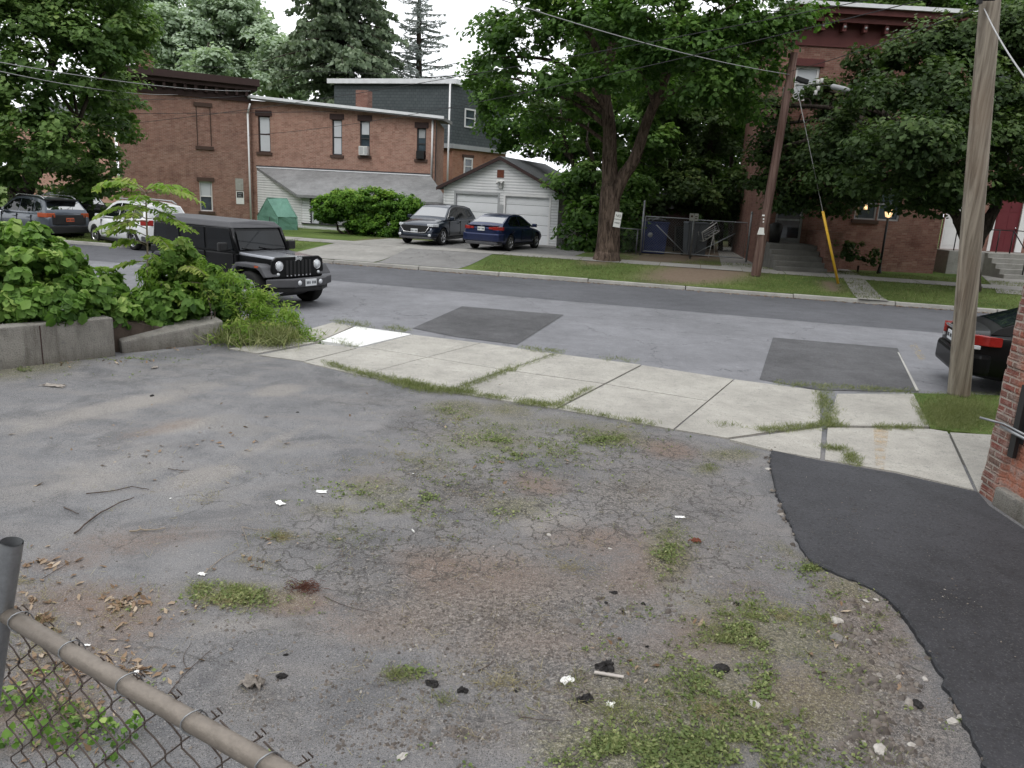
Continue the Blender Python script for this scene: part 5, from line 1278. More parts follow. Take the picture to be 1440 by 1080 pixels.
def crown(name, par, mat, lobes, dens=2., leaves=60, cr=.6, size=.2, shape='q', flat=.55, shell=.62, up=.9, low=-.75, droop=0., label=None):
    C, O, T = clusters(lobes, dens, leaves, cr, flat, shell, low)
    n = len(C); N = O+np.array([0, 0, up])+RNG.normal(size=(n, 3))*.45
    A_ = RNG.normal(size=(n, 3)); A_[:, 2] -= droop
    off = np.array(par.location) if par else 0
    o = leafobj(name, par, mat, C-off, N, A_, size*RNG.uniform(.45, 1.55, n), T, shape)
    if label: o['label'] = label
    return o
def smooth(pts, n=5):
    P = [Vector(p) for p in pts]; out = []
    for i in range(len(P)-1):
        p0, p1, p2, p3 = P[max(i-1, 0)], P[i], P[i+1], P[min(i+2, len(P)-1)]
        for k in range(n):
            t = k/n; out.append(.5*((2*p1)+(-p0+p2)*t+(2*p0-5*p1+4*p2-p3)*t*t+(-p0+3*p1-3*p2+p3)*t**3))
    return out+[P[-1]]
def limb(mb, pts, r0, r1, n=8, wob=.0, seg=5):
    q = smooth(pts, seg); m = len(q)
    q = [p+Vector((random.uniform(-wob, wob), random.uniform(-wob, wob), 0)) if 0 < i < m-1 else p for i, p in enumerate(q)]
    rs = [r0+(r1-r0)*(i/(m-1))**.8 for i in range(m)]
    mb.tube(q, rs, n)
    return q
def branches(mb, stems, lobes, r=.09, twigs=4):
    """from the nearest point of the stems to each lobe, then twigs in it"""
    pool = [p for s in stems for p in s[len(s)//4:]]
    for c, rad in lobes:
        c = Vector(c)
        below = [p for p in pool if p.z < c.z+.3] or pool
        a = min(below, key=lambda p: (p-c).length+.5*abs(p.z-c.z+1.2))
        L = (c-a).length
        mid = a.lerp(c, .5)+Vector((0, 0, .12*L))
        rr = min(r*1.6, r*.4+.02*L)
        q = limb(mb, [a, mid, c], rr, rr*.3, 6, .02*L/3)
        for _ in range(twigs):
            d = Vector(rnd(1)[0])*Vector(rad).length*.5; d.z = abs(d.z)*.6
            b = q[random.randint(len(q)//3, len(q)-1)]
            limb(mb, [b, b+d*.5+Vector((0, 0, .1)), b+d], rr*.3, .012, 5, .03, 3)
def lob(px, py, Y, rx, ry=None, depth=None, j=0.):
    ry = ry or rx; c = A(px, py, Y); k = Y/CF
    return (tuple(c), (rx*k, (depth if depth else (rx+ry)/2)*k, ry*k))
def base_at(px, py): return GF(px, py)
# ---- big street tree
b = base_at(853, 366); Yt = b.y
root = thing('street_tree', 'tall forked street tree with rough brown bark on the verge', 'tree', b)
def loc(px, py, Y): return A(px, py, Y)-b
stems = []
mb = MB()
s1_ = [b-b, loc(856, 330, Yt), loc(857, 290, Yt), loc(858, 262, Yt)]
q1 = limb(mb, [Vector((0, 0, -.2))]+s1_[1:], .50, .34, 14)
mb.tube([(0, 0, -.3), (0, 0, .1), (0, 0, .5)], [.66, .52, .42], 14)
q2 = limb(mb, [loc(858, 268, Yt), loc(857, 220, Yt), loc(857, 180, Yt+.1), loc(850, 120, Yt+.2), loc(862, 60, Yt+.3), loc(868, -10, Yt+.2), loc(872, -90, Yt)], .33, .12, 10)
q3 = limb(mb, [loc(862, 278, Yt), loc(875, 250, Yt-.1), loc(893, 222, Yt-.3), loc(910, 170, Yt-.5), loc(935, 110, Yt-.9), loc(950, 50, Yt-1.1), loc(962, 0, Yt-1.2), loc(985, -80, Yt-1.4)], .29, .09, 10)
q4 = limb(mb, [loc(853, 110, Yt+.2), loc(835, 60, Yt), loc(812, 20, Yt-.4), loc(790, -40, Yt-.8)], .17, .06, 8)
q5 = limb(mb, [loc(915, 150, Yt-.5), loc(948, 128, Yt-1), loc(1000, 115, Yt-1.6), loc(1050, 90, Yt-2)], .13, .04, 7)
lobes = [lob(*a) for a in [(700, 80, Yt-.5, 34, 26), (745, 40, Yt-1.2, 48, 34), (790, 100, Yt-2, 40, 30), (720, 130, Yt+1, 34, 24), (830, 30, Yt-2.2, 50, 34), (880, 90, Yt-2.6, 44, 30), (905, 20, Yt-3, 50, 34), (960, 60, Yt-3, 52, 34), (1010, 20, Yt-3, 52, 34), (1030, 90, Yt-2.8, 46, 30), (985, 120, Yt-2.6, 42, 26), (935, 135, Yt+.6, 34, 22),
    (760, 165, Yt+.8, 34, 22), (815, 150, Yt+1.2, 34, 22), (1055, 140, Yt-2, 34, 22), (1085, 100, Yt-2, 22, 16), (1110, 20, Yt-2.5, 40, 22), (1075, 45, Yt-2.5, 40, 30), (770, -40, Yt-1, 70, 40), (860, -60, Yt-1, 80, 50), (960, -60, Yt-2, 80, 50), (1060, -50, Yt-2.5, 70, 40), (850, -150, Yt, 90, 60), (960, -150, Yt-1, 90, 60), (690, 40, Yt, 26, 22), (668, 105, Yt+.3, 18, 14), (870, 60, Yt+3, 60, 60), (960, 80, Yt+3, 60, 50)]]
ll = [(tuple(Vector(c)-b), r) for c, r in lobes]
branches(mb, [q2, q3, q4, q5], ll, .10, 4)
mb.build('trunk', M['bark'], root, uv=False)
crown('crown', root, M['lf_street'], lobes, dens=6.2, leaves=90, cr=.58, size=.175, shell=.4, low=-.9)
# notice on the tree
sg = thing('notice_sign', 'small white no parking notice tilted on the street tree trunk', 'sign', A(868.5, 309, Yt-.52), 0)
sw_ = 9.5/CF*Yt/2; sh_ = 20/CF*Yt/2
mb = MB(); mb.prism([(-sw_, -sh_), (sw_, -sh_), (sw_+.0, sh_), (-sw_, sh_)], -.012, 0, axis='y', M=Matrix.Rotation(.11, 4, 'Y')); mb.build('board', M['paper'], sg)
def text(par, s, size, loc, mat, rot=(PI/2, 0, 0), name='lettering'):
    cu = bpy.data.curves.new(name, 'FONT'); cu.body = s; cu.size = size; cu.extrude = .002; cu.align_x = 'CENTER'; cu.align_y = 'CENTER'
    tmp = bpy.data.objects.new(name, cu); COL.objects.link(tmp); bpy.context.view_layer.update()
    me = bpy.data.meshes.new_from_object(tmp.evaluated_get(bpy.context.evaluated_depsgraph_get())); bpy.data.objects.remove(tmp)
    o = link(name, me, par, mat); o.location = loc; o.rotation_euler = rot; return o
for k, s in enumerate(['NO', 'PARKING', 'HERE']): text(sg, s, [.13, .062, .085][k], (.02-.016*k, -.016, .14-.13*k), M['black'], (PI/2, .11, 0))
# ---- undergrowth trees behind the garage and gates
def tree(name, label, cat, basept, stempts, lobes, mat, bk='bark2', r=(.2, .07), dens=2.4, leaves=55, cr=.6, size=.2, group=None, twigs=2, shell=.5, shape='q', flat=.55, up=.9, low=-.9):
    basept = Vector(basept); root = thing(name, label, cat, basept, 0, group)
    mb = MB(); st = []
    for s in stempts:
        st.append(limb(mb, [Vector((0, 0, -.1)) if s[0] is None else Vector(s[0])-basept]+[Vector(p)-basept for p in s[1:]], r[0], r[1], 8, .03))
    branches(mb, st, [(tuple(Vector(c)-basept), rr) for c, rr in lobes], r[1], twigs)
    mb.build('trunk', M[bk], root, uv=False)
    crown('crown', root, M[mat], lobes, dens*2.1, leaves*1.4, cr, size*1.04, shape, flat, shell, up, low)
    return root
p = base_at(812, 352); p.y = 36.5
tree('leafy_shrub_tree', 'bushy broadleaf tree crowding the right side of the white garage', 'tree', (A(815, 345, 36.5).x, 36.5, .4), [[None, A(812, 260, 36.5), A(790, 180, 36.5)], [None, A(835, 250, 36), A(825, 200, 36)]],
     [lob(*a) for a in [(815, 330, 34.5, 28, 22), (838, 300, 35, 26, 24), (800, 262, 36, 26, 18), (830, 250, 36, 30, 22), (770, 205, 40, 34, 20), (812, 205, 37, 34, 22), (735, 175, 41, 38, 24), (785, 150, 39, 38, 26), (830, 160, 37, 26, 24), (715, 195, 42, 24, 12), (812, 300, 35, 16, 22), (700, 150, 42, 30, 30), (690, 110, 42, 30, 24)]], 'lf_street', size=.2, dens=3.2)
tree('thicket', 'dark leafy thicket hanging over the low fence just right of the street tree', 'tree', (A(872, 340, 36.).x, 36., .4), [[None, A(874, 310, 36.), A(868, 280, 36)]], [lob(*a) for a in [(872, 335, 35.2, 22, 20), (885, 300, 35.6, 20, 26), (866, 290, 36, 24, 22), (890, 262, 36.5, 26, 22), (900, 330, 36.8, 14, 22), (842, 335, 35.6, 16, 18)]], 'lf_street', r=(.12, .06), dens=3., size=.17)
tree('thicket', 'dark foliage hanging low over the bins and the tipped chair', 'tree', (A(1015, 330, 39.5).x, 39.5, .4), [[None, A(1015, 300, 39.5), A(1000, 270, 39)]], [lob(*a) for a in [(940, 285, 38, 34, 14), (985, 278, 38, 34, 16), (1022, 290, 39, 22, 22), (1000, 300, 40, 26, 16), (960, 262, 38, 40, 18), (1035, 260, 38, 20, 26)]], 'lf_dark', r=(.14, .06), dens=3., size=.19)
for i, (px, Y, h0, lb_) in enumerate([(905, 40., 250, 'slim dark tree just right of the street tree, behind the gates'), (945, 42., 240, 'second dark tree behind the gates, over the blue bin'), (1000, 41., 230, 'thick dark trunked tree above the leaning aluminium ladder chair'), (1030, 44., 220, 'yellow green tree beside the right brick house wall')]):
    tree('background_tree', lb_, 'tree', (A(px, 330, Y).x, Y, .4), [[None, A(px-3, 250, Y), A(px+4, 120, Y)]],
         [lob(px+dx, py, Y+random.uniform(-2, 1), rx, ry) for dx, py, rx, ry in [(-18, 230, 28, 20), (14, 200, 30, 22), (-10, 165, 34, 24), (20, 140, 34, 24), (-22, 120, 30, 24), (6, 270, 22, 16), (-24, 285, 16, 14), (20, 255, 18, 14), (0, 90, 40, 28)]], 'lf_street' if i in (0, 3) else 'lf_dark', r=(.28 if i == 2 else .16, .08), size=.22, group='dark trees behind the gates', dens=2.2)
# far wood behind
def wood(name, label, X0, X1, Y, z0, z1, mat, n, size, kind='stuff'):
    m = n; x = RNG.uniform(X0, X1, m); 
    C = []; T = []
    for i in range(m):
        k = 40; c = np.array([x[i], Y+RNG.uniform(-3, 3), RNG.uniform(z0, z1)]); s = RNG.uniform(.6, 1.3)
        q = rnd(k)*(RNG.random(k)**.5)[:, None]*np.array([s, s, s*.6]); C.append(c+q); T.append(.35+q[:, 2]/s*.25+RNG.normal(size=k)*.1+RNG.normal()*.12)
    C = np.vstack(C); T = np.concatenate(T); n_ = len(C)
    o = leafobj(name, None, mat, C, np.array([0, -.6, .6])+RNG.normal(size=(n_, 3))*.6, RNG.normal(size=(n_, 3)), size*RNG.uniform(.6, 1.4, n_), T)
    tag(o, label, 'trees', kind=kind); return o
wood('distant_wood', 'dark mass of trees filling the back of the yards behind the garage and gates', 3., 22., 52., .5, 13.5, M['lf_dark'], 900, .42)
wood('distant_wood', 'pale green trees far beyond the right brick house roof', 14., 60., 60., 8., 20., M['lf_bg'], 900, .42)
# right dark maple
b = base_at(1368, 402); b = Vector((A(1368, 395, 26.).x, 26., zfar(A(1368, 395, 26.).x, 26.)))
Ym = 26.
tree('maple_tree', 'large dark leaved maple spreading in front of the right brick house', 'tree', b, [[None, A(1366, 360, Ym), A(1352, 318, Ym), A(1335, 285, Ym), A(1300, 230, Ym)], [None, A(1368, 350, Ym), A(1390, 312, Ym), A(1405, 270, Ym), A(1420, 200, Ym)]],
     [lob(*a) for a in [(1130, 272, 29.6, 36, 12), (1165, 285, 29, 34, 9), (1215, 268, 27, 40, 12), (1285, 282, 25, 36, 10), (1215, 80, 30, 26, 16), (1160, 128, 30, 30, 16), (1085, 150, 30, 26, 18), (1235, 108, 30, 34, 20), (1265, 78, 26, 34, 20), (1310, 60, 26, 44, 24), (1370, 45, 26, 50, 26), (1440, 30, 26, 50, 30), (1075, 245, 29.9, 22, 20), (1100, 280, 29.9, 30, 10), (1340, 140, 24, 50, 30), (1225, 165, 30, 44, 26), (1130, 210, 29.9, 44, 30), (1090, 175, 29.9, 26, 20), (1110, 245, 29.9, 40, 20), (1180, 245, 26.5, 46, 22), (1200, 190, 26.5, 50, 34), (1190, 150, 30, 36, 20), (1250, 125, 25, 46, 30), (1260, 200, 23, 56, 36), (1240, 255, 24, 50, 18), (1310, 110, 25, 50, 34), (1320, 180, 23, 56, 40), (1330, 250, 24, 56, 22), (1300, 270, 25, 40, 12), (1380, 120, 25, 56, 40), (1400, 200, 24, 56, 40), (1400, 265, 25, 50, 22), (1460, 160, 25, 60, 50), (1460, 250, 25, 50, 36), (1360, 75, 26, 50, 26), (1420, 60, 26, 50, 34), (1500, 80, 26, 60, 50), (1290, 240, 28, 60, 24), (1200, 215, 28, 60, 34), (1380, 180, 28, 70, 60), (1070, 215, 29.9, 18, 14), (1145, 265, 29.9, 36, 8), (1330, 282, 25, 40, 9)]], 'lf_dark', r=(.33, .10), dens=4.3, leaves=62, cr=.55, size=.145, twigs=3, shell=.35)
# left maples
tree('maple_tree', 'big yellow green maple filling the upper left corner', 'tree', (A(20, 300, 33.).x, 33., .2), [[None, A(30, 275, 33), A(45, 230, 33), A(60, 160, 33), A(75, 80, 33)], [None, A(20, 250, 33), A(8, 180, 33), A(-10, 90, 33)], [None, A(40, 262, 33), A(75, 215, 32), A(110, 170, 31.5)]],
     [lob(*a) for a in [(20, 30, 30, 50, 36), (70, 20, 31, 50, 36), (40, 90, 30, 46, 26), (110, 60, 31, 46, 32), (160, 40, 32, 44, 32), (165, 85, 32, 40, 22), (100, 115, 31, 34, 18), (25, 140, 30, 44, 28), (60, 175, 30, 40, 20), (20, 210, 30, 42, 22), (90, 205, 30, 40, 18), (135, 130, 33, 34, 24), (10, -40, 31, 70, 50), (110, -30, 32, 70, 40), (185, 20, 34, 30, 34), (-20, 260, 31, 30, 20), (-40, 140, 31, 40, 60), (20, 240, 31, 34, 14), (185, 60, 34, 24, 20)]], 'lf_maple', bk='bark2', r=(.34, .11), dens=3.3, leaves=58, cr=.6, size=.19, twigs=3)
tree('maple_tree', 'lower maple with a dark drooping crown touching the brick house at left', 'tree', (A(125, 310, 36.).x, 36., .2), [[None, A(128, 280, 36), A(130, 230, 36), A(135, 180, 36)]],
     [lob(*a) for a in [(120, 190, 34, 40, 22), (155, 160, 35, 34, 22), (165, 120, 36, 30, 24), (90, 235, 34, 34, 18), (135, 225, 34, 36, 20), (115, 260, 34, 34, 16), (145, 250, 35, 22, 16), (75, 225, 35, 30, 16), (178, 150, 37, 20, 22), (110, 275, 35, 26, 10), (180, 180, 38, 16, 20)]], 'lf_maple', bk='bark2', r=(.26, .09), dens=3., leaves=56, cr=.55, size=.18)
# hazy background broadleaf trees
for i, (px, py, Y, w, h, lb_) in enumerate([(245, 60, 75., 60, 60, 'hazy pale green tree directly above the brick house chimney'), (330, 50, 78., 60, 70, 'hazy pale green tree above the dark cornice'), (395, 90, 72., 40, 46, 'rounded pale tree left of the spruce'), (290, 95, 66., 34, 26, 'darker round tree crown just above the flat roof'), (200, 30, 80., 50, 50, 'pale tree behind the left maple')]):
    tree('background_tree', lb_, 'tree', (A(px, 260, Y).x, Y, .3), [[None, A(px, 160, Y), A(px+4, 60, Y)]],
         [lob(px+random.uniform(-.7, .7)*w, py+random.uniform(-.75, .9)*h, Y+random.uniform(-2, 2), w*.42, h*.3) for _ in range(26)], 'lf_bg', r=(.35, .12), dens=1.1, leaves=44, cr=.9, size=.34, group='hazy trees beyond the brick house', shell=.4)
# trees over the right roof
for i, (px, Y, lb_) in enumerate([(1180, 46., 'tall tree rising behind the left end of the right house roof'), (1300, 48., 'tall tree rising behind the middle of the right house roof'), (1420, 46., 'tall tree behind the wooden pole top')]):
    tree('background_tree', lb_, 'tree', (A(px, 300, Y).x, Y, .4), [[None, A(px, 160, Y), A(px, 20, Y)]], [lob(px+random.uniform(-70, 70), random.uniform(-50, 70), Y+random.uniform(-2, 2), 34, 24) for _ in range(14)], 'lf_street' if i != 1 else 'lf_maple', r=(.3, .1), dens=1.8, leaves=50, cr=.75, size=.26, group='tall trees behind the right house')
# ---- conifers
def conifer(name, label, px, Y, ptop, pbase, halfw, mat, needles, nwh, gap=0., droop=.35, bk='bark2', nsize=.4):
    T = A(px, ptop, Y); Bz = .3; H_ = T.z-Bz
    root = thing(name, label, 'tree', (T.x, Y, Bz))
    mb = MB(); limb(mb, [(0, 0, -.3), (0.1, 0, H_*.4), (-.05, 0, H_*.75), (0, 0, H_)], H_*.018+.12, .04, 8)
    C = []; N = []; D = []; tone = []
    z = H_*.25
    hw = halfw/CF*Y
    while z < H_*.985:
        f = (1-z/H_)/.75; L0 = hw*min(1., f**.8*1.05+.06)
        for k in range(nwh):
            if random.random() < gap: continue
            a = random.uniform(0, 2*PI); L = L0*random.uniform(.6, 1.15); up_ = random.uniform(.0, .25)
            pts = []
            for q in range(6):
                t_ = q/5; pts.append(Vector((math.cos(a)*L*t_, math.sin(a)*L*t_, z+L*(up_*t_-droop*t_*t_+.12*t_**3))))
            mb.tube(pts, [.05*(1-q*.17)*L/3+.01 for q in range(6)], 4, cap=False)
            m = int(needles*L)
            for _ in range(m):
                t_ = random.uniform(.12, 1.05); i0 = min(4, int(t_*5)); p0 = pts[i0].lerp(pts[i0+1], t_*5-i0)
                side = Vector((-math.sin(a), math.cos(a), 0))*random.gauss(0, .18*L*(1.1-t_)+.05)
                hang = random.uniform(0, .5)*(1 if needles > 30 else .3)
                C.append(p0+side-Vector((0, 0, hang*.8+abs(side.length)*.2))); 
                dv = Vector((math.cos(a)*.5, math.sin(a)*.5, 0))+side.normalized()*.7+Vector((0, 0, -1.1 if needles > 30 else -.1))*random.random()
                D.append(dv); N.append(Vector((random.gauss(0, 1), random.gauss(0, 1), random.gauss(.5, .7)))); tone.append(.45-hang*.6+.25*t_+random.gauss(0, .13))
        z += H_*.022*random.uniform(.7, 1.3)
    mb.build('trunk', M[bk], root, uv=False)
    C = np.array([tuple(c) for c in C]); leafobj('crown', root, M[mat], C, np.array([tuple(c) for c in N]), np.array([tuple(c) for c in D]), nsize*RNG.uniform(.6, 1.4, len(C)), np.array(tone), 'lance' if needles < 30 else 'q')
conifer('spruce_tree', 'tall dark spruce with drooping branches behind the brick house', 478, 62., -130, 130, 120, 'lf_spruce', 46, 7, .16, .42, nsize=.36)
conifer('larch_tree', 'thin grey sparse conifer against the white sky, above the slate house', 592, 64., -70, 120, 66, 'lf_larch', 26, 6, .15, .12, bk='bark2', nsize=.32)
conifer('spruce_tree', 'smaller dark spruce crown half hidden between the tall spruce and the sparse conifer', 535, 66., 5, 130, 62, 'lf_spruce', 40, 6, .2, .34, nsize=.34)
# ---- yew hedge in front of the lean-to
Yh = 37.6
root = thing('yew_bush', 'big rounded bright green yew bush in front of the lean-to porch', 'bush', (A(520, 338, Yh).x, Yh, .4))
mb = MB(); hb = Vector(root.location)
for px, pt in ((505, 300), (495, 290), (520, 300), (540, 300), (475, 300), (565, 300)):
    limb(mb, [Vector((A(500+(px-500)*.35, 335, Yh).x-hb.x, -.2, -.1)), A(490+(px-500)*.6, 322, Yh)-hb, A(px, pt, Yh)-hb], .08, .03, 6, .04)
mb.build('trunk', M['bark2'], root, uv=False)
crown('crown', root, M['lf_hedge'], [lob(*a) for a in [(467, 292, Yh, 26, 17), (490, 286, Yh, 32, 19), (525, 287, Yh-.3, 34, 20), (558, 292, Yh-.2, 32, 22), (580, 302, Yh, 20, 20), (540, 318, Yh, 44, 24), (515, 308, Yh-.2, 30, 16), (575, 325, Yh, 22, 18), (457, 300, Yh, 18, 12), (505, 325, Yh+.5, 20, 18)]], dens=60, leaves=60, cr=.18, size=.10, shell=.72, flat=.8, up=.8, low=-.98)
root2 = thing('small_shrub', 'low dark shrub at the foot of the slope beneath the left maples', 'shrub', (A(145, 296, 34.).x, 34., .3))
crown('foliage', root2, M['lf_dark'], [lob(145, 290, 34, 12, 9), lob(75, 268, 40, 40, 8), lob(110, 280, 38, 30, 7)], dens=12, leaves=40, cr=.25, size=.14)
# planters / bushes by the right steps
for px, py, w, h, lb_ in ((1180, 352, 24, 18, 'dark bush beside the brick step wall of the right house'), (1210, 356, 26, 14, 'low dark bush under the lit window')):
    c = A(px, py, 29.8); r_ = thing('dark_bush', lb_, 'bush', (c.x, c.y, .4)); mb = MB(); mb.tube([(0, 0, 0), (0, 0, .3)], .04, 6); mb.build('stem', M['bark2'], r_)
    crown('foliage', r_, M['lf_dark'], [lob(px, py, 29.8, w, h)], dens=16, leaves=40, cr=.2, size=.11)
# ---- retaining walls, vine bank
wA, wB = G(-260, 556, .03), G(163, 501, .03)
hz = A(163, 445, wB.y).z
wd = (wB-wA); wl = wd.length; wa_ = math.atan2(wd.y, wd.x)
root = thing('retaining_wall', 'thick weathered concrete retaining wall under the vines at the left', 'wall', (wA.x, wA.y, 0), wa_)
mb = MB(); mb.box(0, 0, -.1, wl, .30, hz-.02); o = mb.build('wall', M['wallconc'], root, bevel=.02)
mb = MB(); mb.box(wl-1.02, -.004, 0, wl-1.005, .002, hz-.04); mb.build('joint', M['dkbrown'], root)
lA, lB = G(172, 497, .03), G(316, 482, .03); lA2, lB2 = G(182, 482, .03), G(300, 470, .03)
wd = (lB-lA); wl2 = wd.length
hz2 = A(240, 462, (lA.y+lB.y)/2).z
root = thing('low_wall', 'low broken concrete kerb wall between the taller wall and the weeds', 'wall', (lA.x, lA.y, 0), math.atan2(wd.y, wd.x))
mb = MB(); mb.add([(0, 0, -.1), (wl2, 0, -.1), (wl2, .34, -.1), (0, .34, -.1), (0, 0.02, hz2-.14), (wl2, .02, hz2+.06), (wl2-.02, .34, hz2+.12), (.02, .34, hz2-.06)], [(3, 2, 1, 0), (4, 5, 6, 7), (0, 1, 5, 4), (1, 2, 6, 5), (2, 3, 7, 6), (3, 0, 4, 7)])
mb.build('wall', M['wallconc'], root, bevel=.03)
# soil bank behind the walls
mb = MB()
n1_ = Vector((-math.sin(wa_), math.cos(wa_), 0))
pts = [wA+n1_*.28, wB+n1_*.28, lB+Vector((-.1, .4, 0)), lB+Vector((-.4, 1.6, 0)), wB+n1_*2.6, wA+n1_*3.]
zz = [hz-.08, hz-.08, .05, .02, .1, .15]
bmv = [(p.x, p.y, z) for p, z in zip(pts, zz)]
mb.add(bmv+[(p.x, p.y, -.05) for p in pts], [(0, 1, 4, 5), (1, 2, 3, 4)]+[(i, (i+1) % 6, 6+(i+1) % 6, 6+i) for i in range(6)])
tag(mb.build('soil_bank', M['soil'], recalc=True), kind='structure')
def bushmass(name, label, cat, lobes, mat, dens, leaves, cr, size, shape='leaf', shell=.7, up=.45, root=None, low=-.6, flat=.8, stems=True, stuff=None):
    c = Vector(lobes[0][0]); root = thing(name, label, cat, (c.x, c.y, 0.05))
    if stems:
        mb = MB(); 
        for c_, r_ in lobes:
            for _ in range(2):
                b_ = Vector((c_[0]+random.uniform(-.2, .2), c_[1]+random.uniform(-.1, .2), .0)); e_ = Vector(c_)+Vector(rnd(1)[0])*r_[2]*.8
                limb(mb, [b_-root.location, b_.lerp(e_, .5)+Vector((random.uniform(-.15, .15), 0, 0))-root.location, e_-root.location], .014, .006, 5, .02)
        mb.build('stem', M['twig'], root, uv=False)
    crown('foliage', root, M[mat], lobes, dens, leaves, cr, size, shape, flat, shell, up, low)
    return root
V1 = [lob(*a) for a in [(-30, 400, 11.4, 70, 62), (40, 400, 11.3, 64, 52), (100, 420, 11.7, 54, 38), (150, 440, 12.0, 44, 26), (20, 350, 11.6, 52, 36), (70, 375, 11.9, 44, 34), (-60, 340, 11.8, 60, 50), (60, 430, 11.1, 60, 26), (0, 435, 10.9, 60, 26), (135, 405, 12.6, 40, 26)]]
bushmass('vine_thicket', 'dense heart leaved vine thicket spilling over the tall retaining wall', 'vines', V1, 'lf_vine', 80, 26, .13, .12, shell=.7)
V2 = [lob(*a) for a in [(240, 430, 12.9, 58, 34), (200, 450, 12.5, 44, 24), (285, 410, 13.3, 44, 36), (250, 380, 13.4, 36, 40), (248, 370, 13.4, 16, 16), (180, 462, 12.2, 36, 16), (290, 440, 13.2, 40, 20), (320, 400, 13.8, 26, 18)]]
bushmass('vine_thicket', 'vine covered shrub climbing up in front of the off-roader', 'vines', V2, 'lf_vine', 75, 26, .13, .115, shell=.62)
V3 = [lob(*a) for a in [(360, 470, 13.0, 46, 20), (400, 468, 13.4, 36, 16), (345, 440, 13.3, 36, 26), (330, 470, 12.7, 34, 22), (425, 472, 13.7, 26, 10), (375, 445, 13.9, 30, 18), (355, 425, 13.8, 16, 24), (378, 428, 13.9, 14, 20), (405, 440, 13.9, 14, 16), (330, 430, 13.4, 22, 22), (395, 448, 13.6, 30, 16), (430, 480, 13.2, 30, 9)]]
bushmass('weed_clump', 'clump of tall green weeds at the end of the low wall, beside the off-roader wheel', 'weeds', V3, 'lf_sumac', 70, 34, .17, .085, 'lance', shell=.35, up=.1)
bushmass('weed_shoots', 'loose feathery weed shoots leaning out of the vine shrub towards the off-roader bonnet', 'weeds', [lob(*a) for a in [(305, 385, 13.2, 26, 16), (330, 395, 13.4, 20, 12), (280, 372, 13.2, 22, 14), (300, 420, 12.9, 26, 14), (215, 395, 12.7, 18, 20), (345, 412, 13.4, 18, 16)]], 'lf_sumac', 60, 30, .16, .085, 'lance', shell=.2, up=.1)
g1, g2, g3 = G(70, 1035), G(150, 1050), G(20, 1000)
bushmass('creeping_vine', 'low leafy vine creeping on the ground behind the chain link fence', 'vine', [((g1.x, g1.y, .08), (.34, .18, .10)), ((g2.x, g2.y, .06), (.22, .14, .08)), ((g3.x, g3.y, .07), (.22, .16, .09))], 'lf_vine', 190, 10, .07, .032, 'leaf', shell=.2, stems=False)
# ---- tree of heaven seedling with long pinnate fronds
sb = A(207, 450, 12.9); sb.z = .4
root = thing('sumac_sapling', 'young sapling with long feathery arching fronds rising above the vine thicket', 'sapling', sb)
top = A(205, 272, 12.9)-sb
mb = MB(); limb(mb, [(0, 0, -.3), top*.5+Vector((.02, 0, 0)), top], .022, .012, 8)
C = []; N = []; D = []; S = []; tn = []
fr = [(top, (-.75, .1), 0.28, .95), (top, (-.45, -.3), .35, .8), (top, (-.16, .0), .62, .55), (top, (.35, -.2), .42, .65), (top, (.75, .05), .12, .95), (top, (.5, .5), .3, .8), (top*.9, (-.8, -.3), -.05, .8), (top*.88, (.85, -.35), -.12, .9), (top*.8, (.9, .2), .0, .8), (top*.78, (-.5, -.6), -.05, .7), (top*.65, (.7, -.5), .05, .7), (top*.6, (-.8, 0), .1, .6), (top*.95, (.1, -.6), .2, .6), (Vector((.5, .1, .75)), (.6, -.3), .3, .7), (Vector((.45, 0, .5)), (.8, .1), .25, .7), (Vector((.4, 0, .3)), (.7, -.4), .15, .6)]
fr += [(top*k_, (random.uniform(-1, 1), random.uniform(-.8, .4)), random.uniform(-.1, .45), random.uniform(.4, .8)) for k_ in (.99, .93, .86, .8, .72, .66, .58, .5, .45)]
for o_, d_, rise, L in fr:
    L *= 1.12; rise += .12
    dv = Vector((d_[0], d_[1], 0)).normalized(); pts = []
    for k in range(9):
        t_ = k/8; pts.append(o_+dv*L*t_*(.97-.1*t_)+Vector((0, 0, rise*L*1.5*t_-L*.75*t_*t_*(.4+rise))))
    mb.tube(pts, [.008*(1-.08*k) for k in range(9)], 5)
    side = Vector((-dv.y, dv.x, 0))
    m = int(17*L/.7)
    tb = random.uniform(.35, .8)
    for k in range(m):
        t_ = .16+.84*k/m; i0 = min(7, int(t_*8)); p0 = pts[i0].lerp(pts[i0+1], t_*8-i0); tang = (pts[i0+1]-pts[i0]).normalized()
        for s in (-1, 1):
            ll_ = .175*(1.1-abs(t_-.5)*.9)*random.uniform(.85, 1.1)
            dd_ = (side*s+tang*.45+Vector((0, 0, -.35))+Vector(rnd(1)[0])*.28).normalized()
            C.append(p0+dd_*ll_*.5); D.append(dd_); N.append(Vector((0, 0, 1))+side*s*.35+Vector(rnd(1)[0])*.45); S.append(ll_); tn.append(tb+random.gauss(0, .1))
mb.build('stem', M['paletwig'], root, uv=False)
SHAPES['lf2'] = (np.array([(-.5, 0, 0), (-.25, -.17, .03), (.25, -.13, .02), (.55, 0, -.08), (.25, .13, .02), (-.25, .17, .03)]), SHAPES['leaf'][1])
leafobj('fronds', root, M['lf_sumac'], np.array([tuple(c) for c in C]), np.array([tuple(c) for c in N]), np.array([tuple(c) for c in D]), np.array(S), np.array(tn), 'lf2')
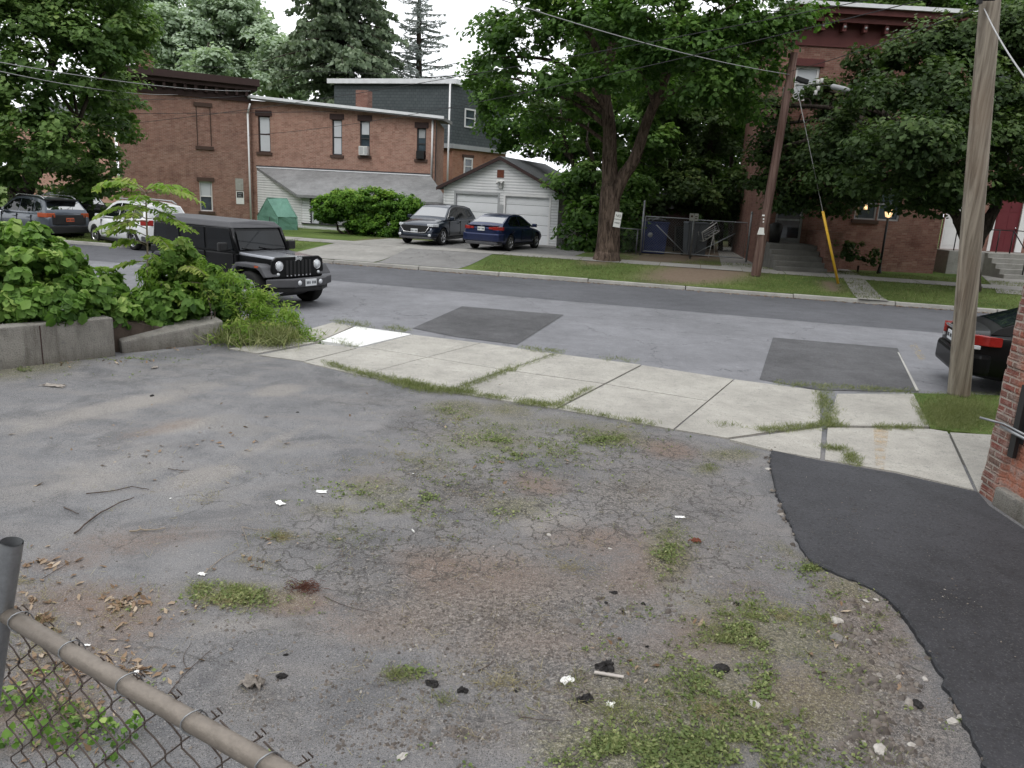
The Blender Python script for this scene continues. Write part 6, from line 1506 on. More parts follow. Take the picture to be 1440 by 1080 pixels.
# ---- grass
def samp(px, py, rx, ry, n, z=.05, fn=None, rot=0, thin=True):
    r = np.abs(RNG.normal(size=n))*.62; t_ = RNG.random(n)*2*PI; out = []
    cr_, sr_ = math.cos(math.radians(rot)), math.sin(math.radians(rot))
    for a, b in zip(r*np.cos(t_)*rx, r*np.sin(t_)*ry):
        p = (fn or G)(px+a*cr_-b*sr_, py+a*sr_+b*cr_, *( () if fn else (z,))); out.append(tuple(p))
    if fn and thin and out:
        Q = np.array(out); v = vnoise(Q[:, 0]+50, Q[:, 1]+50, 4.5, 77)*.55+vnoise(Q[:, 0]+50, Q[:, 1]+50, 13., 78)*.45
        out = [o for o, k in zip(out, v) if k > .40+.12*random.random()]
    return out
def grass(name, label, cat, pts, h, mat='lf_grass', tuft=6, spread=.03, lean=.6, tone=.5, width=1.):
    P = np.repeat(np.array(pts), tuft, axis=0); n = len(P)
    P = P+np.stack([RNG.normal(size=n)*spread, RNG.normal(size=n)*spread, np.zeros(n)], 1)
    D = np.stack([RNG.normal(size=n)*lean, RNG.normal(size=n)*lean, np.ones(n)], 1); D = unit(D)
    hh = h*RNG.uniform(.4, 1.3, n)
    sv = SHAPES['blade'][0]*np.array([1, width, 1]); SHAPES['_b'] = (sv, SHAPES['blade'][1])
    C = P+D*hh[:, None]*.48
    o = leafobj(name, None, M[mat], C, RNG.normal(size=(n, 3)), D, hh, tone+RNG.normal(size=n)*.2, '_b')
    tag(o, label, cat, kind='stuff'); return o
# verge and yard lawns beyond the kerb
pts = []
def okfar(a, s):
    if -.55 < a < 10 and (s < PW0): 
        if a < 6.8: return False
    if PW0-.02 < s < PW1+.02: return False
    return True
while len(pts) < 15000:
    a = random.uniform(-14, 30); s = random.uniform(.03, 7.)**1.0
    if not okfar(a, s): continue
    p = KP(a, s)
    if dirtat(p.x, p.y) > random.random()*.9: continue
    if s > PW1 and (a < 10.3): continue
    pts.append((p.x, p.y, zfar(p.x, p.y)))
grass('verge_grass', 'green grass on the verge beyond the far kerb', 'grass', pts, .085, tuft=5, spread=.05, lean=.45, width=2.4, tone=.42)
pts = [p for p in samp(1345, 582, 68, 28, 9000, .045) if True]
pts = [p for p in pts if (lambda q: 1270+max(0, (q[1]-552))*.62 < q[0] and 553 < q[1] < 612-(max(0, 1402-q[0]))*.11)(proj(p))]
pts += [p for p in samp(1480, 590, 60, 30, 3000, .045)]
grass('near_grass', 'short green grass around the foot of the wooden pole', 'grass', pts, .065, tuft=5, spread=.02, lean=.55, width=1.1, tone=.5)
pts = []
def line(p0, p1, n, w, z=.05):
    out = []
    for _ in range(n):
        t_ = random.random(); out.append(tuple(G(p0[0]+(p1[0]-p0[0])*t_+random.gauss(0, w), p0[1]+(p1[1]-p0[1])*t_+random.gauss(0, w*.35), z)))
    return out
for a in [((455, 511), (500, 524), 160, 4), ((500, 524), (560, 538), 280, 6), ((560, 537), (600, 548), 500, 8), ((600, 548), (665, 553), 420, 7), ((665, 556), (720, 563), 120, 4), ((730, 566), (785, 572), 260, 6), ((785, 574), (925, 600), 160, 4), ((650, 546), (725, 518), 260, 5), ((725, 518), (780, 500), 70, 3), ((785, 570), (830, 547), 110, 4), ((1158, 552), (1166, 598), 420, 7), ((1075, 606), (1150, 600), 260, 7), ((1150, 598), (1190, 600), 110, 4), ((1230, 602), (1290, 603), 150, 5), ((1160, 630), (1190, 634), 90, 5), ((1192, 640), (1205, 656), 120, 6), ((735, 490), (790, 497), 140, 5), ((545, 462), (575, 466), 120, 5), ((850, 505), (900, 510), 60, 4), ((1090, 540), (1280, 552), 320, 5), ((470, 452), (520, 460), 160, 6), ((470, 478), (500, 490), 60, 5), ((1000, 596), (1080, 606), 40, 4)]: pts += line(*a)
grass('joint_grass', 'tufts of grass growing in the joints and edges of the pavement', 'grass', pts, .075, tuft=6, spread=.018, lean=.75, width=1.2, tone=.5)
pts = []
PATCH = [(640, 577, 38, 9, 260), (700, 595, 22, 16, 160), (870, 617, 36, 9, 300), (1030, 637, 28, 6, 160), (998, 660, 18, 8, 130), (730, 715, 28, 9, 120), (940, 770, 26, 28, 260), (1060, 870, 60, 26, 700), (1020, 900, 60, 30, 500), (1130, 905, 60, 20, 300), (1160, 870, 40, 16, 200), (1090, 775, 18, 8, 160), (1145, 800, 26, 7, 180), (1000, 960, 90, 40, 500), (860, 1050, 60, 24, 500), (1000, 1050, 90, 30, 600), (1100, 1000, 60, 30, 300), (560, 950, 22, 9, 160), (335, 835, 60, 15, 800), (280, 830, 20, 12, 120), (385, 755, 30, 8, 100), (470, 718, 24, 6, 100), (1190, 1000, 60, 30, 100), (1240, 870, 22, 9, 90), (1180, 820, 30, 8, 100), (1270, 900, 20, 10, 70), (1350, 1040, 18, 22, 160), (730, 1000, 30, 8, 80), (620, 985, 16, 9, 60), (810, 960, 24, 10, 60), (930, 940, 40, 30, 160), (15, 900, 60, 60, 60), (60, 1020, 60, 30, 60), (30, 520, 90, 7, 260), (130, 508, 50, 5, 120), (490, 745, 12, 5, 40), (450, 800, 14, 8, 30), (580, 650, 30, 8, 50), (620, 625, 30, 8, 60), (560, 690, 30, 9, 50), (1060, 1080, 200, 40, 700), (820, 605, 60, 6, 140), (700, 620, 60, 14, 130), (780, 640, 50, 12, 70), (520, 700, 40, 12, 70)]
PATCH += [(720, 640, 150, 60, 1500), (560, 720, 120, 40, 600), (830, 620, 110, 26, 700), (700, 590, 70, 22, 500), (1020, 900, 160, 90, 900), (940, 790, 60, 60, 400), (350, 840, 120, 24, 400), (860, 1000, 150, 60, 500), (1150, 900, 110, 60, 400), (470, 760, 100, 24, 200)]
for px, py, rx, ry, n in PATCH: pts += samp(px, py, rx*1.25, ry*1.25, int(n*.62), fn=GL)
grass('lot_grass', 'sparse grass growing through the broken asphalt of the lot', 'grass', pts, .055, tuft=4, spread=.016, lean=1.5, width=1.1, tone=.6)
pts = []
for px, py, rx, ry, n in [(560, 640, 260, 60, 500), (300, 700, 300, 90, 260), (800, 800, 300, 120, 500), (700, 960, 300, 90, 400), (340, 790, 50, 12, 90), (400, 755, 40, 8, 90), (320, 845, 60, 16, 200), (100, 850, 70, 14, 120), (640, 590, 40, 12, 90), (880, 600, 50, 8, 90), (650, 700, 90, 20, 80), (1000, 1000, 150, 50, 250), (450, 720, 30, 8, 60), (20, 820, 30, 10, 50), (60, 900, 130, 60, 500), (120, 850, 120, 40, 300), (60, 1000, 120, 50, 300), (1100, 870, 120, 50, 200), (900, 920, 60, 40, 100)]: pts += samp(px, py, rx, ry, n, fn=GL)
grass('dry_grass', 'flattened straw coloured dry grass scattered on the lot', 'dry grass', pts, .07, 'lf_dry', 4, .02, 2.5, .5, width=.7)
pts = []
for px, py, rx, ry, n in [(360, 480, 60, 12, 500), (392, 484, 36, 8, 260), (330, 480, 30, 10, 200)]: pts += samp(px, py, rx, ry, n, z=.05)
grass('tall_grass', 'tall thin grass and weed stalks standing in the clump beside the off-roader', 'tall grass', pts, .34, tuft=3, spread=.05, lean=.45, width=.9, tone=.6)
# low broad-leaved weeds
C = []; 
for px, py, rx, ry, n in [(940, 775, 30, 34, 260), (1060, 880, 70, 34, 900), (1010, 960, 110, 50, 900), (860, 1050, 70, 30, 500), (1000, 1050, 130, 34, 1100), (1100, 960, 80, 50, 500), (1200, 830, 50, 14, 200), (1350, 1040, 26, 24, 240), (640, 577, 44, 12, 200), (700, 620, 80, 24, 400), (850, 617, 60, 14, 260), (600, 700, 90, 26, 260), (500, 695, 60, 14, 160), (30, 522, 100, 8, 260), (335, 838, 70, 18, 500), (80, 1010, 90, 40, 300), (900, 900, 60, 50, 150), (1240, 880, 40, 20, 120), (730, 720, 50, 14, 120), (180, 505, 90, 5, 160), (590, 945, 30, 10, 80), (1140, 800, 50, 12, 160), (960, 1080, 260, 40, 700), (720, 640, 150, 40, 900), (840, 620, 90, 20, 400), (560, 700, 120, 30, 300)]:
    C += samp(px, py, rx*1.3, ry*1.3, int(n*.6), fn=GL)
C = np.repeat(np.array(C), 4, axis=0); n = len(C); C = C+np.stack([RNG.normal(size=n)*.018, RNG.normal(size=n)*.018, RNG.random(n)*.02+.004], 1)
o = leafobj('low_weeds', None, M['lf_weed'], C, np.array([0, 0, 1.])+RNG.normal(size=(n, 3))*.45, RNG.normal(size=(n, 3)), .016*RNG.uniform(.5, 1.7, n), .52+RNG.normal(size=n)*.22, 'leaf')
tag(o, 'low broad leaved weeds creeping over the rubble and cracks of the lot', 'weeds', kind='stuff')
# ------------------------------------------------------------------ poles and wires
b = G(1348, 556, .04); Yp = b.y
topp = A(1391, 20, Yp+.05); d = (topp-b); topv = b+d*1.75
root = thing('utility_pole', 'thick weathered grey brown wooden pole standing on the near grass patch', 'pole', b)
mb = MB(); q = [b-b+(topv-b)*t_ for t_ in (-.01, .0, .1, .3, .6, 1.)]; mb.tube([Vector(p) for p in q], [.160, .160, .154, .148, .132, .115], 28)
mb.build('pole', M['pole'], root, uv=False)
at1 = A(1384, 8, Yp)
mb = MB(); v = at1-b; mb.tube([v+Vector((-.12, -.1, .05)), v+Vector((.05, -.15, .05))], .02, 6); mb.cbox(v+Vector((-.14, -.12, .05)), (.06, .06, .12)); mb.build('wire_bracket', M['irn'], root)
b2 = GF(1062, 391); b2.y -= 0; Y2 = b2.y
t2 = A(1117, 74, Y2-.3)
root = thing('utility_pole', 'slim leaning reddish brown wooden pole on the far verge with a white tag', 'pole', b2)
mb = MB(); mb.tube([(t2-b2)*k for k in (-.02, 0, .3, .7, 1)], [.17, .17, .155, .135, .12], 16); mb.build('pole', M['polered'], root, uv=False)
def onp(px, py): return A(px, py, Y2-.2)-b2
mb = MB()
v = onp(1070.5, 325); mb.prism([(-.13, -.12), (.13, -.12), (.09, .12), (-.08, .12)], -.02, 0, axis='y', M=Matrix.Translation(v)); mb.build('tag', M['paper'], root)
mb = MB()
for py in (303, 308, 312): mb.cbox(onp(1074, py), (.1 if py == 303 else .06, .03, .05))
mb.build('tag', M['paper'], root)
mb = MB(); mb.cbox(onp(1106, 130), (.22, .08, .34)); mb.build('meter_box', M['ac'], root, bevel=.01)
mb = MB(); mb.cbox(onp(1110, 100), (.10, .3, .25)); mb.build('wire_bracket', M['irn'], root)
# cable splice case hanging on the service cable
sp = thing('cable_splice_case', 'grey cylindrical cable splice case hanging beside the leaning pole', 'splice case', A(1183, 125, Y2-.3))
v0, v1 = A(1168, 121, Y2-.3)-sp.location, A(1200, 129, Y2-.3)-sp.location
mb = MB(); mb.tube([v0, v0.lerp(v1, .08), v0.lerp(v1, .5), v0.lerp(v1, .92), v1], [.03, .085, .09, .085, .04], 14); mb.build('case', M['greytrim'], sp, uv=False)
sp2 = thing('insulator_cluster', 'small black and white insulators on the cable at the leaning pole top', 'insulators', A(1128, 113, Y2-.3))
mb = MB(); mb.cbox((0, 0, 0), (.42, .14, .16), M=Matrix.Rotation(.25, 4, 'Y')); mb.build('bracket', M['black'], sp2, bevel=.03)
for dx, dz in ((.52, -.02), (.56, -.22), (.64, .02), (.5, -.36)):
    mb = MB(); mb.lathe([(0, -.08), (.07, -.06), (.045, 0), (.07, .06), (0, .08)], 10, M=Matrix.Translation((dx, 0, dz))); mb.build('insulator', M['ac'], sp2)
def wire(pts3, r, mat, label, sag=.02, n=16):
    a, c = Vector(pts3[0]), Vector(pts3[-1]); L = (c-a).length
    q = [a.lerp(c, i/n)-Vector((0, 0, 4*sag*L*(i/n)*(1-i/n)))-a for i in range(n+1)]
    mb = MB(); mb.tube(q, r*.62, 5); o = mb.build('overhead_wire', mat, None, uv=False); o.location = a
    tag(o, label, 'wire', 'overhead wires'); return o
P1w = A(1384, 8, Yp); T2 = A(1112, 105, Y2-.3)
wire([A(640, -22, 16.), T2], .018, M['cablegrey'], 'thick grey cable running from top centre down to the leaning pole', .012)
wire([P1w, A(1112, 100, Y2-.3)], .014, M['cable'], 'dark cable from the thick pole towards the leaning pole', .004)
wire([A(1384, 12, Yp), A(1470, 145, 6.5)], .014, M['cablegrey'], 'pale cable dropping right from the thick pole out of view', .01)
wire([A(1310, -18, 15.), A(0, 186, 40.)], .014, M['cable'], 'long thin wire crossing before the street tree and left houses, upper of two', .012)
wire([A(1330, -8, 15.2), A(350, 190, 43.)], .016, M['cable'], 'long thin wire ending at the brick house corner, lower of the pair', .012)
wire([A(-20, 84, 22.), A(352, 128, 43.)], .02, M['cablegrey'], 'pale service wire from the left maple to the flat roofed house', .01)
wire([A(-20, 96, 22.), A(250, 133, 42.)], .02, M['cablegrey'], 'second pale service wire from the left maple, just below the first', .01)
wire([A(60, 140, 30.), A(345, 135, 43.)], .018, M['cable'], 'nearly level dark wire across the brick front of the left house', .006)
wire([A(140, 160, 36.), A(700, 150, 50.)], .02, M['cable'], 'dark wire passing across the rear wing of the brick house', .004)
wire([A(170, 88, 50.), A(700, 108, 50.)], .02, M['cable'], 'faint wire passing over the flat roof in front of the spruce', .004)
wire([A(1200, 129, Y2-.3), A(1312, 145, 30.)], .02, M['cablegrey'], 'pale cable from the splice case into the dark maple', .004)
wire([A(1116, 116, Y2-.3), A(1168, 121, Y2-.3)], .02, M['cable'], 'short black cable between the leaning pole and the splice case', .004)
# guy wire with yellow guard
ga = GF(1178, 403)
g1_, g0_ = A(1157, 297, ga.y-.1), A(1120, 120, Y2-.25)
root = thing('guy_wire', 'steel guy wire of the leaning pole with a long yellow plastic guard', 'guy wire', ga)
mb = MB(); mb.tube([(0, 0, -.05), g1_-ga, g0_-ga], .012, 5); mb.build('wire', M['cablegrey'], root, uv=False)
mb = MB(); mb.tube([(0, 0, 0), (g1_-ga)*.5, g1_-ga], .045, 8); mb.build('guard', M['yellow'], root, uv=False)
# lamp post
lb = GF(1238, 371); lb = Vector((A(1238, 371, 30.2).x, 30.2, .4)); lt_ = A(1248, 306, 30.2)
root = thing('lamp_post', 'slim black lamp post with a lit lantern in front of the lit window', 'lamp post', lb)
h_ = lt_.z-lb.z
mb = MB(); mb.tube([(0, 0, 0), (0, 0, h_)], .045, 8); mb.lathe([(0, .0), (.12, .0), (.08, .1), (.05, .3)], 12); mb.build('post', M['irn'], root, uv=False)
mb = MB(); mb.lathe([(0, h_), (.10, h_+.02), (.15, h_+.2), (.14, h_+.34), (0, h_+.38)], 8, sm=False); mb.build('lantern_glass', M['lamp'], root)
mb = MB(); mb.lathe([(.17, h_+.34), (.09, h_+.46), (0, h_+.56)], 8, sm=False)
for k in range(4):
    a = k*PI/2+.4; mb.tube([(.10*math.cos(a), .10*math.sin(a), h_), (.165*math.cos(a), .165*math.sin(a), h_+.35)], .010, 4)
mb.build('lantern_frame', M['irn'], root)
# ------------------------------------------------------------------ chain link
def meshpanel(mb, P, Q, z0, z1, cell, r, n=3, wob=0.):
    """diamond net between plan points P,Q (3d), heights z0..z1"""
    P, Q = Vector(P), Vector(Q); L = (Q-P).length; d = (Q-P)/L; H_ = z1-z0
    def clip(u0, v0, u1, v1):
        return (u0, v0), (u1, v1)
    nrm = Vector((-d.y, d.x, 0))
    k = -int(H_/cell)-1
    while k*cell < L:
        for sgn in (1, -1):
            pts = []
            m = max(2, int(H_/(cell/2))) if wob else 1
            for i in range(m+1):
                v = H_*i/m; u = k*cell+v if sgn > 0 else k*cell+H_-v
                pts.append((u, v))
            # clip by u in 0..L
            seg = []
            for i in range(len(pts)-1):
                (u0, v0), (u1, v1) = pts[i], pts[i+1]
                t0, t1 = 0., 1.
                if u0 == u1: continue
                ta, tb = (0-u0)/(u1-u0), (L-u0)/(u1-u0); t0 = max(0, min(ta, tb)); t1 = min(1, max(ta, tb))
                if t1-t0 <= 1e-3: continue
                q0 = (u0+(u1-u0)*t0, v0+(v1-v0)*t0); q1 = (u0+(u1-u0)*t1, v0+(v1-v0)*t1)
                if not seg: seg.append(q0)
                seg.append(q1)
            if len(seg) > 1:
                w3 = [P+d*u+Vector((0, 0, z0+v-P.z if False else z0+v))-Vector((0, 0, P.z))+nrm*(sgn*r*.8+(wob*math.sin(u*60+v*40*sgn)))+d*(wob*math.sin(v*31+u*17)) for u, v in seg]
                mb.tube(w3, r, n, cap=False)
        k += 1
gm = NT('chain_link'); gm.fin((.16, .17, .17), .6, None, .4, .4); M['chain'] = gm.m
PG = [A(904, 330, 33.6), A(972, 330, 33.0), A(1051, 330, 32.3)]
gy = .42
def gpost(px, ptop, pbot, Y, r=.04): a = A(px, ptop, Y); c = A(px, pbot, Y); return Vector((a.x, Y, .38)), a.z
for i in range(2):
    P, Q = PG[i], PG[i+1]; ztop = [A(940, 306, 33.3).z, A(1010, 311, 32.7).z][i]; zbot = .5
    P = Vector((P.x+.06, P.y, 0)); Q = Vector((Q.x-.06, Q.y, 0))
    root = thing('chain_link_gate', ['left leaf of the chain link double gate, in front of the blue bin', 'right leaf of the chain link double gate, next to the right brick house'][i], 'gate', (P.x, P.y, .4), math.atan2(Q.y-P.y, Q.x-P.x))
    L = (Q-P).length; zt_, zb_ = ztop-.4, zbot-.4+.08
    mb = MB(); mb.tube([(0, 0, zb_), (0, 0, zt_), (L, 0, zt_), (L, 0, zb_), (0, 0, zb_)], .026, 6)
    mb.build('frame', M['galv'], root, uv=False)
    mb = MB()
    if i == 0: mb.tube([(L*.25, 0, zt_*.8), (L*.95, 0, zb_)], .02, 5)
    else: mb.tube([(L*.05, 0, zb_), (L*.8, 0, zt_*.72)], .02, 5)
    mb.build('brace', M['galv'], root, uv=False)
    mb = MB(); meshpanel(mb, (0, 0, 0), (L, 0, 0), zb_, zt_, .11, .0035); mb.build('net', M['chain'], root, uv=False)
for (px, pt, Y, lb_) in [(902, 284, 33.6, 'gate post at the left end, by the blue bin'), (1053, 300, 32.3, 'gate post at the right end, against the brick house'), (973, 306, 33.0, 'centre gate post behind the small sign')]:
    c = A(px, 340, Y); zt_ = A(px, pt, Y).z
    root = thing('gate_post', lb_, 'post', (c.x, Y+.05, .36)); mb = MB(); mb.tube([(0, 0, 0), (0, 0, zt_-.36)], .042, 8); mb.build('post', M['galv'], root, uv=False)
    mb = MB(); mb.lathe([(.05, zt_-.36), (.045, zt_-.30), (0, zt_-.27)], 8); mb.build('cap', M['galv'], root)
c = A(976, 305, 32.9); root = thing('gate_sign', 'small pale two part sign wired to the top of the centre gate post', 'sign', c)
mb = MB(); mb.box(-.19, -.03, -.16, -.01, 0, .14); mb.box(.01, -.03, -.16, .18, 0, .14); mb.build('board', M['signgrey'], root)
mb = MB(); mb.box(-.14, -.035, -.02, -.05, -.031, .06); mb.box(.04, -.035, -.08, .14, -.031, -.05); mb.box(.04, -.035, .0, .14, -.031, .03); mb.build('lettering', M['brown'], root)
# side fence left of the gate
F0, F1 = A(788, 340, 35.4), A(902, 340, 33.7); F0.z = F1.z = 0
ztf = A(820, 317, 35).z
root = thing('chain_link_fence', 'low chain link fence with a top rail passing behind the street tree', 'fence', (F0.x, F0.y, .38), math.atan2(F1.y-F0.y, F1.x-F0.x)); L = (F1-F0).length
mb = MB(); mb.tube([(0, 0, ztf-.38), (L, 0, ztf-.38)], .022, 6); mb.build('rail', M['galv'], root, uv=False)
for k in range(5):
    mb = MB(); mb.tube([(L*k/4.3+.05, .03, 0), (L*k/4.3+.05, .03, ztf-.36)], .028, 6); mb.build('post', M['galv'], root, uv=False)
mb = MB(); meshpanel(mb, (0, 0, 0), (L, 0, 0), .04, ztf-.4, .11, .0035); mb.build('net', M['chain'], root, uv=False)

# black lidded bin on the porch beside the storm door
c = A(1090, 326, 31.0); root = thing('porch_bin', 'tall black lidded bin on the porch just left of the storm door', 'bin', (c.x, 30.95, 1.35))
mb = MB(); mb.lathe([(0, 0), (.20, 0), (.25, .62), (.24, .64), (0, .64)], 16); mb.build('body', M['black'], root)
mb = MB(); mb.lathe([(.27, .64), (.27, .68), (.12, .76), (0, .78)], 16); mb.build('lid', M['black'], root)
# bins in the yard
def yard(px, py, Y): c = A(px, py, Y); return (c.x, Y, .415)
root = thing('blue_dumpster', 'dark blue bin covered by crumpled black plastic behind the left gate leaf', 'bin', yard(918, 350, 35.2), -.1)
hb = A(918, 309, 35.2).z-.4
mb = MB(); mb.prism([(-.52, 0), (.50, 0), (.58, hb-.1), (-.58, hb-.1)], -.45, .45, axis='y'); mb.build('body', M['bluebin'], root, bevel=.03)
mb = MB(); mb.box(-.62, -.48, hb-.16, .62, .48, hb-.08); mb.build('rim', M['bluebin'], root, bevel=.02)
bm = bmesh.new(); bmesh.ops.create_grid(bm, x_segments=16, y_segments=12, size=1.)
for v in bm.verts: v.co = Vector((v.co.x*.62, v.co.y*.46, hb-.06+.14*(1-v.co.x**2)*(1-v.co.y**2*.7)+random.uniform(-.03, .03)))
me = bpy.data.meshes.new('cover'); bm.to_mesh(me); bm.free(); link('cover', me, root, M['blacktarp'])
mb = MB(); mb.lathe([(0, -.005), (.11, -.005), (.11, .004)], 16, M=Matrix.Translation((-.2, -.46, hb*.55)), axis='y'); mb.build('round_decal', M['greytrim'], root)
for i, (px, Y, hpx, lb_) in enumerate([(955, 36.6, 318, 'black wheelie bin in the dark between the blue bin and the centre post'), (969, 34.6, 311, 'grey ribbed bin just behind the centre gate post'), (985, 35.0, 312, 'grey bin right of the centre gate post')]):
    x, y, z = yard(px, 350, Y); h_ = A(px, hpx, Y).z-.415
    root = thing('wheelie_bin', lb_, 'bin', (x, y, z), random.uniform(-.2, .2)); mt = M['black'] if i == 0 else M['greybin']
    mb = MB(); 
    prof = [(-.24, -.22), (.24, -.22), (.24, .25), (-.24, .25)]
    vs = [(x*.85, y*.85, .05) for x, y in prof]+[(x*1.1, y*1.1, h_-.08) for x, y in prof]
    mb.add(vs, [(3, 2, 1, 0), (4, 5, 6, 7), (0, 1, 5, 4), (1, 2, 6, 5), (2, 3, 7, 6), (3, 0, 4, 7)]); mb.build('body', mt, root, bevel=.03)
    mb = MB(); mb.prism([(-.29, h_-.08), (.29, h_-.08), (.25, h_-.02), (-.25, h_-.02)], -.28, .30, axis='y'); mb.build('lid', mt, root, bevel=.015)
    for s in (1, -1): mb = MB(); mb.lathe([(0, -.03), (.11, -.03), (.12, .0), (.11, .03), (0, .03)], 14, M=Matrix.Translation((s*.22, .24, .12)), axis='x'); mb.build('wheel', M['rubber'], root)
    mb = MB(); mb.tube([(-.2, .3, h_-.1), (-.2, .36, h_-.07), (.2, .36, h_-.07), (.2, .3, h_-.1)], .015, 5); mb.build('handle', mt, root)
x, y, z = yard(1012, 335, 34.8)
root = thing('aluminium_chair', 'tipped white metal frame chair leaning behind the right gate leaf', 'chair', (x, y, z), .3)
root.rotation_euler = (0, -.5, .2); zc = A(1010, 330, 34.8).z-.415
mb = MB()
for yy in (-.2, .2): mb.tube([(-.42, yy, zc+.02), (.42, yy, zc+.1), (.45, yy, zc+.50), (-.34, yy, zc+.40), (-.42, yy, zc+.02)], .022, 6)
for k in range(5): t_ = k/4; mb.tube([(-.42+.84*t_, -.2, zc+.02+.08*t_), (-.42+.84*t_, .2, zc+.02+.08*t_)], .016, 5)
mb.build('frame', M['ac'], root, uv=False)
mb = MB(); mb.tube([(.1, -.2, zc+.05), (-.5, -.2, -.0+.2)], .02, 5); mb.tube([(.3, .2, zc+.05), (.0, .2, .15)], .02, 5); mb.build('leg', M['ac'], root, uv=False)
mb = MB(); 
for k in range(3): mb.box(-.3, -.2, zc+.16+.09*k, .36, -.19, zc+.20+.09*k)
mb.build('backrest', M['greytrim'], root)
# dark shed behind the bins
x, y, z = yard(935, 300, 41.); zs = A(935, 282, 41.).z-.4
root = thing('yard_shed', 'low dark shed roof under the trees behind the blue bin', 'shed', (x, y, z), -.1)
mb = MB(); mb.box(-1.8, 0, -.1, 1.6, 2, zs-.4); mb.build('wall', M['dkbrown'], root)
mb = MB(); mb.prism([(-2., zs-.4), (1.8, zs-.4), (1.3, zs+.3), (-.6, zs+.35)], -.2, 2.2, axis='y'); mb.build('roof', M['shingle'], root)
# ---- green tarpaulin greenhouse
gA, gB = A(364, 335, 39.2), A(421, 335, 38.2); c_ = (gA+gB)/2
root = thing('small_greenhouse', 'green mesh covered walk-in greenhouse standing against the lean-to', 'greenhouse', (c_.x, c_.y, .4), math.radians(-4))
wz = A(395, 300, 38.7).z-.4; rz = A(392, 279, 38.7).z-.4
t1_, t0_ = (364-395)/CF*38.7, (421-395)/CF*38.7
nx_ = [(-1.05, 0), (.25, -.75), (.95, .0), (-.4, .9)]
# plan corners: left, front, right, back
Lc, Fc, Rc, Bc = [Vector((a, b, 0)) for a, b in nx_]
E_ = wz-.15; up = Vector((0, 0, 1))
mb = MB()
ridge0 = (Lc+Fc)/2+up*rz; ridge1 = (Rc+Bc)/2+up*rz
vs = [Lc-up*.05, Fc-up*.05, Rc-up*.05, Bc-up*.05, Lc+up*E_, Fc+up*E_, Rc+up*E_, Bc+up*E_, ridge0, ridge1]
mb.add(vs, [(0, 1, 5, 8, 4), (1, 2, 6, 5), (2, 3, 7, 9, 6), (3, 0, 4, 7), (5, 6, 9, 8), (4, 8, 9, 7)])
o = mb.build('cover', M['green_tarp'], root)
bm = bmesh.new(); bm.from_mesh(o.data); bmesh.ops.triangulate(bm, faces=bm.faces); bmesh.ops.subdivide_edges(bm, edges=bm.edges, cuts=5, use_grid_fill=True)
for v in bm.verts: v.co += Vector((1, -1, 0))*.022*math.sin(v.co.z*5+v.co.x*9)+Vector((random.uniform(-.012, .012), random.uniform(-.012, .012), 0))
bm.to_mesh(o.data); bm.free()
mb = MB()
for p in (Lc, Fc, Rc): mb.tube([p*1.01-up*.05, p*1.01+up*E_], .018, 5)
mb.tube([Lc*1.01+up*E_, ridge0*1.005, Fc*1.01+up*E_, Rc*1.01+up*E_, ridge1*1.005], .016, 5); mb.tube([ridge0*1.003, ridge1*1.003], .016, 5)
mb.build('frame', M['green_tarp'], root, uv=False)
mb = MB(); dm = (Fc-Lc).normalized(); q = Lc.lerp(Fc, .62); nn = Vector((dm.y, -dm.x, 0))*.03
mb.add([q+nn-dm*.05, q+nn+dm*.06, q+nn+dm*.03+up*E_*.98, q+nn-dm*.0+up*E_*.98], [(0, 1, 2, 3)]); mb.build('zip_opening', M['dktrim'], root)
# ------------------------------------------------------------------ near fence
fz = 1.70
f0, f1 = G(-60, 822, fz), G(470, 1130, fz)
fa, fb = G(8, 863, fz), G(385, 1082, fz)
d = (fb-fa).normalized(); f0 = fa-d*.5; f1 = fb+d*1.2
root = thing('chain_link_fence', 'old chain link fence with a brown top rail in the near bottom left corner', 'fence', (f0.x, f0.y, 0), math.atan2(d.y, d.x)); L = (f1-f0).length
mb = MB(); mb.tube([(.45, 0, fz), (L*.3, 0.0, fz-.004), (L*.6, 0.004, fz), (L, 0, fz)], .0205, 16); mb.build('rail', M['galvold'], root, uv=False)
mb = MB(); rnd2 = random.Random(5)
L0 = .40; Hn = 1.62
def net():
    P = Vector((L0, .028, 0)); cell = .060; n = int((L-L0)/cell)
    for k in range(-1, n):
        pts = []
        m = int(Hn/(cell*.95))
        for i in range(m+1):
            z = fz+.012-i*cell*.95
            x = L0+(k+.5)*cell+(cell*.52 if (i+k) % 2 else -cell*.52)*1.0
            sag = .02*math.sin(x*5)
            x += .006*math.sin(i*.9+x*3)
            zz = z-.012*math.sin(x*3.1)
            pts.append(Vector((x, .028+sag*.4+(.006 if (i+k) % 2 else -.006)+.03*(i/m)*math.sin(x*2.2), zz)))
        # rounded bends
        q = []
        for i in range(len(pts)-1):
            a, c = pts[i], pts[i+1]; q += [a.lerp(c, .12), a.lerp(c, .5)+Vector((0, .002, 0)), a.lerp(c, .88)]
        mb.tube(q, .0021, 5, cap=False)
        # twisted barb over the rail
        a = pts[0]; mb.tube([a, a+Vector((.003, -.006, .010)), a+Vector((-.002, -.010, .018))], .0018, 4, cap=False)
net(); mb.build('net', M['wirem'], root, uv=False)
for k in range(9):
    x = .55+k*.21; mb = MB()
    ring = [Vector((x+.01*math.sin(a*1.5)+.004*a, math.cos(a)*.024+.002, fz+math.sin(a)*.025)) for a in [i*.45 for i in range(17)]]
    mb.tube(ring, .0018, 5, cap=False); mb.build('tie_wire', M['galv'], root, uv=False)
pt_, pb_ = A(17, 762, fa.y+.0), A(2, 860, fa.y)
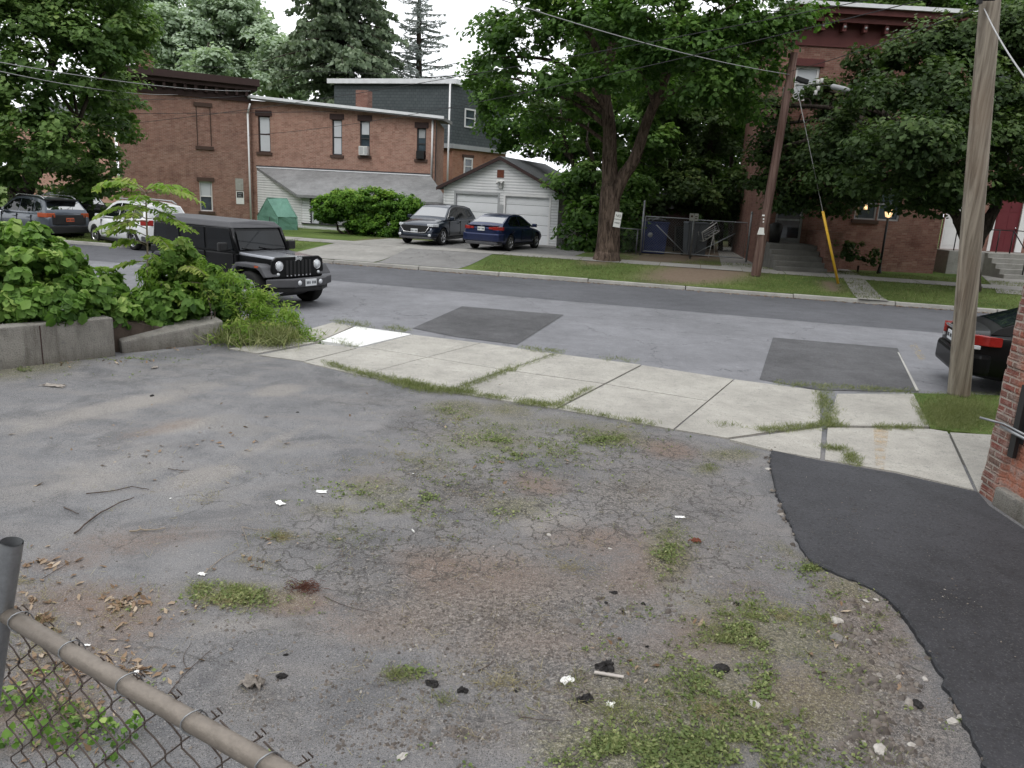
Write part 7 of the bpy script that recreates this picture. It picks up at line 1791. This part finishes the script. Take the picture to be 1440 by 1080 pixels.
root = thing('fence_post', 'bare grey steel fence post end sticking up at the left edge', 'post', (pb_.x-.02, pb_.y+.02, 0))
base = Vector((pb_.x-.02, pb_.y+.02, 0)); tv = pt_-base; lv = pb_-base
dv = (tv-lv).normalized(); low = lv-dv*(lv.z/dv.z)
mb = MB(); mb.tube([low+Vector((0, 0, -.1)), lv, tv], .0245, 20, cap=False)
mb.tube([tv, tv-dv*.03], .021, 20, cap=False)
rng_ = 20
mb.build('post', M['galvsteel'] if 'galvsteel' in M else M['galv'], root, uv=False, recalc=False)
# ------------------------------------------------------------------ litter
def twig(pts, r, label, mat='twig', fork=None):
    P = [GL(*p)+Vector((0, 0, r+.004)) for p in pts]; b = P[0]
    mb = MB(); q = smooth([p-b for p in P], 4)
    q = [p+Vector((random.uniform(-1, 1)*r*.4, random.uniform(-1, 1)*r*.4, abs(random.gauss(0, r*.4)))) for p in q]
    r *= .6
    mb.tube(q, [r*(1-.5*i/len(q))*random.uniform(.85, 1.15) for i in range(len(q))], 6)
    if fork: 
        F_ = [GL(*p)+Vector((0, 0, r+.01))-b for p in fork]; mb.tube(F_, [r*.6]*len(F_), 5)
    o = mb.build('twig', M[mat], None, uv=False); o.location = b; tag(o, label, 'twig', 'twigs lying on the lot')
twig([(105, 753), (135, 728), (165, 712), (189, 702)], .011, 'long straight brown stick pointing up right, left part of the lot')
twig([(121, 697), (160, 692), (185, 687), (210, 690)], .009, 'thin bent brown stick above the long straight stick')
twig([(182, 750), (205, 748), (234, 746)], .011, 'short pale stick to the right of the long straight stick', 'paletwig', [(200, 748), (196, 743)])
twig([(236, 661), (250, 663), (266, 663)], .007, 'small dark twig in the middle left of the lot')
twig([(90, 715), (100, 720), (111, 725)], .008, 'small dark twig left of the long straight stick')
twig([(285, 810), (310, 788), (334, 775)], .005, 'pale dry stem beside the white paper and dry grass tuft', 'paletwig')
twig([(237, 978), (262, 948), (296, 917)], .005, 'thin brown stem just beyond the fence rail')
twig([(262, 940), (258, 925), (270, 905)], .003, 'fine forked stem standing by the thin brown stem')
twig([(455, 840), (490, 855), (533, 864)], .004, 'thin dark stem trailing right of the reddish root clump')
twig([(672, 945), (686, 938), (695, 930)], .005, 'small dark twig in the middle of the gravel')
twig([(740, 996), (756, 1003), (765, 1008)], .005, 'short pale twig below the white crumpled tissue', 'paletwig')
twig([(735, 1010), (760, 1014), (790, 1015)], .004, 'thin brown stem near the bottom centre')
twig([(341, 742), (352, 745), (381, 747)], .004, 'thin brown twig above the dry grass tufts', 'paletwig')
twig([(655, 660), (700, 655), (745, 665)][:0] or [(60, 815), (85, 800), (102, 790)], .004, 'thin stem near the steel post')
twig([(115, 742), (95, 775), (112, 770)][:0] or [(350, 770), (345, 755), (340, 742)], .004, 'short pale bent stem above the paper scrap', 'paletwig')
def chip(px, py, size, mat, label, cat, flat=.5, sub=3, rough=.25, group=None, name=None, sx=1., sy=1., rot=None, z=0.):
    b = GL(px, py); r = random.Random(int(px*7+py))
    bm = bmesh.new(); bmesh.ops.create_icosphere(bm, subdivisions=sub, radius=1.)
    seeds = [Vector((r.uniform(-1, 1), r.uniform(-1, 1), r.uniform(-1, 1))).normalized() for _ in range(9)]
    for v in bm.verts:
        f = 1.-rough*max(0, max(v.co.normalized().dot(s) for s in seeds[:6])-.45)*1.5+rough*.30*math.sin(v.co.x*7+px)*math.sin(v.co.y*8+py)+rough*.12*r.uniform(-1, 1)
        v.co = Vector((v.co.x*size*sx*f, v.co.y*size*sy*f, max(-.25, v.co.z)*size*flat*f))
    me = bpy.data.meshes.new(name or cat); bm.to_mesh(me); bm.free()
    o = link(name or cat.replace(' ', '_'), me, None, M[mat]); o.location = (b.x, b.y, b.z+size*flat*.2+z); o.rotation_euler = (0, 0, rot if rot is not None else r.uniform(0, 6))
    tag(o, label, cat, group); return o
for a in [(1178, 900, .065, 'stone', 'largest flat grey rock among the weeds near the new driveway'), (1016, 943, .05, 'chunk', 'dark green grey broken slab in the weeds'), (1292, 942, .035, 'stone', 'grey rock in the rubble shoulder'), (1292, 992, .04, 'chunk', 'black rock low in the rubble shoulder'), (1341, 1015, .035, 'palestone', 'long pale rock near the bottom right weeds'), (1218, 846, .022, 'palestone', 'white pebble at the top of the rubble shoulder'), (1232, 844, .022, 'palestone', 'second white pebble beside the first at the top of the rubble shoulder'),
          (566, 1064, .028, 'palestone', 'smooth round pale stone at the bottom centre left'), (1236, 1055, .04, 'palestone', 'chalky pale rock at the bottom right'), (1210, 830, .02, 'stone', 'small stone at the edge of the new asphalt'), (1175, 875, .05, 'palestone', 'pale flat rock half buried above the largest flat grey rock'), (1255, 935, .03, 'stone', 'grey rock left of the rubble shoulder middle'), (1300, 955, .022, 'palestone', 'little pale rock at the middle of the rubble shoulder'), (1060, 990, .035, 'palestone', 'pale angular stone in the lower weeds'), (1283, 1048, .02, 'palestone', 'tan brick fragment near the bottom right'), (1080, 660, .035, 'palestone', 'light broken concrete piece at the corner of the new driveway'), (1222, 905, .028, 'stone', 'brown stone in the rubble'), (1120, 1025, .03, 'stone', 'mossy stone near the bottom'), (1270, 990, .022, 'stone', 'small grey stone low in the rubble'), (772, 752, .02, 'palestone', 'pinkish stone fragment in the middle of the lot'), (858, 772, .016, 'palestone', 'whitish stone fragment right of the lot middle')]:
    chip(a[0], a[1], a[2], a[3], a[4], 'rock', .55, 2, .5, 'rocks in the rubble', 'rock', 1.3)
for a in [(905, 850, .022, 'roundish black asphalt lump near the centre right grass'), (875, 862, .028, 'curved black asphalt crumb left of the round lump'), (862, 834, .026, 'ragged black crumb above the curved one'), (853, 938, .07, 'layered black asphalt slab behind the pale wood strip'), (610, 963, .045, 'elongated black lump at the end of the grass tuft, bottom centre'), (652, 972, .035, 'black lump to the right of the elongated one'), (820, 985, .05, 'mossy dark clod right of the white tissue'), (402, 922, .014, 'brownish green moss lump on the asphalt'), (396, 952, .028, 'black fragment beside the muddy rag'), (725, 972, .015, 'small black crumb in the bottom middle gravel'), (852, 848, .018, 'small dark crumb between the ragged and curved ones'), (910, 910, .014, 'tiny dark crumb beside the weeds'), (418, 580, .02, 'black spot like lump on the far lot'), (213, 557, .03, 'dark curled leaf like lump on the far left lot'), (500, 740, .012, 'tiny black crumb left of the cracked area'), (1034, 850, .022, 'dark lump in the grass right of the lot')]:
    chip(a[0], a[1], a[2]*.85, 'chunk', a[3], 'asphalt lump', .8, 3, .75, 'broken asphalt lumps', 'asphalt_lump', 1.4)
def scrap(px, py, w, h, mat, label, cat='paper scrap', crump=.3, rot=None):
    b = GL(px, py); r = random.Random(int(px*3+py)); n = 7
    V = []; 
    for i in range(n+1):
        for j in range(n+1):
            u, v = i/n-.5, j/n-.5; e = 1-.5*r.random() if i in (0, n) or j in (0, n) else 1
            V.append((u*w*e, v*h*e, .006+crump*min(w, h)*(r.random()**1.5)*(1 if crump > .1 else .3)))
    F_ = [(i*(n+1)+j, (i+1)*(n+1)+j, (i+1)*(n+1)+j+1, i*(n+1)+j+1) for i in range(n) for j in range(n)]
    me = bpy.data.meshes.new('paper_scrap'); me.from_pydata(V, [], F_); me.update()
    o = link(cat.replace(' ', '_'), me, None, M[mat]); o.location = (b.x, b.y, b.z+.002); o.rotation_euler = (0, 0, rot if rot is not None else r.uniform(0, 3))
    tag(o, label, cat); return o
scrap(452, 692, .11, .08, 'paper', 'flat white paper scrap at the centre of the lot', crump=.05, rot=.1)
scrap(394, 709, .12, .07, 'paper', 'smaller torn white paper just left of the flat scrap', crump=.15)
scrap(284, 809, .07, .045, 'paper', 'bright white paper bit beside the dry grass tuft', crump=.2)
scrap(956, 728, .11, .05, 'paper', 'smeared white litter beside the grass at centre right', crump=.1, rot=.1)
scrap(797, 960, .10, .06, 'paper', 'crumpled white tissue in front of the mossy clod', crump=.4)
scrap(858, 994, .05, .05, 'paper', 'white star shaped petal litter near the bottom weeds', crump=.3)
scrap(240, 702, .02, .02, 'paper', 'tiny white speck of litter in the mid lot', crump=.2)
scrap(75, 543, .36, .14, 'cloth', 'muddy flattened cloth strip near the retaining wall', 'rag', .12, rot=-.1)
scrap(355, 965, .17, .10, 'cloth', 'crumpled muddy rag near the fence rail', 'rag', .45, rot=-.2)
scrap(218, 518, .16, .08, 'cloth', 'curled pale brown leaf litter by the low wall', 'rag', .3)
scrap(192, 948, .05, .035, 'paper', 'torn white paper next to the fence rail', crump=.3)
scrap(122, 909, .05, .025, 'paper', 'small white plastic bit under the fence rail', crump=.2)
scrap(581, 667, .02, .02, 'paper', 'very small pale chip above the cracked area', crump=.2)
scrap(1174, 548+38, .16, .03, 'paper', 'white splinter lying in the grassy pavement joint', 'splinter', .05, .0)
b = GL(856, 952); root = thing('wood_strip', 'short flat pale wood strip in front of the asphalt slab', 'wood strip', (b.x, b.y, b.z+.012), -.18)
mb = MB(); mb.box(-.085, -.011, 0, .085, .011, .008); mb.build('strip', M['board'], root, bevel=.001)
b = GL(581, 748); root = thing('cigarette_end', 'small grey cylindrical stub standing out on the cracked asphalt', 'stub', (b.x, b.y, b.z+.008), -1.1)
mb = MB(); mb.tube([(-.03, 0, 0), (.03, 0, .004)], .007, 8); mb.build('stub', M['ac'], root)
# reddish root clump
b = GL(430, 828); root = thing('root_clump', 'tangled reddish brown root clump at the right end of the long grass tuft', 'roots', b); mb = MB()
for _ in range(150):
    a = random.uniform(0, 6.28); r_ = random.uniform(0, .10)*1.; c = Vector((math.cos(a)*r_*1.3, math.sin(a)*r_, random.uniform(0, .03)))
    e = c+Vector((random.gauss(0, .035), random.gauss(0, .035), random.gauss(0.0, .012))); m_ = (c+e)/2+Vector((random.gauss(0, .01), random.gauss(0, .01), .012))
    mb.tube([c, m_, e], .0018, 3, cap=False)
M['roots'] = plain('reddish_brown_roots', (.10, .045, .032), .9, .1, var=.5, sc=30); mb.build('roots', M['roots'], root, uv=False)
b = GL(973, 762); root = thing('brown_leaf_curl', 'orange brown curled dry frond at the edge of the centre right grass', 'dry frond', b); mb = MB()
for _ in range(16): 
    c = Vector((random.uniform(-.04, .04), random.uniform(-.03, .03), .01)); mb.tube([c, c+Vector((.02, .01, .012)), c+Vector((.04, .0, .0))], .005, 4)
mb.build('frond', M['rust'], root, uv=False)
# dead leaves (uncountable litter) and gravel
C = []
for px, py, rx, ry, n in [(60, 870, 130, 70, 260), (110, 930, 130, 70, 260), (60, 1010, 100, 70, 260), (170, 850, 90, 22, 110), (60, 790, 70, 20, 50), (330, 800, 80, 20, 30), (200, 940, 70, 40, 60), (120, 510, 130, 5, 90), (240, 490, 80, 4, 80), (200, 640, 260, 60, 60), (300, 620, 260, 40, 50), (900, 900, 120, 80, 50), (700, 650, 200, 60, 60), (380, 760, 60, 20, 30), (700, 540, 200, 20, 20), (1180, 900, 90, 70, 60), (970, 385, 60, 7, 0)]: C += samp(px, py, rx, ry, n, fn=GL)
C = np.array(C); n = len(C); C[:, 2] += .008
o = leafobj('dead_leaves', None, M['lf_dead'], C, np.array([0, 0, 1.])+RNG.normal(size=(n, 3))*.35, RNG.normal(size=(n, 3)), .045*RNG.uniform(.3, 1.6, n), .5+RNG.normal(size=n)*.3, 'husk'); tag(o, 'dry brown leaves and husks scattered over the lot and under the fence', 'dead leaves', kind='stuff')
def gravel(name, label, regs, mats, smin, smax, z=0., fn=None):
    P = []
    for px, py, rx, ry, n in regs: P += samp(px, py, rx, ry, n, fn=fn or GL)
    P = np.array(P); n = len(P)
    base = np.array([(1, 0, 0), (-.5, .8, 0), (-.6, -.7, 0), (.5, -.9, 0), (.2, .1, .8), (-.3, .2, .6)]); tri = np.array([(0, 1, 4, 4), (1, 5, 4, 4), (1, 2, 5, 5), (2, 3, 4, 5), (3, 0, 4, 4)])
    # quads only: a squashed frustum
    base = np.array([(1, .1, 0), (.1, .9, 0), (-1, .1, 0), (0, -.9, 0), (.55, .0, .75), (.05, .5, .85), (-.5, .1, .65), (0, -.5, .8)]); F4 = np.array([(0, 1, 5, 4), (1, 2, 6, 5), (2, 3, 7, 6), (3, 0, 4, 7), (4, 5, 6, 7)])
    s = smin*(smax/smin)**(RNG.random(n)**2.2); a = RNG.random(n)*2*PI; ca, sa = np.cos(a), np.sin(a)
    jit = base[None]*RNG.uniform(.65, 1.3, (n, 8, 3))*np.stack([s, s*RNG.uniform(.6, 1, n), s*RNG.uniform(.4, .9, n)], 1)[:, None]
    V = np.stack([jit[..., 0]*ca[:, None]-jit[..., 1]*sa[:, None], jit[..., 0]*sa[:, None]+jit[..., 1]*ca[:, None], jit[..., 2]], -1)+P[:, None]
    F_ = (np.arange(n)[:, None, None]*8+F4[None]).reshape(-1, 4)
    o = npmesh(name, V.reshape(-1, 3), F_, mats, attr={'lv': np.repeat(RNG.random(n), 8)}); tag(o, label, 'gravel', kind='stuff'); return o
t = NT('gravel_stone'); lv = t.attr('lv'); M['gravel'] = t.fin(t.mix(t.noise(t.coord(), 60, 3), t.ramp(lv, [(0., (.025, .024, .024)), (.35, (.09, .085, .08)), (.7, (.17, .15, .135)), (.93, (.25, .23, .2)), (1., (.5, .48, .45))]), (.12, .1, .085)), .9)
gravel('gravel', 'loose gravel and crumbs of asphalt strewn over the lot', [(700, 870, 260, 90, 4200), (820, 960, 260, 100, 4000), (650, 1030, 300, 70, 3000), (650, 700, 260, 80, 1800), (1000, 880, 160, 100, 1200), (1220, 930, 90, 120, 2400), (900, 690, 110, 34, 900), (640, 700, 120, 34, 700), (400, 980, 240, 90, 700), (950, 820, 120, 80, 1200), (1230, 1040, 140, 60, 1600), (600, 780, 260, 60, 1300), (1030, 760, 90, 60, 500), (800, 620, 240, 60, 800), (300, 850, 260, 60, 400), (520, 930, 160, 70, 600), (1120, 740, 20, 80, 200)], M['gravel'], .0035, .017)
gravel('rubble', 'stones and rubble along the broken edge of the new driveway', [(1250, 930, 60, 110, 800), (1200, 880, 70, 40, 300), (1260, 1030, 90, 50, 420), (1150, 1000, 90, 60, 200), (1100, 720, 14, 60, 60), (880, 860, 90, 50, 60)], M['gravel'], .010, .045)
EDR = []
for i in range(len(ED)-1):
    for k in range(4): EDR.append((ED[i][0]+(ED[i+1][0]-ED[i][0])*k/4, ED[i][1]+(ED[i+1][1]-ED[i][1])*k/4, 7, 6, 26))
gravel('edge_crumbs', 'crumbs of broken asphalt along the ragged edge of the new driveway', EDR, M['gravel'], .005, .03, fn=lambda x, y: G(x, y, .045))
gravel('road_grit', 'pale grit scattered on the street and fresh asphalt', [(1180, 510, 80, 26, 120), (1200, 720, 120, 60, 180), (1330, 850, 90, 120, 200), (700, 450, 300, 30, 140)], M['gravel'], .004, .011, fn=lambda x, y: G(x, y, .078 if y > 640 else .010))

# leaf litter along the far gutter
P = []
for _ in range(1500):
    a = random.uniform(-3, 24); s_ = -.17-abs(random.gauss(0, .16)); p = KP(a, s_); P.append((p.x, p.y, .012))
P = np.array(P); n = len(P); o = leafobj('gutter_litter', None, M['lf_dead'], P, np.array([0, 0, 1.])+RNG.normal(size=(n, 3))*.3, RNG.normal(size=(n, 3)), .06*RNG.uniform(.4, 1.5, n), .35+RNG.normal(size=n)*.25, 'husk'); tag(o, 'dry leaves and dirt caught in the gutter of the far kerb', 'leaf litter', kind='stuff')
# ------------------------------------------------------------------ light, sky, camera
w = bpy.data.worlds.new('World'); SC.world = w; w.use_nodes = True
nt = w.node_tree; nt.nodes.clear()
SE, SR = math.radians(58), math.radians(200)
sky = nt.nodes.new('ShaderNodeTexSky'); sky.sky_type = 'NISHITA'; sky.sun_disc = False; sky.sun_elevation = SE; sky.sun_rotation = SR
sky.dust_density = 4.; sky.air_density = 1.; sky.altitude = 50
hs = nt.nodes.new('ShaderNodeHueSaturation'); hs.inputs['Saturation'].default_value = .22; hs.inputs['Value'].default_value = 1.
nt.links.new(sky.outputs[0], hs.inputs['Color'])
# overcast layer: broad soft cloud
tc = nt.nodes.new('ShaderNodeTexCoord'); mp = nt.nodes.new('ShaderNodeMapping'); mp.inputs['Scale'].default_value = (1, 1, 2.5); nt.links.new(tc.outputs['Generated'], mp.inputs[0])
no = nt.nodes.new('ShaderNodeTexNoise'); no.inputs['Scale'].default_value = 2.2; no.inputs['Detail'].default_value = 5; nt.links.new(mp.outputs[0], no.inputs['Vector'])
rp = nt.nodes.new('ShaderNodeValToRGB'); rp.color_ramp.elements[0].position = .3; rp.color_ramp.elements[0].color = (11.5, 11.9, 12.5, 1); rp.color_ramp.elements[1].position = .7; rp.color_ramp.elements[1].color = (15., 15.2, 15.5, 1)
nt.links.new(no.outputs[0], rp.inputs[0])
mx = nt.nodes.new('ShaderNodeMix'); mx.data_type = 'RGBA'; mx.inputs[0].default_value = .75
nt.links.new(hs.outputs[0], mx.inputs[6]); nt.links.new(rp.outputs[0], mx.inputs[7])
# dark sky band added behind the viewpoint, like trees and houses, for darker reflections
sx = nt.nodes.new('ShaderNodeSeparateXYZ'); nt.links.new(tc.outputs['Generated'], sx.inputs[0])
def mth(op, a, b):
    n = nt.nodes.new('ShaderNodeMath'); n.operation = op
    for i, v in ((0, a), (1, b)):
        if isinstance(v, bpy.types.NodeSocket): nt.links.new(v, n.inputs[i])
        else: n.inputs[i].default_value = v
    return n.outputs[0]
n2 = nt.nodes.new('ShaderNodeTexNoise'); n2.inputs['Scale'].default_value = 4.; n2.inputs['Detail'].default_value = 2; nt.links.new(tc.outputs['Generated'], n2.inputs['Vector'])
h = mth('ADD', sx.outputs[2], mth('MULTIPLY', mth('SUBTRACT', n2.outputs[0], .5), .18))
r2 = nt.nodes.new('ShaderNodeValToRGB'); r2.color_ramp.elements[0].position = .30; r2.color_ramp.elements[0].color = (.07, .085, .06, 1); r2.color_ramp.elements[1].position = .36; r2.color_ramp.elements[1].color = (1, 1, 1, 1); nt.links.new(h, r2.inputs[0])
r3 = nt.nodes.new('ShaderNodeValToRGB'); r3.color_ramp.elements[0].position = .44; r3.color_ramp.elements[1].position = .52; nt.links.new(mth('ADD', mth('MULTIPLY', sx.outputs[1], .5), .5), r3.inputs[0])
m4 = nt.nodes.new('ShaderNodeMix'); m4.data_type = 'RGBA'; nt.links.new(r3.outputs[0], m4.inputs[0]); nt.links.new(r2.outputs[0], m4.inputs[6]); m4.inputs[7].default_value = (1, 1, 1, 1)
m5 = nt.nodes.new('ShaderNodeMix'); m5.data_type = 'RGBA'; m5.blend_type = 'MULTIPLY'; m5.inputs[0].default_value = 1.; nt.links.new(mx.outputs[2], m5.inputs[6]); nt.links.new(m4.outputs[2], m5.inputs[7])
bg = nt.nodes.new('ShaderNodeBackground'); bg.inputs[1].default_value = .14; nt.links.new(m5.outputs[2], bg.inputs[0])
wo = nt.nodes.new('ShaderNodeOutputWorld'); nt.links.new(bg.outputs[0], wo.inputs[0])
sl = bpy.data.lights.new('sun', 'SUN'); sl.energy = 1.1; sl.angle = math.radians(25); sl.color = (1, .97, .93)
so = bpy.data.objects.new('sun', sl); COL.objects.link(so)
# direction towards the sun (azimuth measured like the sky's rotation: 0 = +Y, clockwise)
sd = Vector((math.sin(SR)*math.cos(SE), math.cos(SR)*math.cos(SE), math.sin(SE)))
so.rotation_euler = sd.to_track_quat('Z', 'Y').to_euler()
cam = bpy.data.cameras.new('camera'); co = bpy.data.objects.new('camera', cam); COL.objects.link(co); SC.camera = co
cam.sensor_fit = 'HORIZONTAL'; cam.sensor_width = 36; cam.lens = 36*CF/1440; cam.clip_start = .05; cam.clip_end = 2000
fwd = Vector((0, math.cos(CP), -math.sin(CP))); down = Vector((0, -math.sin(CP), -math.cos(CP))); right = Vector((1, 0, 0))
# image axes: u = right cosR - ... ; (a,b) = R(u,v)
ur = right*math.cos(CR)-down*math.sin(CR)          # world direction of image +x
vd = right*math.sin(CR)+down*math.cos(CR)          # world direction of image +y (down)
mt = Matrix((ur, -vd, -fwd)).transposed().to_4x4(); mt.translation = (0, 0, CH); co.matrix_world = mt
SC.view_settings.view_transform = 'Standard'; SC.view_settings.look = 'None'; SC.view_settings.exposure = 0; SC.view_settings.gamma = 1
SC.cycles.adaptive_threshold = .025; SC.cycles.max_bounces = 5; SC.cycles.diffuse_bounces = 3; SC.cycles.glossy_bounces = 2; SC.cycles.transmission_bounces = 3; SC.cycles.transparent_max_bounces = 6
SC.render.resolution_x = 1024; SC.render.resolution_y = 768
